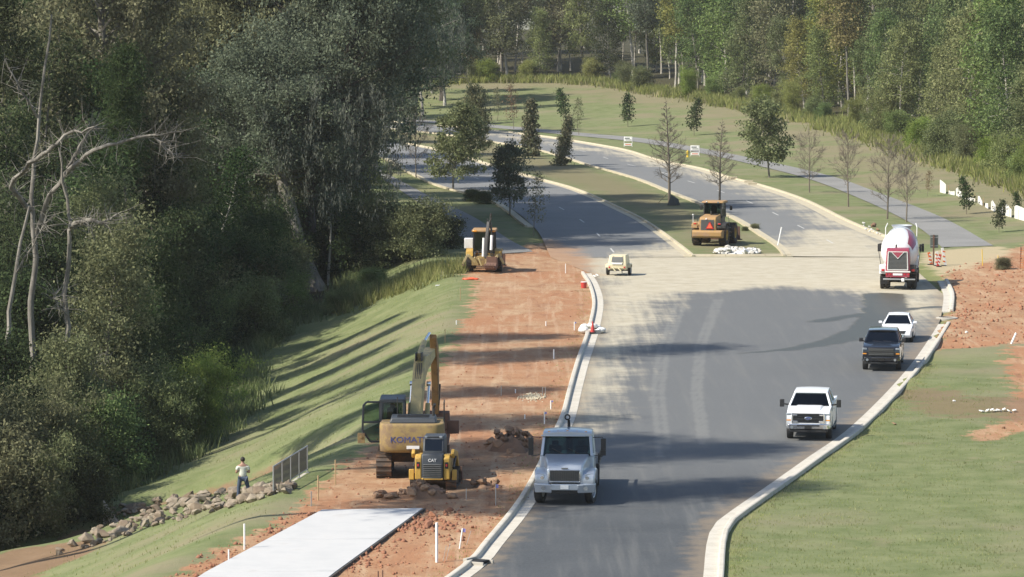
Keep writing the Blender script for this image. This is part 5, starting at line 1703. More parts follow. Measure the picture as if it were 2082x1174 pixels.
# ------------------------------------------------------------------ concrete mixer, seen from behind
def mixer():
    p = at(1824, 589)
    t = thing('concrete_mixer', 'red and white concrete mixer truck seen from behind at the sandy turn', 'mixer truck', (p.x + 0.55, p.y + 3.6, 0.02), -0.135)
    W = 2.45
    MB().box(0, 0, 0.95, 0.9, 8.6, 0.30).cyl((-1.1, -3.2, 0.53), (1.1, -3.2, 0.53), 0.1, 8).cyl((-1.1, -1.9, 0.53), (1.1, -1.9, 0.53), 0.1, 8).cyl((-1.1, 2.9, 0.53), (1.1, 2.9, 0.53), 0.1, 8).build('chassis', M['black_matt'], t)
    for s in (-1, 1):
        for y in (-3.2, -1.9):
            for x in (1.04, 0.72): wheel(t, s * x, y, 0.53, 0.29, tyre='rubber_mud', side=s, rim='rim_white')
        wheel(t, s * 1.0, 2.9, 0.53, 0.32, tyre='rubber_mud', side=s, rim='rim_white')
        MB().prism([(-3.95, 1.02), (-1.2, 1.02), (-1.2, 1.16), (-3.0, 1.20), (-3.95, 1.16)], s * 0.62, s * 1.24).build('mudguard', M['white_paint' if s < 0 else 'steel_dark'], t, bevel=0.03)
        MB().box(s * 0.92, -4.05, 0.62, 0.5, 0.03, 0.5).build('mud_flap', M['black_matt'], t)
        MB().box(s * 0.98, -3.98, 1.42, 0.46, 0.5, 0.46).build('rear_locker', M['white_paint' if s < 0 else 'steel_dark'], t, bevel=0.04)
        MB().box(s * 0.98, -4.24, 1.30, 0.2, 0.03, 0.14).build('taillight', M['red_lens'], t, bevel=0.01)
        mm = MB().bar((s * 1.1, 2.6, 2.3), (s * 1.42, 2.5, 2.55), 0.04).box(s * 1.42, 2.45, 2.35, 0.16, 0.1, 0.55).build('mirror', M['black_trim'], t, bevel=0.03)
        mm2 = MB().bar((s * 1.2, -1.4, 1.2), (s * 1.38, -1.5, 2.4), 0.04).box(s * 1.38, -1.5, 2.6, 0.14, 0.10, 0.5).build('work_mirror', M['black_trim'], t, bevel=0.03)
    # engine cowl with the big radiator
    c = MB().prism([(-4.45, 1.20), (-4.35, 2.62), (-4.05, 2.74), (-2.9, 2.72), (-2.6, 1.20)], -0.80, 0.80, lambda y, z: 1 - 0.06 * (z - 1.2) / 1.5).build('engine_cowl', M['red_paint'], t, bevel=0.07, seg=3)
    MB().slab([(-0.64, -4.455, 1.34), (0.64, -4.455, 1.34), (0.60, -4.385, 2.50), (-0.60, -4.385, 2.50)], 0.03).build('radiator_grille', M['grille_grey'], c)
    m = MB()
    for k in range(13):
        z = 1.42 + k * 0.085
        m.box(0, -4.472 + (z - 1.34) * 0.06, z, 1.20, 0.02, 0.022)
    m.build('grille_bars', M['steel_dark'], c)
    m = MB()
    def yy_(z): return -4.478 + (z - 1.34) * 0.06
    for a, b in (((-.66, 1.34), (.66, 1.34)), ((-.62, 2.52), (.62, 2.52)), ((-.66, 1.34), (-.62, 2.52)), ((.66, 1.34), (.62, 2.52))):
        m.bar((a[0], yy_(a[1]), a[1]), (b[0], yy_(b[1]), b[1]), 0.05)
    m.build('grille_frame', M['fabric_white'], c)
    m = MB().slab([(-.36, yy_(2.52) - .01, 2.50), (0, yy_(2.14) - .01, 2.12), (.0001, yy_(2.14) - .01, 2.12), (.36, yy_(2.52) - .01, 2.50)], 0.03)
    m.build('cowl_shield', M['red_paint'], c)
    m = MB()
    for s in (-1, 1): m.bar((s * .40, yy_(2.52) - .02, 2.50), (0, yy_(2.10) - .02, 2.08), 0.035)
    m.build('shield_edge', M['fabric_white'], c)
    # rear beam, plate, hitch
    MB().box(0, -4.44, 1.02, 1.56, 0.16, 0.34).build('rear_beam', M['red_paint'], t, bevel=0.03)
    MB().box(0, -4.50, 1.215, 1.66, 0.12, 0.09).build('light_bar', M['fabric_white'], t, bevel=0.02)
    MB().box(0, -4.535, 1.04, 0.62, 0.03, 0.13).build('licence_plate', M['white_print'], t, bevel=0.01)
    for k in (-3, -2, 2, 3): MB().box(k * 0.24, -4.53, 1.05, 0.11, 0.03, 0.09).build('marker_light', M['red_lens'], t, bevel=0.01)
    MB().box(0.1, -4.50, 0.72, 2.1, 0.10, 0.09).build('bumper', M['galvanised'], t, bevel=0.015)
    MB().box(0.35, -4.56, 0.68, 0.20, 0.14, 0.22).build('tow_hitch', M['white_print'], t, bevel=0.03)
    # drum tilted towards the front mouth
    ax = Matrix.Translation((0, -2.75, 2.10)) @ Matrix.Rotation(-PI / 2 + R(11), 4, 'X')
    d = MB().lathe([(0.0, -0.10), (0.62, -0.08), (0.95, 0.25), (1.22, 1.0), (1.25, 2.1), (1.12, 3.1), (0.86, 4.3), (0.62, 5.2), (0.50, 5.5)], 40, ax).build('drum', M['drum_white'], t, smooth=50)
    ringm = MB().lathe([(0.93, 3.86), (1.02, 3.86), (1.02, 4.02), (0.90, 4.02)], 36, ax, closed=True)
    ringm.lathe([(0.60, 5.05), (0.72, 5.05), (0.68, 5.5), (0.52, 5.5)], 30, ax, closed=True)
    ringm.build('drum_ring', M['drum_grey'], d, smooth=40)
    # red band painted on the drum: a raised strip following the shell
    vs, fs = [], []
    rp = [(0.985, 0.28), (1.245, 1.0), (1.272, 2.1), (1.145, 3.1), (0.99, 3.75)]
    for i, (r_, h_) in enumerate(rp):
        for j in range(5):
            a = 0.62 - 0.10 * i + j * 0.14
            vs.append(ax @ Vector((r_ * math.sin(a), -r_ * math.cos(a), h_)))
    for i in range(4):
        for j in range(4):
            k = i * 5 + j
            fs.append((k, k + 1, k + 6, k + 5))
    MB().add(vs, fs).build('drum_stripe', M['red_paint'], d, smooth=60)
    # supports, hopper, ladder rails, cab
    m = MB()
    for s in (-1, 1):
        m.bar((s * 0.5, -2.7, 1.1), (s * 0.35, -2.85, 2.1), 0.12).bar((s * 0.6, 1.2, 1.1), (s * 0.9, 1.15, 2.5), 0.14)
    m.build('drum_support', M['white_paint'], t)
    m = MB()
    for s in (-1, 1):
        m.tube([(s * 1.02, 0.6, 1.2), (s * 1.05, 1.5, 3.75), (s * 0.95, 2.2, 4.0)], 0.03, 6)
    m.build('grab_rails', M['fabric_white'], t, smooth=40)
    MB().lathe([(0.30, 0), (0.34, 0), (0.72, 0.6), (0.68, 0.6)], 20, Matrix.Translation((0, 2.75, 3.25)), closed=True).build('hopper', M['drum_grey'], t, smooth=40)
    MB().prism([(1.7, 1.0), (1.7, 1.75), (3.9, 1.75), (4.0, 1.0)], -1.15, 1.15).build('cab_body', M['white_paint'], t, bevel=0.05)
    greenhouse(t, 3.92, 3.75, 1.85, 1.75, 1.74, 2.78, 2.2, 2.05, 'white_paint', 'glass_dark', (0.5,), 0.12, 0.1)
    seats(t, (0.0,), 2.8, 1.4)
    MB().box(0, 3.6, 1.72, 1.9, 0.3, 0.2).build('dashboard', M['black_trim'], t, bevel=0.04)
    MB().cyl((-0.15, -3.4, 2.7), (-0.15, -3.4, 2.95), 0.06, 10).build('exhaust', M['steel_dark'], t, smooth=40)
    return t


mixer()

# ------------------------------------------------------------------ excavator
def tracks(parent, x, y0, y1, w, h, mat='track_mud', nshoe=46, name='track'):
    """a crawler track: belt of shoes round a frame, rollers inside"""
    r = h / 2
    o = MB()
    L_ = (y1 - y0 - h)
    per = 2 * L_ + 2 * PI * r
    for k in range(nshoe):
        s = per * k / nshoe
        if s < L_: c, a = (y0 + r + s, h - 0.02), 0.0
        elif s < L_ + PI * r:
            a = -(s - L_) / r
            c = (y1 - r + math.sin(-a) * (r - .02), r + math.cos(a) * (r - .02))
        elif s < 2 * L_ + PI * r: c, a = (y1 - r - (s - L_ - PI * r), 0.02), PI
        else:
            a = PI - (s - 2 * L_ - PI * r) / r
            c = (y0 + r - math.sin(PI - a) * (r - .02), r - math.cos(PI - a) * (r - .02))
        q = Matrix.Rotation(a, 3, 'X')
        o.box(x, c[0], c[1], w, per / nshoe * 0.93, 0.045, rot=q)
        g = q @ Vector((0, -per / nshoe * 0.3, 0.04))
        o.box(x, c[0] + g.y, c[1] + g.z, w, 0.03, 0.05, rot=q)
    tr = o.build(name, M[mat], parent)
    m = MB().box(x, (y0 + y1) / 2, r, w * 0.55, L_, h * 0.55)
    for y in (y0 + r, y1 - r): m.cyl((x - w * 0.3, y, r), (x + w * 0.3, y, r), r * 0.86, 18)
    for k in range(6):
        y = y0 + r + L_ * (k + 0.5) / 6
        m.cyl((x - w * 0.28, y, r * 0.32), (x + w * 0.28, y, r * 0.32), r * 0.28, 10)
    m.build('track_frame', M['steel_dark'], tr, smooth=40)
    return tr


def excavator():
    p = at(838, 974)
    p = Vector((p.x, p.y + 2.0, 0))
    t = thing('excavator', 'big yellow crawler excavator seen from behind with raised boom', 'excavator', (p.x, p.y, gz(p.x, p.y) + 0.02), 0.0)
    for s in (-1, 1): tracks(t, s * 1.16, -2.05, 2.05, 0.62, 0.92)
    MB().box(0, 0, 0.72, 1.7, 1.6, 0.36).cyl((0, 0, 0.88), (0, 0, 1.10), 0.72, 24).build('undercarriage', M['track_mud'], t, smooth=40)
    u = MB().box(0, -0.15, 1.17, 2.5, 3.7, 0.16).build('platform', M['steel_dark'], t, bevel=0.03)
    rz = R(-7)
    def on(o):
        return o
    # counterweight: curved block
    vs, fs, n = [], [], 14
    for z, e in ((1.12, 0.90), (1.22, 0.97), (1.45, 1.0), (2.18, 1.0), (2.30, 0.97)):
        for i in range(n + 1):
            a = i / n * 2 - 1
            vs.append((a * 1.32 * (0.985 if e < 1 else 1), (-2.62 + 0.40 * abs(a) ** 7.0) * (0.93 + 0.07 * e) + (1 - e) * 1.2, z))
        vs.append((1.32, -1.55, z)); vs.append((-1.32, -1.55, z))
    m_ = n + 3
    for r_ in range(4):
        for i in range(m_):
            fs.append((r_ * m_ + i, r_ * m_ + (i + 1) % m_, (r_ + 1) * m_ + (i + 1) % m_, (r_ + 1) * m_ + i))
    fs += [tuple(range(m_ - 1, -1, -1)), tuple(range(4 * m_, 5 * m_))]
    c = MB().add(vs, fs).build('counterweight', M['mud_yellow'], t, bevel=0.05, seg=3)
    text('KOMATSU', 0.34, M['blue_print'], c, (0.0, -2.622, 1.66), (PI / 2, 0, 0), sx=1.1, ext=0.006)
    MB().box(0.82, -2.44, 2.02, 0.46, 0.02, 0.17, rot=Matrix.Rotation(0.26, 3, 'Z')).build('sticker', M['white_print'], c)
    MB().box(0.05, -2.63, 1.36, 0.52, 0.012, 0.13).build('plate', M['white_print'], c)
    # engine deck and side panels
    MB().box(0, -1.12, 1.78, 2.56, 0.90, 1.02).build('engine_house', M['mud_yellow'], t, bevel=0.05)
    hd = MB().hexa([(-.92, -2.28, 2.30), (1.02, -2.28, 2.30), (1.02, -.9, 2.30), (-.92, -.9, 2.30)], [(-.84, -2.18, 2.52), (.94, -2.18, 2.52), (.94, -.98, 2.55), (-.84, -.98, 2.55)]).build('engine_hood', M['hood_black'], t, bevel=0.05)
    m = MB()
    for k in range(6): m.box(0.05, -2.05 + k * 0.16, 2.545, 1.3, 0.05, 0.02)
    m.build('hood_louvres', M['black_trim'], hd)
    for x0, nm in ((1.05, 'side_panel'),):
        MB().box(x0, 0.55, 1.66, 0.45, 2.3, 0.80).build(nm, M['mud_yellow'], t, bevel=0.04)
    MB().box(0.92, 1.20, 2.1, 0.6, 0.7, 0.10).build('tool_box', M['mud_yellow'], t, bevel=0.03)
    m = MB()
    m.cyl((0.86, -1.5, 2.3), (0.86, -1.5, 2.86), 0.06, 10).cyl((0.86, -1.5, 2.86), (0.92, -1.62, 3.02), 0.06, 10)
    m.build('exhaust', M['steel_dark'], t, smooth=40)
    m = MB()
    m.tube([(1.28, -1.0, 2.1), (1.28, -1.0, 3.0), (1.28, 0.2, 3.0), (1.28, 0.2, 2.05)], 0.022, 6).tube([(-0.62, -0.95, 2.5), (-0.62, -0.95, 3.25)], 0.02, 6)
    m.build('handrail', M['steel_dark'], t, smooth=40)
    # right-hand mirror and step seen beyond the side
    MB().box(1.62, 1.3, 1.75, 0.5, 0.12, 0.55).bar((1.25, 1.3, 1.6), (1.45, 1.3, 1.7), 0.05).build('side_step', M['rusty'], t, bevel=0.03)
    # cab on the left
    MB().box(-0.86, 0.72, 1.52, 0.98, 1.7, 0.62).build('cab_base', M['steel_dark'], t, bevel=0.04)
    cab = MB()
    X0, X1, Y0, Y1, Z0, Z1 = -1.34, -0.38, -0.18, 1.62, 1.82, 2.98
    for x in (X0, X1):
        for y in (Y0, Y1): cab.bar((x, y, Z0), (x * (0.97 if x == X0 else 1), y, Z1), 0.09)
        cab.bar((x, 0.75, Z0), (x, 0.75, Z1), 0.06)
    for y in (Y0, Y1):
        cab.bar((X0, y, Z1), (X1, y, Z1), 0.10).bar((X0, y, Z0), (X1, y, Z0), 0.10)
    for x in (X0, X1): cab.bar((x, Y0, Z1), (x, Y1, Z1), 0.10)
    cb = cab.build('cab', M['hood_black'], t, bevel=0.012)
    MB().box((X0 + X1) / 2, (Y0 + Y1) / 2, Z1 + 0.05, 1.04, 1.9, 0.09).build('cab_roof', M['hood_black'], cb, bevel=0.04)
    MB().slab([(X0 + .06, Y0, 2.15), (X1 - .06, Y0, 2.15), (X1 - .06, Y0, Z1 - .05), (X0 + .06, Y0, Z1 - .05)], 0.012).build('rear_window', M['glass'], cb)
    MB().slab([(X1, Y0 + .06, Z0), (X1, Y1 - .06, Z0), (X1, Y1 - .06, Z1 - .05), (X1, Y0 + .06, Z1 - .05)], 0.012).build('side_window', M['glass'], cb)
    MB().slab([(X1 - .06, Y1, Z0), (X0 + .06, Y1, Z0), (X0 + .06, Y1, Z1 - .05), (X1 - .06, Y1, Z1 - .05)], 0.012).build('windshield', M['glass'], cb)
    MB().box((X0 + X1) / 2, Y0 - 0.015, 2.0, 0.92, 0.05, 0.32).build('cab_rear_panel', M['mud_yellow'], cb, bevel=0.02)
    seats(t, (-0.86,), 0.72, 1.98, 0.5)
    # door swung wide open to the left
    dr = MB()
    D0, D1 = Vector((-1.38, 0.10, 0)), Vector((-2.16, -0.10, 0))
    e = lambda q, z: (D0.x + (D1.x - D0.x) * q, D0.y + (D1.y - D0.y) * q, z)
    for a, b in ((e(0, 1.28), e(0, 2.92)), (e(0.92, 1.75), e(0.86, 2.80)), (e(0, 2.92), e(0.70, 2.94)), (e(0.70, 2.94), e(0.88, 2.78)), (e(0, 2.1), e(0.9, 2.1)), (e(0.5, 1.28), e(0.92, 1.75)), (e(0, 1.28), e(0.5, 1.28))):
        dr.bar(a, b, 0.08)
    do = dr.build('door', M['hood_black'], t, bevel=0.015)
    MB().slab([e(.05, 2.13), e(.88, 2.13), e(.83, 2.80), e(.05, 2.88)], 0.012).build('door_window', M['glass'], do)
    MB().slab([e(.05, 1.32), e(.5, 1.32), e(.88, 1.76), e(.05, 2.06)], 0.012).build('lower_window', M['glass'], do)
    MB().box(*e(0.98, 1.45), 0.30, 0.10, 0.42).cyl((e(0.98, 1.5)[0], e(0.98, 1.5)[1] - .06, 1.5), (e(0.98, 1.5)[0], e(0.98, 1.5)[1] - .08, 1.5), 0.06, 10).build('door_foot', M['mud_yellow'], do, bevel=0.04)
    # boom, stick, bucket: the whole arm is yawed a little to the right
    A = Matrix.Translation((0.05, 0.55, 0.35)) @ Matrix.Rotation(R(-7), 4, 'Z') @ Matrix.Diagonal((0.95, 0.95, 0.85, 1.0))
    def arm(name, prof, w, mat):
        m = MB(); m.M = A
        m.prism(prof, -w / 2, w / 2)
        return m.build(name, M[mat], t, bevel=0.03)
    bo = arm('boom', [(0.0, 1.55), (-0.10, 1.95), (0.55, 3.35), (1.35, 4.75), (1.75, 5.05), (2.15, 5.0), (5.0, 5.15), (5.2, 4.95), (5.05, 4.75), (2.4, 4.28), (1.75, 4.0), (1.15, 3.1), (0.45, 1.70)], 0.50, 'pale_yellow')
    m = MB(); m.M = A
    for k in range(4): m.bar((-0.12 + k * 0.08, 0.05, 2.05), (-0.12 + k * 0.08, 1.28, 4.75), 0.03)
    m.build('hydraulic_hose', M['steel_dark'], bo)
    for s in (-1, 1):
        m = MB(); m.M = A
        m.cyl((s * 0.38, 0.85, 1.55), (s * 0.38, 1.35, 2.75), 0.11, 12)
        cy = m.build('boom_cylinder', M['pale_yellow'], t, smooth=40)
        m = MB(); m.M = A
        m.cyl((s * 0.38, 1.35, 2.75), (s * 0.38, 1.70, 3.65), 0.06, 10).cyl((s * 0.28, 1.70, 3.68), (s * 0.46, 1.70, 3.68), 0.12, 12)
        m.build('piston_rod', M['chrome'], cy, smooth=40)
    m = MB(); m.M = A
    m.cyl((0.0, 1.35, 5.10), (0.0, 2.9, 5.62), 0.13, 12)
    cy = m.build('stick_cylinder', M['pale_yellow'], t, smooth=40)
    m = MB(); m.M = A
    m.cyl((0.0, 2.9, 5.62), (0.0, 4.5, 5.88), 0.07, 10)
    m.build('piston_rod', M['chrome'], cy, smooth=40)
    m = MB(); m.M = A
    for s in (-1, 1): m.box(s * 0.12, 1.32, 5.05, 0.06, 0.45, 0.42)
    m.build('cylinder_bracket', M['steel_dark'], bo, bevel=0.02)
    m = MB(); m.M = Matrix.Translation((0.16, 0, 0)) @ A
    m.prism([(4.9, 5.4), (4.45, 5.85), (4.35, 5.65), (4.55, 5.1), (5.0, 3.2), (5.15, 1.75), (5.35, 1.70), (5.45, 2.0), (5.35, 4.2), (5.2, 5.2)], -0.15, 0.15)
    m.build('stick', M['rust_yellow'], t, bevel=0.03)
    m = MB(); m.M = Matrix.Translation((0.16, 0, 0)) @ A
    m.cyl((0, 5.55, 4.6), (0, 5.62, 3.2), 0.09, 10).bar((-.14, 5.62, 3.2), (-.14, 5.2, 2.2), 0.08, 0.12).bar((.14, 5.62, 3.2), (.14, 5.2, 2.2), 0.08, 0.12)
    m.build('bucket_linkage', M['steel_dark'], t, smooth=40)
    m = MB(); m.M = Matrix.Translation((0.16, 0, 0)) @ A
    bk = [(5.2, 1.8), (5.5, 1.9), (5.75, 1.3), (5.65, 0.6), (5.2, 0.25), (4.6, 0.25), (4.3, 0.55), (4.55, 0.7), (5.0, 0.62), (5.25, 0.9)]
    m.prism(bk, -0.6, 0.6)
    for k in range(5): m.box(-0.5 + k * 0.25, 4.2, 0.60, 0.10, 0.30, 0.06, rot=Matrix.Rotation(-0.5, 3, 'X'))
    m.build('bucket', M['rusty'], t, bevel=0.03)
    return t


excavator()


# ------------------------------------------------------------------ compact track loader
def track_loader():
    p = at(884, 998)
    t = thing('compact_track_loader', 'small yellow compact track loader with black louvred rear door', 'track loader', (p.x, p.y + 1.5, gz(p.x, p.y + 1.5) + 0.01), R(-4))
    for s in (-1, 1): tracks(t, s * 0.72, -1.15, 1.15, 0.42, 0.66, nshoe=34)
    MB().box(0, 0.0, 0.62, 1.05, 2.3, 0.5).build('chassis', M['steel_dark'], t, bevel=0.03)
    for s in (-1, 1):
        tw = MB().prism([(-1.38, 0.42), (-1.38, 1.28), (-1.18, 1.42), (-0.2, 1.36), (-0.1, 0.66), (-0.9, 0.66), (-1.0, 0.42)], s * 0.44, s * 0.70).build('side_tower', M['clean_yellow'], t, bevel=0.04)
        MB().box(s * 0.57, -1.385, 1.0, 0.13, 0.03, 0.26).build('lamp_recess', M['black_trim'], tw, bevel=0.01)
        MB().box(s * 0.57, -1.40, 1.0, 0.07, 0.02, 0.10).build('taillight', M['red_lens'], tw, bevel=0.01)
        la = MB().prism([(-1.05, 1.25), (-1.15, 1.45), (-0.9, 1.60), (0.6, 1.35), (1.35, 0.55), (1.5, 0.25), (1.35, 0.2), (1.1, 0.5), (0.45, 1.15), (-0.6, 1.32)], s * 0.72, s * 0.86).build('lift_arm', M['clean_yellow'], t, bevel=0.03)
        MB().cyl((s * 0.79, -0.9, 0.85), (s * 0.79, 0.3, 1.2), 0.05, 10).build('lift_cylinder', M['steel_dark'], t, smooth=40)
        MB().box(s * 0.86, -1.15, 0.60, 0.20, 0.10, 0.42).build('bumper_guard', M['clean_yellow'], t, bevel=0.02)
    rd = MB().prism([(-1.46, 0.40), (-1.46, 1.10), (-1.36, 1.44), (-0.9, 1.46), (-0.9, 0.4)], -0.43, 0.43).build('rear_door', M['hood_black'], t, bevel=0.04)
    m = MB()
    for k in range(8):
        m.box(0, -1.475, 0.50 + k * 0.075, 0.72, 0.04, 0.03, rot=Matrix.Rotation(0.5, 3, 'X'))
    m.build('louvre', M['grille_grey'], rd)
    text('CAT', 0.17, M['white_print'], rd, (0.0, -1.462, 1.20), (PI / 2 - 0.15, 0, 0), ext=0.01)
    MB().box(0, -1.46, 0.46, 0.86, 0.06, 0.08).build('rear_bumper', M['clean_yellow'], t, bevel=0.02)
    MB().prism([(-0.95, 1.40), (-0.98, 1.50), (-0.72, 2.02), (0.42, 2.06), (0.55, 1.90), (0.62, 0.75), (-0.6, 0.75), (-0.6, 1.40)], -0.42, 0.42).build('cab', M['hood_black'], t, bevel=0.05)
    MB().slab([(-.34, -0.965, 1.54), (.34, -0.965, 1.54), (.34, -0.745, 1.97), (-.34, -0.745, 1.97)], 0.015).build('rear_window', M['glass_dark'], t)
    MB().box(0, -0.15, 2.06, 0.80, 1.0, 0.05).build('cab_roof', M['hood_black'], t, bevel=0.02)
    m = MB()
    m.prism([(1.4, 0.08), (2.2, 0.04), (2.2, 0.08), (1.55, 0.16), (1.45, 0.62), (1.38, 0.62)], -0.95, 0.95)
    for s in (-1, 1): m.prism([(1.4, 0.08), (2.15, 0.06), (1.45, 0.62)], s * 0.95, s * 0.92)
    m.build('bucket', M['rusty'], t)
    for s in (-1, 1): MB().box(s * 0.30, -0.82, 2.07, 0.12, 0.08, 0.09).build('work_light', M['lamp_glass'], t, bevel=0.02)
    return t


track_loader()


# ------------------------------------------------------------------ wheel loader
def wheel_loader():
    p = at(1447, 501)
    t = thing('wheel_loader', 'orange-yellow wheel loader with a red triangle on its rear grille', 'wheel loader', (p.x + 0.35, p.y + 2.3, 0.03), R(-15))
    for s in (-1, 1):
        for y in (-1.55, 1.65):
            wheel(t, s * 1.05, y, 0.78, 0.60, 'rubber_mud', 'rim_yellow', lugs=18, side=s, rimr=0.52)
    MB().box(0, -1.4, 1.0, 1.2, 2.4, 0.6).box(0, 1.5, 0.95, 1.0, 1.9, 0.6).cyl((-1, -1.55, .78), (1, -1.55, .78), .2, 10).cyl((-1, 1.65, .78), (1, 1.65, .78), .2, 10).cyl((0, 0.05, 0.6), (0, 0.05, 1.3), 0.25, 12).build('chassis', M['steel_dark'], t)
    MB().prism([(-2.75, 0.62), (-2.90, 0.75), (-2.90, 1.10), (-2.75, 1.22), (-2.2, 1.22), (-2.2, 0.62)], -1.22, 1.22, lambda y, z: 0.92 if y < -2.8 else 1.0).build('counterweight', M['loader_yellow'], t, bevel=0.06, seg=3)
    h_ = MB().prism([(-2.72, 1.15), (-2.66, 2.05), (-2.50, 2.22), (-0.75, 2.36), (-0.75, 1.15)], -0.68, 0.68, lambda y, z: 1 - 0.10 * max(0, z - 1.7)).build('engine_hood', M['loader_yellow'], t, bevel=0.07, seg=3)
    gr = MB().slab([(-.52, -2.735, 1.22), (.52, -2.735, 1.22), (.50, -2.675, 2.02), (-.50, -2.675, 2.02)], 0.03).build('rear_grille', M['grille_grey'], h_)
    m = MB()
    for k in range(9): m.box(0, -2.752 + k * 0.0055, 1.28 + k * 0.085, 0.98, 0.02, 0.02)
    m.build('grille_bars', M['steel_dark'], h_)
    tri = lambda s, y, mat, nm: MB().prism([(0, 0)] * 0 or [(-0.32 * s, -0.20 * s), (0.32 * s, -0.20 * s), (0.03, 0.34 * s), (-0.03, 0.34 * s)], -0.01, 0.01).build(nm, M[mat], h_)
    a = tri(1.0, 0, 'smv_red', 'warning_triangle')
    b = tri(0.66, 0, 'smv_orange', 'triangle_centre')
    for o, y in ((a, -2.79), (b, -2.815)):
        o.location = (0.20, y, 1.52); o.rotation_euler = (0, 0, PI / 2)
    MB().cyl((-0.10, -2.74, 2.10), (-0.10, -2.70, 2.10), 0.06, 10).build('rear_camera', M['white_print'], h_, smooth=40)
    MB().cyl((0.0, -1.35, 2.3), (0.0, -1.35, 2.62), 0.07, 12).box(0.3, -1.2, 2.36, 0.4, 0.5, 0.06).build('exhaust', M['steel_dark'], t, smooth=40)
    for s in (-1, 1):
        MB().prism([(-2.35, 1.35), (-2.35, 1.60), (-1.9, 1.78), (-1.1, 1.78), (-0.72, 1.60), (-0.72, 1.52), (-1.15, 1.68), (-1.9, 1.68), (-2.25, 1.5)], s * 0.74, s * 1.34).build('mudguard', M['steel_dark' if s > 0 else 'loader_yellow'], t, bevel=0.02)
        for z in (1.72, 1.45): MB().box(s * 0.95, -2.72, z, 0.36, 0.16, 0.17).build('rear_light', M['loader_yellow' if s < 0 else 'steel_dark'], t, bevel=0.03)
        MB().box(s * 0.95, -2.81, 1.72, 0.2, 0.03, 0.1).build('taillight', M['red_lens'], t, bevel=0.01)
        m = MB()
        m.tube([(s * 1.25, -0.6, 0.7), (s * 1.25, -0.6, 1.9), (s * 1.1, -0.3, 2.2)], 0.025, 6)
        for z in (0.7, 1.0, 1.3): m.box(s * 1.15, -0.35, z, 0.3, 0.4, 0.04)
        m.build('ladder', M['steel_dark'], t, smooth=40)
        mm = MB().bar((s * 0.75, 0.55, 2.9), (s * 1.15, 0.5, 2.95), 0.04).box(s * 1.18, 0.48, 2.78, 0.20, 0.08, 0.36).build('mirror', M['black_trim'], t, bevel=0.03)
        MB().prism([(-0.2, 0.0), (0, 0)] * 0 or [(0.7, 1.6), (0.9, 1.9), (2.4, 1.55), (3.4, 0.75), (3.3, 0.5), (2.3, 1.15)], s * 0.30, s * 0.46).build('lift_arm', M['loader_yellow'], t, bevel=0.04)
    MB().box(0, -0.05, 1.75, 1.35, 1.5, 0.75).build('cab_base', M['steel_dark'], t, bevel=0.05)
    c = MB()
    for x in (-0.70, 0.70):
        for y in (-0.72, 0.62): c.bar((x, y, 2.1), (x * 0.95, y * 0.95, 3.22), 0.10)
        c.bar((x, -0.05, 2.1), (x * 0.95, -0.05, 3.22), 0.07)
    for y in (-0.72, 0.62): c.bar((-.7, y, 2.12), (.7, y, 2.12), 0.12)
    for x in (-0.70, 0.70): c.bar((x, -.72, 2.12), (x, .62, 2.12), 0.12)
    cb = c.build('cab', M['steel_dark'], t, bevel=0.015)
    MB().prism([(-0.92, 3.20), (-0.86, 3.34), (0.70, 3.36), (0.80, 3.20)], -0.86, 0.86).build('cab_roof', M['loader_yellow'], t, bevel=0.05)
    q = 0.012
    MB().slab([(-.62, -.70, 2.2), (.62, -.70, 2.2), (.60, -.68, 3.18), (-.60, -.68, 3.18)], q).build('rear_window', M['glass'], cb)
    MB().slab([(.62, .61, 2.2), (-.62, .61, 2.2), (-.60, .60, 3.18), (.60, .60, 3.18)], q).build('windshield', M['glass'], cb)
    for s in (-1, 1): MB().slab([(s * .69, -.64, 2.2), (s * .69, .56, 2.2), (s * .66, .54, 3.18), (s * .66, -.62, 3.18)], q).build('side_window', M['glass'], cb)
    seats(t, (0.0,), -0.05, 2.2, 0.5)
    MB().prism([(3.1, 0.12), (4.1, 0.06), (4.1, 0.12), (3.25, 0.25), (3.1, 1.2), (3.0, 1.2)], -1.35, 1.35).build('bucket', M['rusty'], t)
    for x in (-0.45, 0.45): MB().box(x, -0.93, 3.27, 0.14, 0.06, 0.10).build('work_light', M['lamp_glass'], t, bevel=0.02)
    MB().cyl((-1.15, -2.6, 2.36), (-1.15, -2.6, 2.44), 0.07, 10).bar((-1.15, -2.6, 1.8), (-1.15, -2.6, 2.4), 0.03).build('marker_ball', M['white_print'], t, smooth=40)
    return t


wheel_loader()


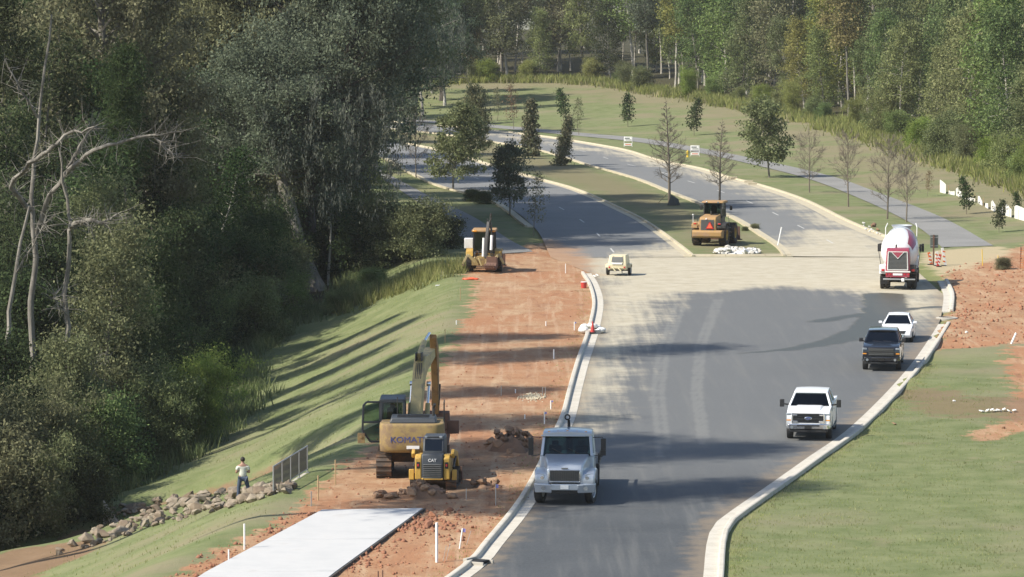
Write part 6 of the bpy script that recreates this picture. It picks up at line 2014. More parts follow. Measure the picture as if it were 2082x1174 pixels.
# ------------------------------------------------------------------ backhoe loader
def backhoe():
    p = at(985, 556)
    t = thing('backhoe_loader', 'muddy backhoe loader with folded black boom and white tank', 'backhoe', (p.x, p.y + 2.2, 0.0), R(-3))
    for s in (-1, 1):
        wheel(t, s * 0.92, -0.3, 0.66, 0.44, 'rubber_mud', 'rim_yellow', lugs=20, side=s, rimr=0.55)
        wheel(t, s * 0.85, 2.1, 0.48, 0.32, 'rubber_mud', 'rim_yellow', lugs=14, side=s, rimr=0.55)
        # stabiliser legs folded up beside the frame
        m = MB().bar((s * 0.42, -1.25, 0.55), (s * 0.98, -1.35, 1.15), 0.16, 0.18).bar((s * 0.98, -1.35, 1.2), (s * 1.30, -1.35, 0.55), 0.14, 0.14)
        st = m.build('stabiliser', M['pale_yellow'], t, bevel=0.02)
        MB().box(s * 1.32, -1.35, 0.48, 0.30, 0.34, 0.07).build('stabiliser_pad', M['rusty'], st, bevel=0.01)
        MB().prism([(-1.0, 1.0), (-0.9, 1.35), (-0.3, 1.5), (0.3, 1.38), (0.35, 1.28), (-0.3, 1.40), (-0.85, 1.26)], s * 0.68, s * 1.14).build('mudguard', M['clean_yellow'], t, bevel=0.02)
        m = MB().prism([(0.8, 1.3), (1.0, 1.5), (2.6, 1.05), (3.4, 0.5), (3.3, 0.35), (2.5, 0.8)], s * 0.55, s * 0.70)
        m.build('loader_arm', M['clean_yellow'], t, bevel=0.03)
    MB().box(0, 0.6, 0.78, 0.9, 3.6, 0.5).cyl((-.9, -.3, .66), (.9, -.3, .66), .14, 10).cyl((-.8, 2.1, .48), (.8, 2.1, .48), .1, 10).box(0, -1.2, 0.7, 1.5, 0.3, 0.5).build('frame', M['mud_yellow'], t, bevel=0.02)
    MB().prism([(0.9, 0.9), (0.9, 1.65), (2.5, 1.45), (2.6, 0.8)], -0.42, 0.42).build('engine_hood', M['clean_yellow'], t, bevel=0.06)
    c = MB()
    for x in (-0.66, 0.66):
        for y in (-0.95, 0.85): c.bar((x, y, 1.2), (x * 0.95, y, 2.62), 0.08)
        c.bar((x, 0.0, 1.2), (x * 0.95, 0.0, 2.62), 0.06)
    for y in (-0.95, 0.85): c.bar((-.66, y, 1.3), (.66, y, 1.3), 0.08)
    cb = c.build('cab', M['black_trim'], t, bevel=0.012)
    MB().prism([(-1.12, 2.60), (-1.10, 2.74), (1.0, 2.76), (1.05, 2.60)], -0.76, 0.76).build('cab_roof', M['loader_yellow'], t, bevel=0.04)
    for x in (-0.55, 0.6): MB().box(x, -1.13, 2.67, 0.24, 0.05, 0.11).build('work_light', M['amber_lens'], t, bevel=0.02)
    MB().slab([(-.60, -.93, 1.4), (.60, -.93, 1.4), (.58, -.93, 2.58), (-.58, -.93, 2.58)], 0.012).build('rear_window', M['glass_dark'], cb)
    MB().slab([(.60, .84, 1.5), (-.60, .84, 1.5), (-.58, .84, 2.58), (.58, .84, 2.58)], 0.012).build('windshield', M['glass_dark'], cb)
    seats(t, (0.0,), 0.0, 1.35, 0.5)
    # white tank on the left
    MB().box(-1.02, 0.15, 1.80, 0.56, 0.5, 0.66).cyl((-1.02, .15, 2.02), (-1.02, .15, 2.1), .1, 10).build('white_tank', M['white_plastic'], t, bevel=0.08, seg=3)
    # backhoe boom folded upright, dipper pointing down, bucket to the right
    B = Matrix.Translation((0.34, -1.45, 0)) @ Matrix.Rotation(R(-14), 4, 'Z')
    m = MB(); m.M = B
    m.box(0, 0, 0.85, 0.4, 0.35, 0.5)
    m.build('swing_post', M['mud_yellow'], t, bevel=0.03)
    m = MB(); m.M = B
    for s in (-1, 1): m.prism([(-0.10, 0.9), (0.08, 0.9), (0.42, 2.2), (0.25, 3.2), (0.05, 3.25), (0.18, 2.2)], s * 0.15, s * 0.11)
    m.build('backhoe_boom', M['steel_dark'], t, bevel=0.015)
    m = MB(); m.M = B
    m.prism([(0.05, 3.35), (-0.12, 3.3), (-0.55, 2.2), (-0.70, 1.0), (-0.52, 0.95), (-0.30, 2.2)], -0.09, 0.09)
    m.build('dipper_stick', M['steel_dark'], t, bevel=0.015)
    for x, a, b in ((-0.30, (-0.20, 1.05), (-0.05, 2.25)), (0.30, (-0.45, 1.5), (-0.30, 2.45))):
        m = MB(); m.M = B
        m.cyl((x, a[0], a[1]), (x, b[0], b[1]), 0.09, 10)
        m.build('hydraulic_rod', M['white_plastic'], t, smooth=40)
    m = MB(); m.M = B
    m.prism([(-0.70, 1.1), (-0.45, 1.0), (-0.35, 0.45), (-0.75, 0.22), (-1.15, 0.35), (-1.2, 0.55), (-0.85, 0.5), (-0.68, 0.7)], 0.05, 0.75)
    for k in range(4): m.box(0.14 + k * 0.17, -1.25, 0.60, 0.07, 0.2, 0.05, rot=Matrix.Rotation(0.6, 3, 'X'))
    m.build('hoe_bucket', M['rusty'], t, bevel=0.02)
    m = MB()
    m.prism([(3.2, 0.1), (4.0, 0.06), (4.0, 0.12), (3.35, 0.2), (3.25, 0.9), (3.15, 0.9)], -1.15, 1.15)
    m.build('front_bucket', M['rusty'], t)
    m = MB(); m.M = B
    m.bar((-.16, 0.1, 2.7), (0.16, 0.0, 3.55), 0.08).bar((.16, 0.1, 2.7), (-0.10, 0.0, 3.5), 0.08).bar((0.02, .1, 3.1), (.16, 0, 3.85), .07)
    m.build('boom_tip', M['steel_dark'], t)
    t.scale = (1.1, 1.1, 1.08)
    m = MB()
    for s in (-1, 1): m.bar((s * 0.3, -1.35, 0.5), (s * 0.55, -1.5, 1.0), 0.10).bar((s * 0.1, -1.62, 0.45), (s * 0.3, -1.6, 0.95), 0.09)
    m.build('rear_linkage', M['pale_yellow'], t, bevel=0.01)
    return t


backhoe()


# ------------------------------------------------------------------ tow-behind compressor
def compressor():
    p = at(1259, 562)
    t = thing('compressor_trailer', 'small dusty cream compressor trailer on two wheels on the sand', 'compressor', (p.x, p.y + 0.9, 0.02), R(-9))
    b = MB().prism([(-0.95, 0.42), (-1.0, 0.75), (-0.70, 1.42), (0.75, 1.42), (1.0, 0.9), (0.95, 0.42)], -0.66, 0.66, lambda y, z: 1 - 0.18 * max(0, z - 0.7)).build('canopy', M['cream'], t, bevel=0.06, seg=3)
    MB().slab([(-.40, -.955, .95), (.40, -.955, .95), (.36, -.80, 1.30), (-.36, -.80, 1.30)], 0.03).build('rear_opening', M['grille_grey'], b)
    MB().box(0, -0.99, 0.86, 0.72, 0.10, 0.12).build('control_panel', M['white_print'], b, bevel=0.02)
    m = MB()
    for x in (-0.36, 0.36): m.bar((x, -0.98, 0.86), (x * 0.93, -0.72, 1.40), 0.06)
    m.build('door_frame', M['cream'], b)
    MB().box(0, -1.0, 0.58, 1.1, 0.08, 0.10).bar((-.3, -1.05, 0.6), (-.1, -1.1, 0.35), 0.08).bar((.1, -1.05, 0.55), (.3, -1.1, 0.35), 0.08).build('rear_bracket', M['cream'], t, bevel=0.01)
    MB().box(0, 0, 0.40, 1.0, 1.9, 0.10).cyl((-.75, 0, .34), (.75, 0, .34), .05, 8).build('chassis', M['steel_dark'], t)
    for s in (-1, 1):
        wheel(t, s * 0.76, 0.0, 0.36, 0.20, 'rubber', 'rim_white', side=s)
        MB().prism([(-0.48, 0.55), (-0.35, 0.78), (0.35, 0.78), (0.48, 0.55), (0.42, 0.55), (0.3, 0.73), (-0.3, 0.73), (-0.42, 0.55)], s * 0.64, s * 0.88).build('mudguard', M['cream'], t)
        MB().box(s * 0.52, -1.03, 0.60, 0.12, 0.04, 0.10).build('taillight', M['red_lens'], t, bevel=0.01)
    MB().bar((-.35, .95, .40), (0, 2.0, .42), .07).bar((.35, .95, .40), (0, 2.0, .42), .07).cyl((0, 1.7, 0.0), (0, 1.7, 0.6), 0.03, 8).build('drawbar', M['steel_dark'], t)
    return t


compressor()

# ------------------------------------------------------------------ person
def skin(name, parent, V, E, rad, mat, sub=2, roots=(0,)):
    me = bpy.data.meshes.new(name)
    me.from_pydata([tuple(v) for v in V], E, [])
    me.materials.append(mat)
    o = link(name, me, parent)
    mod = o.modifiers.new('skin', 'SKIN')
    mod.use_smooth_shade = True
    for i, r_ in enumerate(rad):
        r_ = r_ if isinstance(r_, tuple) else (r_, r_)
        o.data.skin_vertices[0].data[i].radius = r_
        o.data.skin_vertices[0].data[i].use_root = i in roots
    s = o.modifiers.new('sub', 'SUBSURF')
    s.levels = s.render_levels = sub
    return o


def person():
    q = hit(494, 1019)
    t = thing('person', 'person in pale t-shirt and dark jeans standing with back turned by the boulders', 'person', (q.x, q.y, q.z), R(12))
    # back to the camera: local +y is forward (away), feet apart, forearms raised in front
    V = [(0, 0, .98), (0, -.01, 1.14), (0, 0, 1.32), (0, .0, 1.46), (0, .02, 1.55), (0, .035, 1.66), (0, .03, 1.745),
         (-.11, 0, .94), (-.17, .03, .52), (-.20, 0, .09), (-.21, .16, .04),
         (.11, 0, .94), (.22, .02, .52), (.33, -.03, .09), (.36, .12, .04),
         (-.19, 0, 1.42), (-.27, -.02, 1.16), (-.16, .22, 1.20), (-.11, .29, 1.235),
         (.19, 0, 1.42), (.27, -.02, 1.16), (.15, .22, 1.19), (.10, .29, 1.225)]
    E = [(0, 1), (1, 2), (2, 3), (3, 4), (4, 5), (5, 6), (0, 7), (7, 8), (8, 9), (9, 10), (0, 11), (11, 12), (12, 13), (13, 14), (3, 15), (15, 16), (16, 17), (17, 18), (3, 19), (19, 20), (20, 21), (21, 22)]
    rad = [(.14, .10), (.135, .095), (.155, .10), (.11, .08), .055, (.078, .09), (.06, .075), .085, .058, .04, .035, .085, .058, .04, .035, .06, .046, .034, .036, .06, .046, .034, .036]
    # fingers, rooted in the palms
    for s, h0 in ((-1, (-.11, .29, 1.235)), (1, (.10, .29, 1.225))):
        for k in range(5):
            ln = (.055, .075, .08, .075, .06)[k]
            x = h0[0] + (k - 2) * 0.017
            b = len(V)
            if k == 0: x, pts = h0[0] - s * 0.03, [(0, 0, 0), (-s * .025, .02, .025), (-s * .03, .035, .045)]
            else: pts = [(0, .01, 0), (0, .01 + ln * .6, .012), (-s * .01, .01 + ln * .85, -.018)]
            for dx, dy, dz in pts: V.append((x + dx, h0[1] + dy, h0[2] + dz)); rad.append(.0095)
            E += [(b, b + 1), (b + 1, b + 2)]
    roots = [0] + list(range(23, len(V), 3))
    body = skin('body', t, V, E, rad, M['skin'], 2, roots)
    nose = MB().ico((0, .135, 1.645), .02, 1, (0.8, 1.2, 1.4)).ico((-.083, .03, 1.65), .022, 1, (.5, 1, 1.4)).ico((.083, .03, 1.65), .022, 1, (.5, 1, 1.4)).build('face_features', M['skin'], t, smooth=180)
    MB().ico((-.03, .122, 1.675), .011, 1).ico((.03, .122, 1.675), .011, 1).box(0, .124, 1.605, .045, .01, .008).build('eyes_mouth', M['hair'], nose)
    hb = MB()
    hb.ico((0, .015, 1.70), .105, 3, (0.92, 1.04, 1.0))
    hb.v = [(x, y, max(z, 1.615 + max(0, y + .02) * 1.1)) for x, y, z in hb.v]
    hb.build('hair', M['hair'], t, smooth=180)
    SV = [(0, 0, .93), (0, -.01, 1.14), (0, 0, 1.32), (0, 0, 1.45), (-.19, 0, 1.42), (-.245, -.012, 1.25), (.19, 0, 1.42), (.245, -.012, 1.25)]
    skin('shirt', t, SV, [(0, 1), (1, 2), (2, 3), (3, 4), (4, 5), (3, 6), (6, 7)], [(.19, .135), (.165, .12), (.185, .125), (.135, .10), .083, .075, .083, .075], M['shirt'])
    JV = [(0, 0, .98), (-.11, 0, .92), (-.17, .03, .52), (-.20, 0, .10), (.11, 0, .92), (.22, .02, .52), (.33, -.03, .10)]
    skin('jeans', t, JV, [(0, 1), (1, 2), (2, 3), (0, 4), (4, 5), (5, 6)], [(.165, .12), .112, .078, .066, .112, .078, .066], M['jeans'])
    for a, b in (((-.20, -.03, .05), (-.22, .18, .035)), ((.33, -.06, .05), (.37, .14, .035))):
        skin('shoe', t, [a, b], [(0, 1)], [.052, .04], M['boots'], 2)
    return t


person()

# ------------------------------------------------------------------ railing on the culvert headwall
def railing():
    a, b = hit(556, 1006), hit(625, 962)
    za, zb = a.z + 0.0, b.z + 0.0
    a = Vector((a.x, a.y, za)); b = Vector((b.x, b.y, zb))
    t = thing('railing', 'grey metal railing with upright bars on the culvert headwall', 'railing', a)
    d = b - a
    ang = math.atan2(d.y, d.x)
    H_ = 1.12
    L_ = d.length
    m = MB()
    m.tube([(0, 0, H_), tuple(d + Vector((0, 0, H_)))], 0.03, 8)
    m.build('top_rail', M['galvanised'], t, smooth=50)
    MB().tube([(0, 0, 0.16), tuple(d + Vector((0, 0, 0.16)))], 0.022, 8).build('bottom_rail', M['galvanised'], t, smooth=50)
    n = 40
    bar = MB().cyl((0, 0, 0.16), (0, 0, H_), 0.017, 6).mesh('upright_bar', M['steel_dark'])
    post = MB().cyl((0, 0, -0.4), (0, 0, H_ + 0.03), 0.032, 8).box(0, 0, 0.02, 0.16, 0.16, 0.02).mesh('post', M['galvanised'], 50)
    for i in range(n + 1):
        pos = d * (i / n)
        if i % 10 == 0: o = link('post', post, t)
        else: o = link('upright_bar', bar, t)
        o.location = pos
    # ends returning a little way
    hw = thing('headwall', 'low concrete culvert headwall under the metal railing', 'headwall', a)
    nx = Vector((-math.sin(ang), math.cos(ang), 0)) * 0.16
    MB().hexa([tuple(-nx + Vector((0, 0, -1.6))), tuple(d - nx + Vector((0, 0, -1.6))), tuple(d + nx + Vector((0, 0, -1.6))), tuple(nx + Vector((0, 0, -1.6)))],
              [tuple(-nx + Vector((0, 0, 0.0))), tuple(d - nx + Vector((0, 0, 0.0))), tuple(d + nx + Vector((0, 0, 0.0))), tuple(nx + Vector((0, 0, 0.0)))]).build('wall_top', M['drain_concrete'], hw, bevel=0.02)


railing()


# ------------------------------------------------------------------ stones
def rock_mesh(seed, mat, jit=0.22, sub=2):
    from mathutils import noise as mn
    import bmesh
    rng = random.Random(seed)
    bm = bmesh.new()
    for i in range(15):
        v = Vector((rng.gauss(0, 1), rng.gauss(0, 1), rng.gauss(0, 1))).normalized() * rng.uniform(0.8, 1.05)
        bm.verts.new((v.x * rng.uniform(.9, 1.2), v.y, v.z * 0.75))
    bmesh.ops.convex_hull(bm, input=bm.verts)
    for v in [v for v in bm.verts if not v.link_faces]: bm.verts.remove(v)
    bmesh.ops.bevel(bm, geom=bm.edges[:] , offset=0.10, segments=1, affect='EDGES', clamp_overlap=True)
    bmesh.ops.triangulate(bm, faces=bm.faces[:])
    me = bpy.data.meshes.new('rock')
    bm.to_mesh(me); bm.free()
    me.materials.append(mat)
    return me


def stone_mat(name, a, b, c, sc=1.5):
    t = NT(name)
    p = t.objc(); oi = t.n('ShaderNodeObjectInfo')
    n1, n2 = t.noise(sc, 5, 0.65, p), t.noise(sc * 8, 4, 0.7, p)
    col = t.mix(t.ramp(n1, 0.3, 0.7), a, b)
    col = t.mix(t.ramp(oi.outputs['Random'], 0.2, 1.0, 0, 0.75), col, c)
    return t.out(col, 0.95, 0, t.bump(n2, 0.4, 0.05))


M['boulder'] = stone_mat('boulder', (0.17, 0.14, 0.10), (0.33, 0.28, 0.21), (0.15, 0.105, 0.07))
M['clay_lump'] = stone_mat('clay_lump', (0.24, 0.135, 0.078), (0.36, 0.24, 0.15), (0.15, 0.085, 0.055))
M['red_clod'] = stone_mat('red_clod', (0.27, 0.11, 0.058), (0.36, 0.18, 0.10), (0.22, 0.10, 0.06))
M['white_stone'] = stone_mat('white_stone', (0.56, 0.56, 0.54), (0.70, 0.70, 0.68), (0.48, 0.44, 0.36))
BOULD = [rock_mesh(200 + i, M['boulder']) for i in range(7)]
CLAY = [rock_mesh(220 + i, M['clay_lump']) for i in range(6)]
CLOD = [rock_mesh(240 + i, M['red_clod']) for i in range(4)]
WST = [rock_mesh(260 + i, M['white_stone']) for i in range(4)]


def rock(meshes, p, s, name, label, cat, group, sink=0.25, tall=1.0):
    o = link(name, rs.choice(meshes))
    o.location = (p[0], p[1], p[2] + s * 0.5 * (1 - sink))
    o.rotation_euler = (rs.uniform(-.5, .5), rs.uniform(-.5, .5), rs.uniform(0, 6.28))
    o.scale = (s * rs.uniform(.75, 1.15), s * rs.uniform(.75, 1.15), s * rs.uniform(.7, 1.0) * tall)
    return tag(o, label, cat, group)


HERO = [(397, 1040, 0.42, 'largest pale boulder at the grass edge left of the person'), (424, 1036, 0.32, 'tan boulder touching the largest pale boulder'), (250, 1078, 0.42, 'orange-tan boulder alone at the top of the grass edge'),
        (212, 1094, 0.38, 'grey boulder left of the orange-tan one'), (178, 1104, 0.42, 'broad pale boulder above the bare bank'), (148, 1112, 0.34, 'rounded pale boulder left of the broad one'), (308, 1062, 0.32, 'pinkish boulder in the middle of the boulder row'), (325, 1056, 0.28, 'pale split boulder right of the pinkish one'), (123, 1124, 0.30, 'last small boulder at the left end of the row')]
for u, v, s, lab in HERO:
    rock(BOULD, hit(u, v), s, 'boulder', lab, 'boulder', None, 0.1)
for i in range(170):
    u = rs.uniform(190, 600)
    top = float(np.interp(u, [190, 215, 300, 400, 480, 560, 600], [1085, 1040, 1020, 1012, 1002, 990, 985]))
    bot = float(np.interp(u, [190, 215, 300, 400, 480, 560, 600], [1108, 1098, 1068, 1044, 1028, 1012, 1002]))
    v = top + (bot - top) * rs.random()
    p = hit(u, v)
    rock(BOULD, p, rs.choice([0.18, 0.22, 0.27, 0.33, 0.40]) * rs.uniform(0.8, 1.2), 'boulder', 'grey-tan boulder lining the drainage ditch', 'boulder', 'boulders lining the ditch', 0.3)
for i in range(50):
    u = rs.uniform(105, 480)
    p = hit(u, float(np.interp(u, [105, 205, 300, 400, 480], [1136, 1104, 1070, 1044, 1028])) + rs.gauss(0, 3))
    rock(BOULD, p, rs.uniform(0.10, 0.26), 'boulder', 'small stone along the grass edge of the ditch', 'boulder', 'small stones at the ditch edge', 0.2)
# lumps of clay before the track loader
for i in range(46):
    a = rs.gauss(0, 1); b = rs.gauss(0, 0.35)
    u = 840 + max(-75, min(80, a * 42)); v = 1012 + b * 9
    p = at(u, v)
    lift = max(0, 0.52 - abs(u - 862) / 90) * rs.uniform(0.1, 1.1)
    rock(CLAY, (p.x, p.y + lift * 0.3, gz(p.x, p.y) + lift), rs.uniform(0.13, 0.30), 'clay_lump', 'brown clay lump heaped before the small track loader', 'clay lump', 'clay heap before the track loader', 0.2)
for i in range(44):
    u = rs.uniform(985, 1078); v = 912 + rs.gauss(0, 8)
    p = at(u, v)
    lift = max(0, 0.75 - ((u - 1040) / 60) ** 2 * 0.7) * rs.uniform(0.1, 1.0)
    rock(CLAY, (p.x, p.y + 0.3, gz(p.x, p.y) + lift), rs.uniform(0.13, 0.30), 'clay_lump', 'brown clay lump in the heap left of the silver truck', 'clay lump', 'clay heap beside the silver truck', 0.2)
for i in range(16):
    u, v = rs.uniform(960, 1010), 990 + rs.gauss(0, 4)
    p = at(u, v)
    rock(CLAY, (p.x, p.y, gz(p.x, p.y) + rs.uniform(0, .18)), rs.uniform(0.12, 0.28), 'clay_lump', 'dark clay lump right of the small track loader', 'clay lump', 'clay lumps right of the track loader', 0.2)
for i in range(90):
    a = rs.uniform(-1, 1)
    u, v = 1498 + a * 46, 516 + rs.gauss(0, 2.5)
    p = at(u, v)
    lift = max(0, 0.40 * (1 - a * a)) * rs.uniform(0.0, 1.0)
    rock(WST, (p.x, p.y, 0.02 + lift), rs.uniform(0.12, 0.30), 'white_stone', 'white stone in the heap behind the wheel loader', 'stone', 'white stone heap on the median', 0.2)


def scatter(name, mat, pts, lo, hi, seed):
    """small clods joined as one mass: too many and too small to pick apart"""
    rng = np.random.default_rng(seed)
    base = np.array([(1, 0, 0), (-1, 0, 0), (0, 1, 0), (0, -1, 0), (0, 0, 1), (0, 0, -.6)], float)
    tri = np.array([(0, 2, 4), (2, 1, 4), (1, 3, 4), (3, 0, 4), (2, 0, 5), (1, 2, 5), (3, 1, 5), (0, 3, 5)])
    P = np.asarray(pts, float)
    P[:, 2] = height(P[:, :2])
    n = len(P)
    s = lo + (hi - lo) * rng.random(n) ** 4
    V = P[:, None, :] + base[None] * s[:, None, None] * rng.uniform(0.6, 1.3, (n, 6, 3))
    F = (tri[None] + (np.arange(n) * 6)[:, None, None]).reshape(-1, 3)
    return tag(link(name, np_mesh(name, V.reshape(-1, 3), F, mat)), kind='stuff')


pts = []
for i in range(5200):
    u, v = rs.uniform(380, 1200), 1174 - abs(rs.gauss(0, 1)) ** 1.0 * 260
    if v < 560: continue
    q = at(u, v)
    if sdist(DIRT_L, [(q.x, q.y)])[0] > -0.3 and sdist(PATHS[2], [(q.x, q.y)])[0] < -0.15: pts.append((q.x, q.y, 0))
scatter('dirt_clods', M['red_clod'], pts, 0.012, 0.085, 1)
pts = []
for i in range(620):        # rows of loose clay beside the slab
    if rs.random() < 0.55:
        t_ = rs.random(); p = lerp_line(SLAB_R, t_) ; q = (p[0] + abs(rs.gauss(0.35, 0.5)) + 0.1, p[1])
    else:
        t_ = rs.random(); p = lerp_line(SLAB_L, t_); q = (p[0] - abs(rs.gauss(0.3, 0.45)) - 0.05, p[1])
    pts.append((q[0], q[1], 0))
for i in range(420):
    q = at(890 + rs.gauss(0, 42), 1068 + rs.gauss(0, 16)); pts.append((q.x, q.y, 0))
scatter('dirt_clods', M['red_clod'], pts, 0.012, 0.15, 2)
pts = []
for i in range(1500):
    q = at(rs.uniform(1890, 2090), rs.uniform(525, 720))
    if sdist(DIRT_R, [(q.x, q.y)])[0] > 0: pts.append((q.x, q.y, 0))
for c in ((1965, 640), (2030, 635), (1965, 645)):
    for i in range(50):
        q = at(c[0] + rs.gauss(0, 12), c[1] + rs.gauss(0, 4)); pts.append((q.x, q.y, 0))
scatter('dirt_clods', M['red_clod'], pts, 0.02, 0.15, 3)
for u, v, s, lab in [(868, 1072, 0.26, 'orange clay clod behind the tall white post'), (912, 1042, 0.20, 'red clod at the far end of the clod row'), (880, 1052, 0.24, 'red clay clod nearest the concrete slab'), (960, 1074, 0.11, 'small clod with a white stone beside it')]:
    rock(CLOD, hit(u, v), s, 'clay_clod', lab, 'clod', None, 0.3)


# ------------------------------------------------------------------ stakes, posts, flags
def stake(u, v, top, label, mat='white_plastic', w=0.035, lean=(0, 0), flag=None, name='survey_stake', cat='stake', group=None, z=None):
    p = hit(u, v)
    h_ = max(0.2, (v - top) / pxm(p) / 0.98)
    t = thing(name, label, cat, p, 0, group)
    MB().tube([(0, 0, -0.15), (lean[0] * h_, lean[1] * h_, h_)], w / 2, 6).build('shaft', M[mat], t)
    if flag:
        MB().hexa([(lean[0] * h_, -.004, h_ * .82), (lean[0] * h_ + .10, -.004, h_ * .80), (lean[0] * h_ + .10, .004, h_ * .80), (lean[0] * h_, .004, h_ * .82)],
                  [(lean[0] * h_, -.004, h_), (lean[0] * h_ + .11, -.004, h_ * .97), (lean[0] * h_ + .11, .004, h_ * .97), (lean[0] * h_, .004, h_)]).build('flag', M[flag], t)
    return t


stake(888, 1144, 1064, 'tall white post standing in the red dirt right of the slab', w=0.11)
stake(933, 1116, 1075, 'leaning white marker with blue flag near the left kerb', w=0.06, lean=(0.18, 0), flag='blue_flag')
stake(497, 1118, 1066, 'tallest white stake on the grass left of the slab', w=0.07)
stake(465, 1143, 1118, 'short white stake at the slab corner on the grass', w=0.06)
stake(647, 1018, 968, 'tan wooden stake behind the concrete slab', 'wood_stake', 0.06)
stake(682, 986, 936, 'tan wooden stake right of the metal railing', 'wood_stake', 0.06)
stake(633, 1030, 1000, 'thin grey stake beside the slab far corner', 'galvanised', 0.05)
stake(1580, 503, 463, 'leaning white marker post on the tip of the median', 'white_plastic', 0.12, (0.22, 0))
stake(1150, 556, 537, 'white stake before the shaded dirt by the backhoe', w=0.07)
stake(912, 553, 537, 'pale stake left of the backhoe on the grass', 'wood_stake', 0.06)
stake(936, 612, 585, 'pale stake at the top of the grass bank', 'wood_stake', 0.045)
stake(905, 697, 670, 'pale thin stake behind the excavator boom', 'wood_stake', 0.045)
stake(928, 660, 652, 'white peg at the grass edge of the dirt', w=0.07)
stake(1168, 672, 655, 'white marker with blue flag beside the drain inlet', w=0.07, flag='blue_flag')
stake(1126, 730, 711, 'white marker standing in the broad shadow on the dirt', w=0.08)
stake(1110, 663, 654, 'white peg in the middle of the upper red dirt', w=0.07)
stake(1107, 862, 838, 'white marker with blue flag near the silver truck', w=0.065, flag='blue_flag')
stake(1120, 832, 815, 'white marker with blue flag above the one near the truck', w=0.065, flag='blue_flag')
stake(1067, 852, 846, 'small white peg left of the silver truck roof', w=0.06)
stake(1048, 800, 793, 'small white peg below the shadow band', w=0.06)
stake(1103, 806, 788, 'thin grey stake in the kerbside dirt, left one of two', 'galvanised', 0.03)
stake(1109, 806, 788, 'thin grey stake in the kerbside dirt, right one of two', 'galvanised', 0.03)
stake(1019, 805, 785, 'lone thin stake in the middle of the dirt', 'galvanised', 0.035)
stake(1008, 1028, 985, 'grey stake with blue flag left of the silver truck wheel', 'galvanised', 0.04, flag='blue_flag')
stake(948, 1018, 994, 'grey stake right of the clay heap', 'galvanised', 0.04)
for k, (u, v, top, ln) in enumerate([(899, 1142, 1110, 0.25), (905, 1140, 1106, 0.3), (946, 1108, 1080, 0.4)]):
    stake(u, v, top, 'thin grey pin leaning beside the tall white post', 'galvanised', 0.018, (ln, 0), name='marking_pin', cat='pin', group='grey pins beside the white post')
stake(836, 762, 742, 'thin stake on the bank left of the excavator boom', 'wood_stake', 0.04) if False else None
for u, v, s in [(769, 1176, 0.03), (778, 1174, 0.03)]:
    stake(u, v + 3, v - 14, 'dark rebar stub at the bottom edge of the photo', 'rusty', 0.05, name='rebar', cat='rebar', group='rebar stubs at the bottom edge')
# barricade panels and sign back beside the mixer
for u, v, top, ln, m_, lab in [(1891, 539, 513, -0.12, 'orange_paint', 'leftmost leaning orange board beside the mixer'), (1904, 541, 512, 0.04, 'fabric_white', 'white board between the orange boards beside the mixer'), (1909, 543, 517, 0.10, 'red_plastic', 'red leaning board right of the sign post'), (1919, 541, 504, -0.10, 'fabric_white', 'tall white leaning board right of the sign')]:
    p = hit(u, v)
    h_ = (v - top) / pxm(p)
    t = thing('barricade_board', lab, 'barricade', p, 0.1)
    mb = MB()
    R_ = Matrix.Rotation(ln * 2, 3, 'Y')
    mb.box(0, 0, h_ / 2, 0.20, 0.05, h_, rot=R_)
    mb.build('board', M[m_], t, bevel=0.01)
    m2 = MB()
    for k in range(3): m2.box(-ln * 0, -0.03, h_ * (0.25 + k * 0.27), 0.19, 0.012, 0.10, rot=Matrix.Rotation(ln * 2 + 0.5, 3, 'Y'))
    m2.build('stripe', M['orange_paint' if m_ == 'fabric_white' else 'fabric_white'], t)
    MB().box(0, 0.0, 0.03, 0.34, 0.34, 0.06).build('foot', M['rubber'], t, bevel=0.01)
p = hit(1898, 540)
t = thing('road_sign', 'grey road sign seen from behind on a dark post', 'sign', p)
MB().bar((0, 0, -0.1), (0, 0, 2.2), 0.10).build('post', M['rusty'], t)
MB().box(0.04, 0.06, 1.72, 0.58, 0.03, 0.92).build('panel', M['sign_grey'], t, bevel=0.02)
mb = MB()
for z in (1.4, 2.0): mb.box(0.04, 0.035, z, 0.5, 0.03, 0.05)
mb.build('bracket', M['galvanised'], t)
# yellow ribbons and orange fence at the far right
for u, v, top, lab in [(1998, 540, 508, 'bent yellow ribbon stake left of the small dry shrub'), (2030, 540, 520, 'short yellow ribbon stake beside the small dry shrub')]:
    stake(u, v, top, lab, 'hydrant_yellow', 0.06, (-0.05, 0))
of = thing('orange_fence', 'orange-brown mesh fence leaning at the right edge', 'fence', hit(2074, 548))
mb = MB()
for k in range(9): mb.bar((k * .22, 0, 0.05), (k * .22 + .1, 0.05, 1.5), 0.02)
for k in range(8): mb.bar((0, 0, 0.15 + k * .17), (1.9, 0, 0.2 + k * .16), 0.03)
mb.build('mesh_panel', M['orange_mesh'], of)
for x in (0, 1.0): MB().bar((x, 0.03, -0.2), (x + .05, 0.03, 1.6), 0.05).build('post', M['rusty'], of)
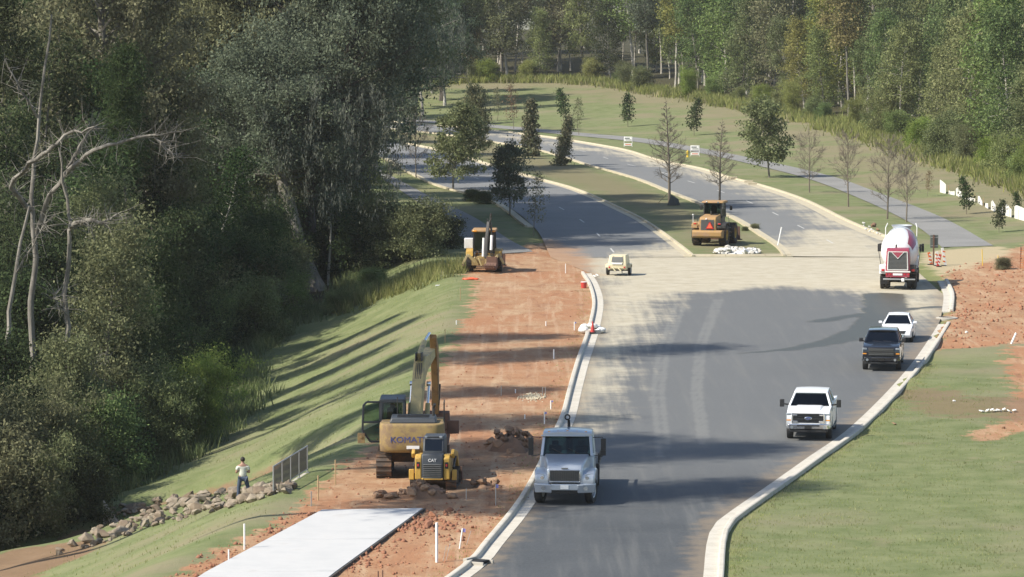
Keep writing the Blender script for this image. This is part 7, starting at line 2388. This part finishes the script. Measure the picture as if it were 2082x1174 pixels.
# torn white silt fence
sf = thing('silt_fence', 'torn white silt fence sagging along the foot of the right wood', 'fence', hit(1913, 392))
base = sf.location.copy()
us = np.linspace(1911, 2092, 62)
vs0 = np.interp(us, [1911, 1945, 1988, 2012, 2046, 2092], [392, 399, 414, 427, 440, 453])
hs = np.interp(us, [1911, 1922, 1930, 1940, 1947, 1956, 1966, 1984, 1990, 1998, 2010, 2018, 2027, 2036, 2046, 2056, 2066, 2092], [26, 20, 6, 8, 19, 9, 5, 8, 18, 6, 12, 21, 9, 13, 25, 16, 28, 24])
for c0, c1 in ((0, 4), (6, 10), (11, 15), (17, 24), (26, 29), (31, 33), (35, 38), (40, 43), (45, 49), (51, 61)):
    vs, fs = [], []
    for i in range(c0, c1 + 1):
        p = hit(us[i], vs0[i]) - base
        k = 1 / pxm(p + base)
        for q in range(3):
            vs.append((p.x, p.y + 0.07 * math.sin(i * 1.7 + q), p.z + 0.02 + hs[i] * k * q / 2))
    for i in range(c1 - c0):
        for q in range(2): fs.append((i * 3 + q, i * 3 + 3 + q, i * 3 + 4 + q, i * 3 + 1 + q))
    o = MB().add(vs, fs).build('fabric', M['fabric_white'], sf)
    sm_ = o.modifiers.new('thick', 'SOLIDIFY'); sm_.thickness = 0.012
for i in range(0, 62, 6):
    p = hit(us[i], vs0[i]) - base
    MB().bar((p.x, p.y + .08, p.z - 0.2), (p.x, p.y + .08, p.z + .85), 0.05).build('post', M['wood_stake'], sf)

# ------------------------------------------------------------------ hydrant, yard signs
p = hit(1398, 320)
t = thing('fire_hydrant', 'yellow fire hydrant beside the right-hand yard sign', 'hydrant', p)
MB().lathe([(0, 0), (.17, 0), (.17, .05), (.11, .07), (.11, .58), (.14, .60), (.14, .64), (.11, .70), (.05, .78), (.03, .84), (0, .84)], 18).build('barrel', M['hydrant_yellow'], t, smooth=40)
MB().cyl((-.2, 0, .45), (.2, 0, .45), .055, 10).cyl((0, -.2, .42), (0, 0, .42), .07, 10).build('nozzle', M['hydrant_yellow'], t, smooth=40)
for u, v, lab in [(1277, 299, 'white yard sign with riders left of the bare conical tree'), (1413, 318, 'white yard sign beside the yellow hydrant')]:
    p = hit(u, v)
    t = thing('yard_sign', lab, 'sign', p, R(-8))
    for x in (-.5, .5): MB().bar((x, 0, -.1), (x, 0, 1.25), .05).build('leg', M['white_plastic'], t)
    MB().box(0, -.03, .98, 0.95, .03, .56).build('board', M['white_print'], t, bevel=.01)
    MB().box(0.02, -.03, .28, 0.95, .03, .30).build('rider_board', M['white_print'], t, bevel=.01)
    MB().box(-.1, -.05, 1.06, .6, .012, .12).box(.05, -.05, .86, .7, .012, .08).build('print', M['sign_grey'], t)
    MB().box(0, -.05, .28, .7, .012, .10).build('rider_print', M['orange_paint'], t)

# ------------------------------------------------------------------ drains and kerb odds and ends
def kerb_point(line, v, side, off):
    S = spline(line, 0.3)
    y = at(UC, v).y
    k = int(np.argmin(np.abs(S[:, 1] - y)))
    return Vector((S[k][0] + side * off, S[k][1], 0.0))


p = at(1925, 648)
t = thing('storm_inlet', 'dark storm drain inlet in a gap of the right kerb', 'drain', (p.x, p.y, 0), R(-8))
MB().lathe([(0.0, -.1), (0.66, -.1), (0.66, 0.06), (0.50, 0.10), (0.50, 0.02), (0, 0.02)], 24).build('collar', M['drain_concrete'], t, smooth=40)
MB().lathe([(0, 0.03), (0.48, 0.03), (0.48, 0.05), (0, 0.05)], 20).build('grate', M['black_matt'], t)
m = MB()
for k in range(7): m.box(-0.36 + k * .12, 0, .06, .04, .8, .03)
m.build('grate_bars', M['rusty'], t)
p = kerb_point(LIP_L, 1147, -1, 0.35)
t = thing('storm_inlet', 'dark open kerb inlet at the bottom of the left kerb', 'drain', p, R(-28))
MB().box(0, 0, .10, .55, .62, .10).build('opening', M['black_matt'], t, bevel=.02)
MB().box(-.32, 0, .13, .16, .8, .20).box(.05, .36, .07, .7, .08, .14).box(.05, -.36, .07, .7, .08, .14).build('frame', M['drain_concrete'], t, bevel=.015)
p = at(1203, 678)
t = thing('storm_inlet', 'kerb inlet box wrapped in white sandbags on the left kerb', 'drain', (p.x, p.y, 0), 0.1)
MB().box(0, 0, .12, .9, 1.3, .24).build('box', M['kerb'], t, bevel=.03)
for i, (x, y, z, s) in enumerate([(-.35, .5, .3, .3), (-.05, .55, .34, .3), (.3, .45, .24, .26), (-.45, .0, .2, .28), (.5, .1, .12, .3), (-.3, .9, .16, .26), (.15, .15, .36, .26), (-.5, -.45, .14, .26), (.42, -.42, .12, .24)]):
    o = tag(MB().ico((0, 0, 0), s, 2, (1.2, .8, .55), .14, rs).build('sandbag', M['fabric_white'], None, smooth=180), 'white sandbag on the kerb inlet box', 'sandbag', 'white sandbags on the left kerb inlet')
    o.location = (p.x + x, p.y + y, z + .05); o.rotation_euler = (0.1, 0.1, rs.uniform(0, 3))
t = thing('traffic_cone', 'red cone standing between white sandbags on the left kerb', 'cone', (p.x + 0.04, p.y - .75, .10))
MB().box(0, 0, .02, .36, .36, .04).build('base', M['rubber'], t, bevel=.01)
MB().lathe([(.14, .03), (.03, .66), (0, .66)], 16).build('body', M['red_plastic'], t, smooth=50)
p = at(1187, 586)
t = thing('bucket', 'red bucket standing behind the left kerb', 'bucket', (p.x, p.y, gz(p.x, p.y)))
MB().lathe([(0, 0), (.17, 0), (.21, .40), (.19, .40), (.16, .03), (0, .03)], 20).build('pail', M['red_plastic'], t, smooth=40)
MB().tube([(.20, 0, .38), (.14, 0, .52), (0, 0, .57), (-.14, 0, .52), (-.20, 0, .38)], .008, 5).build('bail', M['galvanised'], t, smooth=60)
MB().lathe([(0, .39), (.21, .39), (.21, .42), (0, .42)], 20).build('lid', M['white_plastic'], t, smooth=40)
for k, (u, v) in enumerate([(1207, 562), (1212, 560)]):
    p = at(u, v)
    tag(MB().bar((0, 0, .04), (.12, -1.3, .05), .10, .06).build('timber', M['fabric_white'], None, loc=(p.x, p.y, .02), bevel=.01), 'pale board lying off the end of the left kerb', 'board', 'pale boards at the left kerb end')
p = hit(957, 569)
o = MB().ico((0, 0, .05), .42, 3, (1.3, .6, .22), .18, rs).build('orange_cloth', M['smv_orange'], None, smooth=180, loc=p)
tag(o, 'crumpled orange cloth lying on the grass before the backhoe', 'cloth')
p = hit(886, 583)
tag(MB().cyl((0, 0, .06), (.62, .18, .07), .05, 10).build('white_pipe', M['white_plastic'], None, smooth=40, loc=p), 'short white pipe lying on the grass bank', 'pipe')
p = hit(2056, 700)
tag(MB().cyl((0, 0, 0), (.28, .1, .62), .06, 10).build('pipe_stub', M['white_plastic'], None, smooth=40, loc=p), 'white pipe stub sticking out of the right-hand dirt', 'pipe')
# white scraps on the right grass
p = hit(2030, 838)
t = thing('torn_plastic', 'torn white plastic scraps on the brown patch of grass', 'plastic sheet', p, .1)
for i in range(8):
    x = -0.75 + i * .21 + rs.uniform(-.05, .05)
    MB().box(x, rs.gauss(0, .1), .06 + (i % 3) * .03, .26, .16, .05, rot=Matrix.Rotation(rs.uniform(-.6, .6), 3, 'Y') @ Matrix.Rotation(rs.uniform(0, 2), 3, 'Z')).build('scrap', M['fabric_white'], t, bevel=.01)
for u, v, lab in [(1817, 864, 'dark clod on the grass near the right kerb'), (2040, 872, 'dark clod on the brown patch at right')]:
    rock(CLAY, hit(u, v), .13, 'dirt_clod', lab, 'clod', None, .2)
rock(WST, hit(1940, 817), .10, 'stone', 'small pale stone on the brown patch of grass', 'stone', None)
rock(WST, hit(1965, 678), .14, 'stone', 'pale stone on the right-hand red dirt', 'stone', None)
# dark peaked shape at the foot of the bare tree on the median
p = at(1366, 418)
t = tag(MB().add([(-.45, -.35, 0), (.35, -.40, 0), (.75, .35, 0), (-.25, .45, 0), (-.05, .1, .95), (.60, .15, .55), (.15, -.1, .7)], [(0, 1, 6), (0, 6, 4), (1, 2, 5), (1, 5, 6), (2, 3, 5), (3, 4, 5), (3, 0, 4), (4, 6, 5), (3, 2, 1, 0)]).build('dark_tarp', M['tarp_dark'], None, loc=(p.x, p.y, .03)), 'dark cloth draped at the foot of the bare conical tree', 'tarp')
mb = MB().bar((-1.1, 0, .1), (.0, 0, 1.2), .04)
tag(mb.build('support_stake', M['wood_stake'], None, loc=(p.x - .25, p.y, .02)), 'slanting stake propping the bare conical tree', 'stake')
# stones and litter along the far kerbs
for i in range(18):
    u = rs.uniform(1740, 1800); p = at(u, float(np.interp(u, [1740, 1800], [462, 490])) + rs.gauss(0, 3))
    rock(WST, (p.x + .5, p.y, .1), rs.uniform(.08, .16), 'rubble', 'pale rubble on the broken kerb left of the mixer', 'rubble', 'rubble along the broken far kerb')
for u, v, s in ((1776, 462, .3), (1785, 470, .22)):
    p = at(u, v); rock(CLAY, (p.x, p.y, .05), s, 'dirt_lump', 'dark earth lump behind the broken kerb left of the mixer', 'clod', 'dark lumps behind the broken kerb')
for u, v in ((1480, 366), (1512, 374), (1520, 378)):
    p = at(u, v); tag(MB().box(0, 0, .12, .9, .2, .2).build('kerb_block', M['kerb_dusty'], None, loc=(p.x + .5, p.y, .1), bevel=.02), 'loose kerb block lying on the far right kerb', 'kerb block', 'loose kerb blocks')
# timber headboard among the boulders
p = hit(214, 1066)
t = tag(MB().add([(-.10, 0, -.9), (.72, -.25, -.9), (.72, -.25, -.1), (.55, -.2, .12), (-.10, 0, 1.05)], [(0, 1, 2, 3, 4)]).build('flared_pipe_end', M['drain_concrete'], None, loc=(p.x, p.y, p.z + .1)), 'slanting concrete wing wall among the boulders', 'wing wall')
sm_ = t.modifiers.new('thick', 'SOLIDIFY'); sm_.thickness = .14
# heaps under the lumps, pale crumbs on the dirt strip


def mound(name, mat, u, v, rx, ry, h_, seed):
    rng = np.random.default_rng(seed)
    p = at(u, v)
    n, m = 22, 7
    vs = []
    for j in range(m + 1):
        r_ = j / m
        for i in range(n):
            a = 2 * PI * i / n
            k = 1 + 0.16 * math.sin(a * 3 + seed) + 0.10 * math.sin(a * 7 + seed * 2)
            x, y = p.x + rx * r_ * k * math.cos(a), p.y + ry * r_ * k * math.sin(a)
            vs.append((x, y, gz(x, y) + h_ * (1 - r_ ** 1.6) * (1 + rng.normal(0, 0.16)) - 0.06 * r_ ** 4))
    fs = [(j * n + i, j * n + (i + 1) % n, (j + 1) * n + (i + 1) % n, (j + 1) * n + i) for j in range(m) for i in range(n)]
    return tag(MB().add(vs, fs).build(name, mat, None, smooth=40), kind='stuff')


mound('clay_heap', M['clay_lump'], 862, 1010, 1.05, 0.9, 0.50, 3)
mound('clay_heap', M['clay_lump'], 1035, 915, 0.95, 1.2, 0.62, 4)
mound('clay_heap', M['clay_lump'], 985, 992, 0.5, 0.6, 0.18, 6)
mound('stone_heap', M['white_stone'], 1500, 516, 1.5, 1.6, 0.40, 5)
pts = []
for i in range(420):
    q = at(1085 + rs.gauss(0, 12), 808 + rs.gauss(0, 4)); pts.append((q.x, q.y, 0))
scatter('sand_crumbs', M['kerb_dusty'], pts, 0.02, 0.10, 7)

# ------------------------------------------------------------------ air
M['air'] = None
am = bpy.data.materials.new('air'); am.use_nodes = True
am.node_tree.nodes.clear()
pv = am.node_tree.nodes.new('ShaderNodeVolumePrincipled')
pv.inputs['Color'].default_value = (1.0, 0.99, 0.96, 1)
pv.inputs['Density'].default_value = 0.00008
pv.inputs['Anisotropy'].default_value = 0.2
ao = am.node_tree.nodes.new('ShaderNodeOutputMaterial')
am.node_tree.links.new(pv.outputs[0], ao.inputs['Volume'])
hz = MB().box(0, 520, 24.5, 340, 1130, 70).build('haze', am)
tag(hz, kind='stuff')
